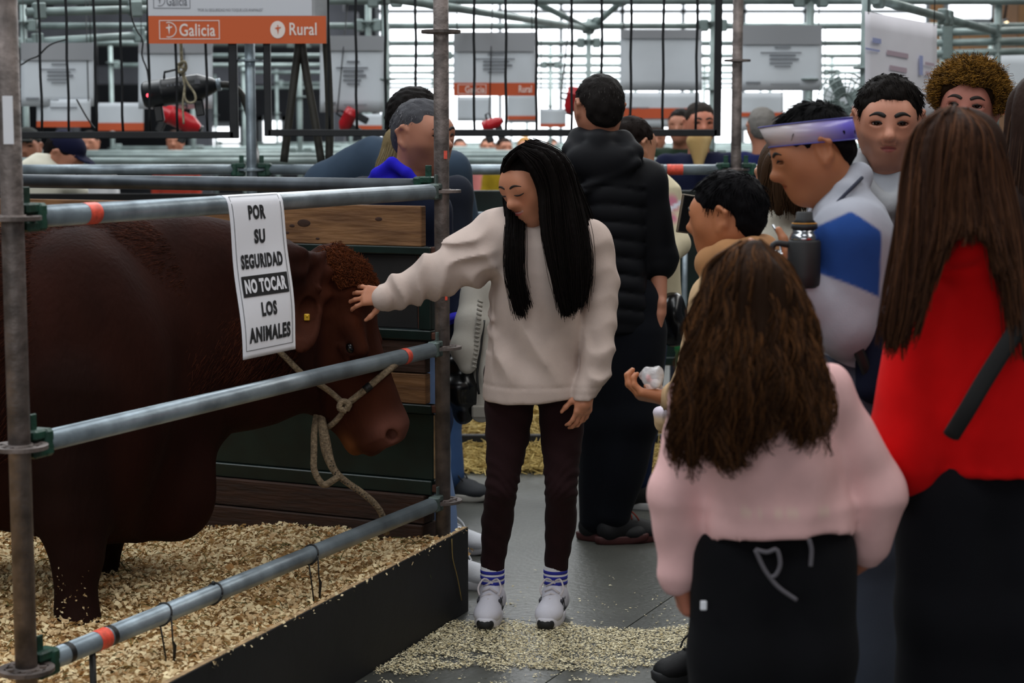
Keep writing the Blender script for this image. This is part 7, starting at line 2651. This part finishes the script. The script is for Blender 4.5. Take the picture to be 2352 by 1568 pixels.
# ------------------------------------------------------------------ person with the white quilted jacket
Yq = 5.25
root, Hq, nb = person('brown haired person in a cream quilted jacket behind the boy', (P(1815, 1300, Yq)[0], Yq), (0.45, 0.9), 1.58, top=RGB(200, 194, 180), trousers=RGB(70, 60, 54),
                      head=dict(c=P(1812, 405, Yq), f=(0.4, 0.9, -0.05), h=0.225), eyes=False, vox=0.010, top_name='quilted_jacket',
                      torso=[tsec(900, 1745, 1880, Yq, 0.13), tsec(750, 1740, 1885, Yq, 0.14), tsec(620, 1735, 1890, Yq, 0.15), tsec(540, 1740, 1885, Yq, 0.14), tsec(490, 1765, 1862, Yq, 0.11), tsec(462, 1790, 1842, Yq, 0.07)],
                      arms=[dict(sh=P(1765, 560, Yq), el=P(1745, 720, Yq + 0.1), wr=P(1770, 800, Yq + 0.2), hand=None, r=(0.07, 0.06, 0.05)), dict(sh=P(1865, 560, Yq), hand=None)],
                      top_disp=lambda X, Y, Z: -0.004 * (np.abs(np.sin((X + Z) * 55)) * np.abs(np.sin((X - Z) * 55))) ** 0.4, shoes=dict(d=(0.4, 0.9), col=RGB(60, 50, 44)))
gd = [gl((1820, 340, Yq - 0.08), (1775, 370, Yq - 0.10), (1758, 430, Yq - 0.10), (1752, 480, Yq - 0.10)), gl((1825, 335, Yq - 0.10), (1795, 365, Yq - 0.14), (1788, 430, Yq - 0.15), (1790, 488, Yq - 0.15)), gl((1830, 335, Yq - 0.10), (1825, 370, Yq - 0.15), (1822, 430, Yq - 0.16), (1825, 485, Yq - 0.15)), gl((1835, 340, Yq - 0.08), (1855, 380, Yq - 0.12), (1860, 430, Yq - 0.12), (1862, 480, Yq - 0.12))]
hair_obj('hair', root, M_hair, [(gd, 900, dict(spread=0.008, mass_r=0.03, K=10, wave=0.003))], RGB(62, 44, 30), cvar=0.4, strand_r=0.0018, scalp=scalp_prims(Hq, 1.1, -0.5), seed=23)
# ------------------------------------------------------------------ child in the pink sweatshirt, back to the viewer
Yp = 3.42
PK = RGB(240, 192, 190)
hzL, hzR = P(1625, 1258, Yp - 0.1), P(1965, 1228, Yp - 0.1)
hn_ = nrm(np.cross(hzR - hzL, V3(0, 1, 0)))
if hn_[2] > 0:
    hn_ = -hn_
pkw = waves(81, 8, 24, 0.008, (0.6, 0.6, 1.4))
pkw2 = waves(82, 8, 55, 0.0035)


def pink_folds(X, Y, Z):
    low = np.clip((P(1800, 1090, Yp)[2] - Z) / 0.1, 0, 1)
    return pkw(X, Y, Z) + pkw2(X, Y, Z) - 0.004 * np.exp(-((Z - P(1800, 1150, Yp)[2]) / 0.012) ** 2) * low


def pink_col(V, c):
    # faded printed band across the back
    zb = P(1800, 1148, Yp)[2]
    t_ = np.sin((V[:, 0]) * 150) * np.sin(V[:, 0] * 61 + 1)
    m_ = np.exp(-((V[:, 2] - zb) / 0.010) ** 2) * (t_ > 0.1) * (V[:, 1] < Yp) * (np.abs(V[:, 0] - P(1790, 1150, Yp)[0]) < 0.12)
    return c * (1 - 0.35 * m_[:, None]) + np.array(RGB(240, 224, 196)) * 0.35 * m_[:, None]


rootp, Hp, nbp = person('child with long curly brown hair in a pink sweatshirt seen from behind', (P(1780, 1500, Yp)[0], Yp), (-0.25, 0.97), 1.29, skin=RGB(190, 120, 96), top=PK, trousers=RGB(19, 19, 22),
                        head=dict(c=P(1722, 690, Yp), f=(-0.45, 0.88, -0.08), h=0.196, nb=P(1745, 850, Yp)), eyes=False,
                        torso=[tsec(1222, 1626, 1962, Yp, 0.140), tsec(1190, 1622, 1958, Yp, 0.136), tsec(1100, 1618, 1945, Yp, 0.13), tsec(1000, 1612, 1930, Yp, 0.13), tsec(920, 1608, 1915, Yp, 0.12), tsec(860, 1625, 1890, Yp, 0.10), tsec(825, 1668, 1835, Yp, 0.07)],
                        arms=[dict(sh=P(1612, 905, Yp), el=P(1560, 1130, Yp + 0.02), wr=P(1560, 1335, Yp + 0.02), r=(0.078, 0.064, 0.054), hand=dict(d=(0.25, 0.25, -0.9), n=(0.9, 0.2, 0.1), th=(0, 1, 0), curl=0.75, s=0.72)),
                              dict(sh=P(1895, 900, Yp), el=P(2008, 1120, Yp + 0.02), wr=P(1992, 1272, Yp + 0.06), r=(0.078, 0.066, 0.056), hand=dict(d=(-0.5, 0.6, -0.5), n=(-0.8, -0.2, 0.1), th=(0, 0.5, 1), curl=0.8, s=0.72))],
                        top_disp=pink_folds, top_colf=pink_col, top_name='sweatshirt', vox=0.0075, hvox=0.005,
                        legs=[[P(1708, 1280, Yp), P(1704, 1500, Yp), V3(P(1690, 1500, Yp)[0], Yp + 0.02, 0.07)], [P(1848, 1280, Yp), P(1850, 1500, Yp), V3(P(1850, 1500, Yp)[0], Yp + 0.02, 0.07)]], leg_r=(0.122, 0.124, 0.12), shoes=dict(d=(-0.2, 1), col=RGB(30, 30, 32), L=0.2))
CB = RGB(46, 30, 20)
h0, h1, h2 = Yp - 0.02, Yp - 0.13, Yp - 0.165


def hg(*q):
    return [P(*p_) for p_ in q]


backs = [hg((1708, 569, h0 - 0.03), (1640, 630, Yp - 0.04), (1600, 740, Yp - 0.04), (1582, 870, Yp - 0.06), (1560, 970, Yp - 0.09), (1562, 1035, Yp - 0.10)),
         hg((1714, 567, h0 - 0.03), (1655, 625, Yp - 0.09), (1618, 740, Yp - 0.12), (1594, 870, Yp - 0.15), (1580, 980, h2), (1588, 1060, h2)),
         hg((1720, 565, h0 - 0.03), (1680, 622, Yp - 0.11), (1655, 740, h1), (1640, 870, h2), (1632, 980, h2), (1648, 1070, h2)),
         hg((1726, 564, h0 - 0.03), (1712, 622, Yp - 0.12), (1700, 740, h1), (1696, 870, h2), (1690, 980, h2), (1702, 1062, h2)),
         hg((1732, 564, h0 - 0.03), (1742, 622, Yp - 0.12), (1748, 740, h1), (1752, 870, h2), (1748, 960, h2), (1742, 1015, h2)),
         hg((1738, 565, h0 - 0.03), (1770, 625, Yp - 0.11), (1790, 740, h1), (1802, 870, h2), (1806, 930, h2), (1800, 965, h2)),
         hg((1744, 567, h0 - 0.03), (1798, 630, Yp - 0.09), (1828, 740, Yp - 0.12), (1848, 870, Yp - 0.15), (1858, 960, h2), (1872, 1015, h2)),
         hg((1750, 569, h0 - 0.03), (1822, 650, Yp - 0.05), (1852, 750, Yp - 0.07), (1872, 860, Yp - 0.10), (1888, 935, Yp - 0.14), (1882, 985, h2))]
hair_obj('hair', rootp, M_hair, [(backs, 5200, dict(spread=0.012, mass_r=0.018, K=30, wave=0.012, wfreq=2.8, ends=0.2, clumps=130))], CB, cvar=0.55, strand_r=0.0021,
         scalp=[ell(Hp.p(-0.06, 0, 0.10), [0.45 * Hp.h, 0.37 * Hp.h, 0.405 * Hp.h], Hp.A, k=0.02), ell(Hp.p(-0.1, 0, -0.25), [0.36 * Hp.h, 0.34 * Hp.h, 0.42 * Hp.h], Hp.A, k=0.04)], tipcol=RGB(100, 64, 36), seed=31, disp=waves(83, 9, 60, 0.006, (1, 1, 0.4)) if True else None)
M_cord = mat('grey_drawcord', RGB(96, 92, 98), rough=0.9)
for pts in (((1735, 1262), (1752, 1300), (1768, 1325), (1790, 1350), (1830, 1378)), ((1735, 1262), (1762, 1268), (1784, 1262), (1792, 1295), (1782, 1320), (1768, 1326)), ((1858, 1238), (1864, 1262), (1862, 1300))):
    MB().chain(resample([P(x_, y_, Yp - 0.138) for x_, y_ in pts], 20), 0.0042, 8).build('drawcord', M_cord, rootp)
MB().bevbox(P(1616, 1390, Yp - 0.105), (0.006, 0.002, 0.009), 0.0015).build('care_label', M_paper, rootp)

# ------------------------------------------------------------------ woman in the red sweater, back to the viewer
Yr = 3.58
RD = RGB(206, 14, 16)
rootr, Hr, nbr = person('woman with long straight brown hair in a bright red sweater', (P(2262, 1400, Yr)[0], Yr), (-0.35, 0.93), 1.56, top=RD, trousers=RGB(20, 20, 24),
                        head=dict(c=P(2192, 380, Yr), f=(-0.55, 0.82, -0.12), h=0.222, nb=P(2235, 540, Yr)), eyes=False,
                        torso=[tsec(1076, 2142, 2420, Yr, 0.145), tsec(1040, 2134, 2420, Yr, 0.15), tsec(980, 2118, 2420, Yr, 0.155), tsec(860, 2110, 2410, Yr, 0.15), tsec(740, 2108, 2400, Yr, 0.145), tsec(650, 2120, 2385, Yr, 0.13), tsec(590, 2150, 2355, Yr, 0.11), tsec(548, 2175, 2310, Yr, 0.08)],
                        arms=[dict(sh=P(2150, 680, Yr + 0.02), el=P(2092, 1022, Yr - 0.02), wr=P(2185, 1085, Yr + 0.16), r=(0.094, 0.088, 0.066), hand=None), dict(sh=P(2365, 680, Yr), el=P(2430, 960, Yr), wr=P(2400, 1120, Yr + 0.1), r=(0.088, 0.075, 0.06))],
                        top_extra=caps([P(2118, 600, Yr - 0.03), P(2160, 560, Yr - 0.085), P(2225, 540, Yr - 0.105), P(2290, 560, Yr - 0.09), P(2328, 600, Yr - 0.04)], [0.035, 0.045, 0.045, 0.045, 0.035], k=0.03, col=RD) + [half(P(2200, 1104, Yr - 0.1), (-0.02, 0, -1), k=0.01)] if False else caps([P(2128, 590, Yr - 0.03), P(2165, 562, Yr - 0.085), P(2225, 548, Yr - 0.105), P(2290, 562, Yr - 0.09), P(2325, 595, Yr - 0.04)], [0.035, 0.042, 0.042, 0.042, 0.035], k=0.03, col=RD),
                        top_disp=lambda X, Y, Z: (waves(91, 8, 16, 0.007, (1, 1, 0.5))(X, Y, Z) + waves(92, 8, 40, 0.003, (1, 1, 0.5))(X, Y, Z)) - 0.0025 * np.abs(np.sin(X * 260)) * (Z < P(2200, 1050, Yr)[2]), top_name='sweater', vox=0.009, hvox=0.006,
                        legs=[[P(2190, 1130, Yr), P(2182, 1400, Yr), V3(P(2180, 1400, Yr)[0], Yr + 0.03, 0.075)], [P(2340, 1130, Yr), P(2345, 1400, Yr), V3(P(2350, 1400, Yr)[0], Yr + 0.03, 0.075)]], leg_r=(0.125, 0.115, 0.105), shoes=dict(d=(-0.3, 0.95), col=RGB(30, 28, 30)))
st = MB().chain(resample([P(2372, 700, Yr - 0.165), P(2320, 780, Yr - 0.185), P(2262, 872, Yr - 0.192), P(2222, 940, Yr - 0.190), P(2185, 1000, Yr - 0.168)], 24), 0.017, 10, flat=((0.1, 1, 0), 0.25))
bgr = thing('cross_body_bag', 'black strap of a bag across the back of the red sweater', 'bag strap', P(2262, 872, Yr - 0.18))
st.build('strap', mat('black_webbing', RGB(16, 15, 16), rough=0.8), bgr)
b0 = Yr - 0.03
BR = RGB(52, 34, 26)
rh = [hg((2168, 262, b0 - 0.02), (2105, 320, Yr - 0.04), (2082, 430, Yr - 0.06), (2066, 560, Yr - 0.09), (2046, 700, Yr - 0.13), (2034, 805, Yr - 0.13)),
      hg((2174, 258, b0 - 0.02), (2118, 312, Yr - 0.09), (2098, 430, Yr - 0.12), (2090, 560, Yr - 0.15), (2074, 700, Yr - 0.17), (2056, 800, Yr - 0.16)),
      hg((2180, 262, b0 - 0.02), (2140, 305, Yr - 0.12), (2122, 430, Yr - 0.15), (2116, 560, Yr - 0.17), (2108, 680, Yr - 0.185), (2085, 775, Yr - 0.18)),
      hg((2186, 253, b0 - 0.02), (2166, 302, Yr - 0.135), (2150, 430, Yr - 0.165), (2144, 540, Yr - 0.18), (2130, 600, Yr - 0.185), (2110, 680, Yr - 0.185)),
      hg((2194, 252, b0 - 0.02), (2196, 302, Yr - 0.14), (2186, 430, Yr - 0.17), (2180, 500, Yr - 0.18), (2172, 535, Yr - 0.19), (2150, 570, Yr - 0.19)),
      hg((2202, 253, b0 - 0.02), (2226, 304, Yr - 0.135), (2226, 430, Yr - 0.165), (2226, 490, Yr - 0.175), (2226, 518, Yr - 0.185), (2224, 538, Yr - 0.19)),
      hg((2208, 262, b0 - 0.02), (2250, 310, Yr - 0.12), (2260, 430, Yr - 0.15), (2268, 500, Yr - 0.17), (2276, 530, Yr - 0.18), (2288, 556, Yr - 0.19)),
      hg((2214, 258, b0 - 0.02), (2272, 318, Yr - 0.09), (2292, 430, Yr - 0.11), (2308, 540, Yr - 0.14), (2318, 640, Yr - 0.17), (2330, 740, Yr - 0.18)),
      hg((2220, 262, b0 - 0.02), (2286, 330, Yr - 0.05), (2310, 440, Yr - 0.07), (2328, 560, Yr - 0.10), (2340, 680, Yr - 0.15), (2352, 830, Yr - 0.17))]
hair_obj('hair', rootr, M_hair, [(rh, 5200, dict(spread=0.010, mass_r=0.015, K=20, wave=0.004, wfreq=1.2, ends=0.12, clumps=220))], BR, cvar=0.5, strand_r=0.0016,
         scalp=[ell(Hr.p(-0.06, 0, 0.11), [0.44 * Hr.h, 0.37 * Hr.h, 0.395 * Hr.h], Hr.A, k=0.02), ell(Hr.p(-0.1, 0, -0.25), [0.36 * Hr.h, 0.34 * Hr.h, 0.42 * Hr.h], Hr.A, k=0.04)], tipcol=RGB(104, 68, 46), seed=33)

# ------------------------------------------------------------------ woman at the right edge
Ye = 4.55
roote, He, nbe = person('woman with long brown hair in a brown coat at the right edge', (P(2420, 1300, Ye)[0], Ye), (-0.5, 0.85), 1.66, top=RGB(48, 38, 34), trousers=RGB(34, 30, 30),
                        head=dict(c=P(2400, 270, Ye), f=(-0.4, 0.9, 0), h=0.225), eyes=False, vox=0.012, hvox=0.009, top_name='coat', shoes=dict(d=(-0.3, 0.9), col=RGB(50, 40, 36)))
eh = [hg((2375, 180, Ye), (2335, 235, Ye - 0.04), (2318, 330, Ye - 0.06), (2300, 400, Ye - 0.08)), hg((2385, 172, Ye), (2350, 225, Ye - 0.10), (2335, 330, Ye - 0.13), (2325, 430, Ye - 0.14)), hg((2395, 170, Ye), (2375, 225, Ye - 0.12), (2362, 330, Ye - 0.15), (2355, 450, Ye - 0.16)), hg((2405, 170, Ye), (2410, 225, Ye - 0.12), (2405, 330, Ye - 0.15), (2400, 450, Ye - 0.16)), hg((2415, 172, Ye), (2445, 230, Ye - 0.10), (2452, 330, Ye - 0.12), (2450, 450, Ye - 0.14)), hg((2425, 178, Ye), (2465, 240, Ye - 0.03), (2478, 330, Ye - 0.05), (2480, 440, Ye - 0.08))]
hair_obj('hair', roote, M_hair, [(eh, 1300, dict(spread=0.008, mass_r=0.028, K=12))], RGB(50, 36, 30), cvar=0.4, strand_r=0.0018, scalp=scalp_prims(He, 1.1, -0.5), seed=35, tipcol=RGB(110, 84, 66))

# ------------------------------------------------------------------ people far behind
def far_person(label, px, py, Y, face, top, hair, hh=0.225, skin=RGB(172, 116, 92), cap_col=None, trousers=RGB(34, 38, 48), tilt=None, nlen=0.02, eyes=False, **kw):
    c = P(px, py, Y)
    H = (c[2]) / 0.932
    H = max(1.35, min(1.85, H))
    r, Hd_, n_ = person(label, (c[0] - 0.015 * H * nrm((face[0], face[1], 0))[0], Y - 0.015 * H * nrm((face[0], face[1], 0))[1]), face, H, skin=skin, top=top, trousers=trousers,
                        head=dict(c=c, f=tilt or (face[0], face[1], 0), h=hh), eyes=eyes, vox=0.018, hvox=0.010, shoes=dict(d=face, col=RGB(40, 40, 44)), **kw)
    short_hair(Hd_, r, hair, n=260, length=nlen, grow=1.08, low=-0.32, seed=int(px), vox=0.010, r=0.0022)
    if cap_col is not None:
        pr_ = [ell(Hd_.p(-0.05, 0, 0.22), [0.45 * hh, 0.37 * hh, 0.34 * hh], Hd_.A, k=0.01), half(Hd_.p(0, 0, 0.14), -Hd_.u, k=0.01), ell(Hd_.p(0.42, 0, 0.17), [0.30 * hh, 0.28 * hh, 0.035 * hh], Hd_.A, k=0.01)]
        pr_ = [pr_[0], pr_[2], half(Hd_.p(0, 0, 0.12), -Hd_.u, k=0.01)]
        sdf_obj('cap', pr_, M_fab, r, vox=0.009, base=cap_col)
    return r, Hd_


# bending man in a cream sweater and navy cap
Yl = 9.6
hc = P(150, 358, Yl)
r, Hd_ = far_person('bending man in a cream sweater and navy cap at the left', 150, 358, Yl, (0.85, -0.3), RGB(206, 202, 186), RGB(24, 20, 20), hh=0.235, cap_col=RGB(18, 20, 44), tilt=(0.85, -0.25, -0.50),
                    torso=[tsec(560, 40, 150, Yl, 0.16), tsec(430, 30, 170, Yl, 0.17), tsec(400, 28, 165, Yl, 0.17), tsec(375, 45, 140, Yl, 0.15), tsec(352, 80, 125, Yl, 0.09)],
                    arms=[dict(sh=P(60, 400, Yl), el=P(30, 440, Yl), wr=P(60, 480, Yl - 0.1), hand=None), dict(sh=P(140, 395, Yl), el=P(165, 425, Yl - 0.1), wr=P(190, 440, Yl - 0.1), hand=None)])
far_person('man in a dark cap beside the left post in the distance', 62, 338, 11.6, (0.1, -1), RGB(30, 32, 40), RGB(30, 24, 22), hh=0.23, cap_col=RGB(44, 46, 44), eyes=True)
far_person('man in a navy jacket and tan scarf behind the right end of the grille', 1608, 285, 10.2, (0.1, -1), RGB(22, 26, 50), RGB(44, 38, 34), hh=0.235, eyes=True, skin=RGB(184, 116, 92),
           top_extra=[cap(P(1596, 325, 10.05), P(1604, 385, 10.0), 0.05, 0.02, k=0.02, col=RGB(170, 140, 92)), cap(P(1622, 318, 10.05), P(1606, 380, 10.0), 0.03, 0.02, k=0.02, col=RGB(186, 158, 110))])
far_person('grey haired man in navy seen from behind beyond the brown post', 1750, 292, 11.0, (0.1, 1), RGB(24, 30, 72), RGB(120, 116, 112), hh=0.23)
far_person('dark haired person in dark green far behind the grille', 1562, 288, 12.4, (-0.3, -1), RGB(30, 44, 32), RGB(24, 20, 18), hh=0.22)
far_person('small distant man in a white shirt between the rails', 205, 330, 17.0, (0, -1), RGB(190, 190, 192), RGB(30, 26, 24), hh=0.23)
far_person('distant person in a pink top below the bright windows', 1120, 338, 21.0, (0, -1), RGB(196, 120, 116), RGB(60, 46, 38), hh=0.23)
far_person('distant person in a mustard top below the bright windows', 1158, 340, 19.0, (0.4, -1), RGB(150, 124, 30), RGB(40, 30, 26), hh=0.22)
far_person('distant person in a blue top below the bright windows', 1056, 338, 22.0, (0.2, -1), RGB(70, 80, 130), RGB(50, 40, 36), hh=0.22)
far_person('distant person in a cream top left of the vest man', 1205, 338, 20.0, (0, -1), RGB(206, 196, 182), RGB(150, 110, 60), hh=0.22)
far_person('distant person in a rose top left of the vest man', 1268, 338, 23.0, (0, -1), RGB(206, 150, 140), RGB(70, 50, 40), hh=0.22)
far_person('distant person in orange red under the left grille', 402, 326, 18.0, (0, -1), RGB(150, 50, 36), RGB(50, 36, 30), hh=0.22)
far_person('distant person in brown below the right half of the grille', 1505, 320, 15.5, (0, -1), RGB(84, 44, 34), RGB(40, 30, 26), hh=0.23)
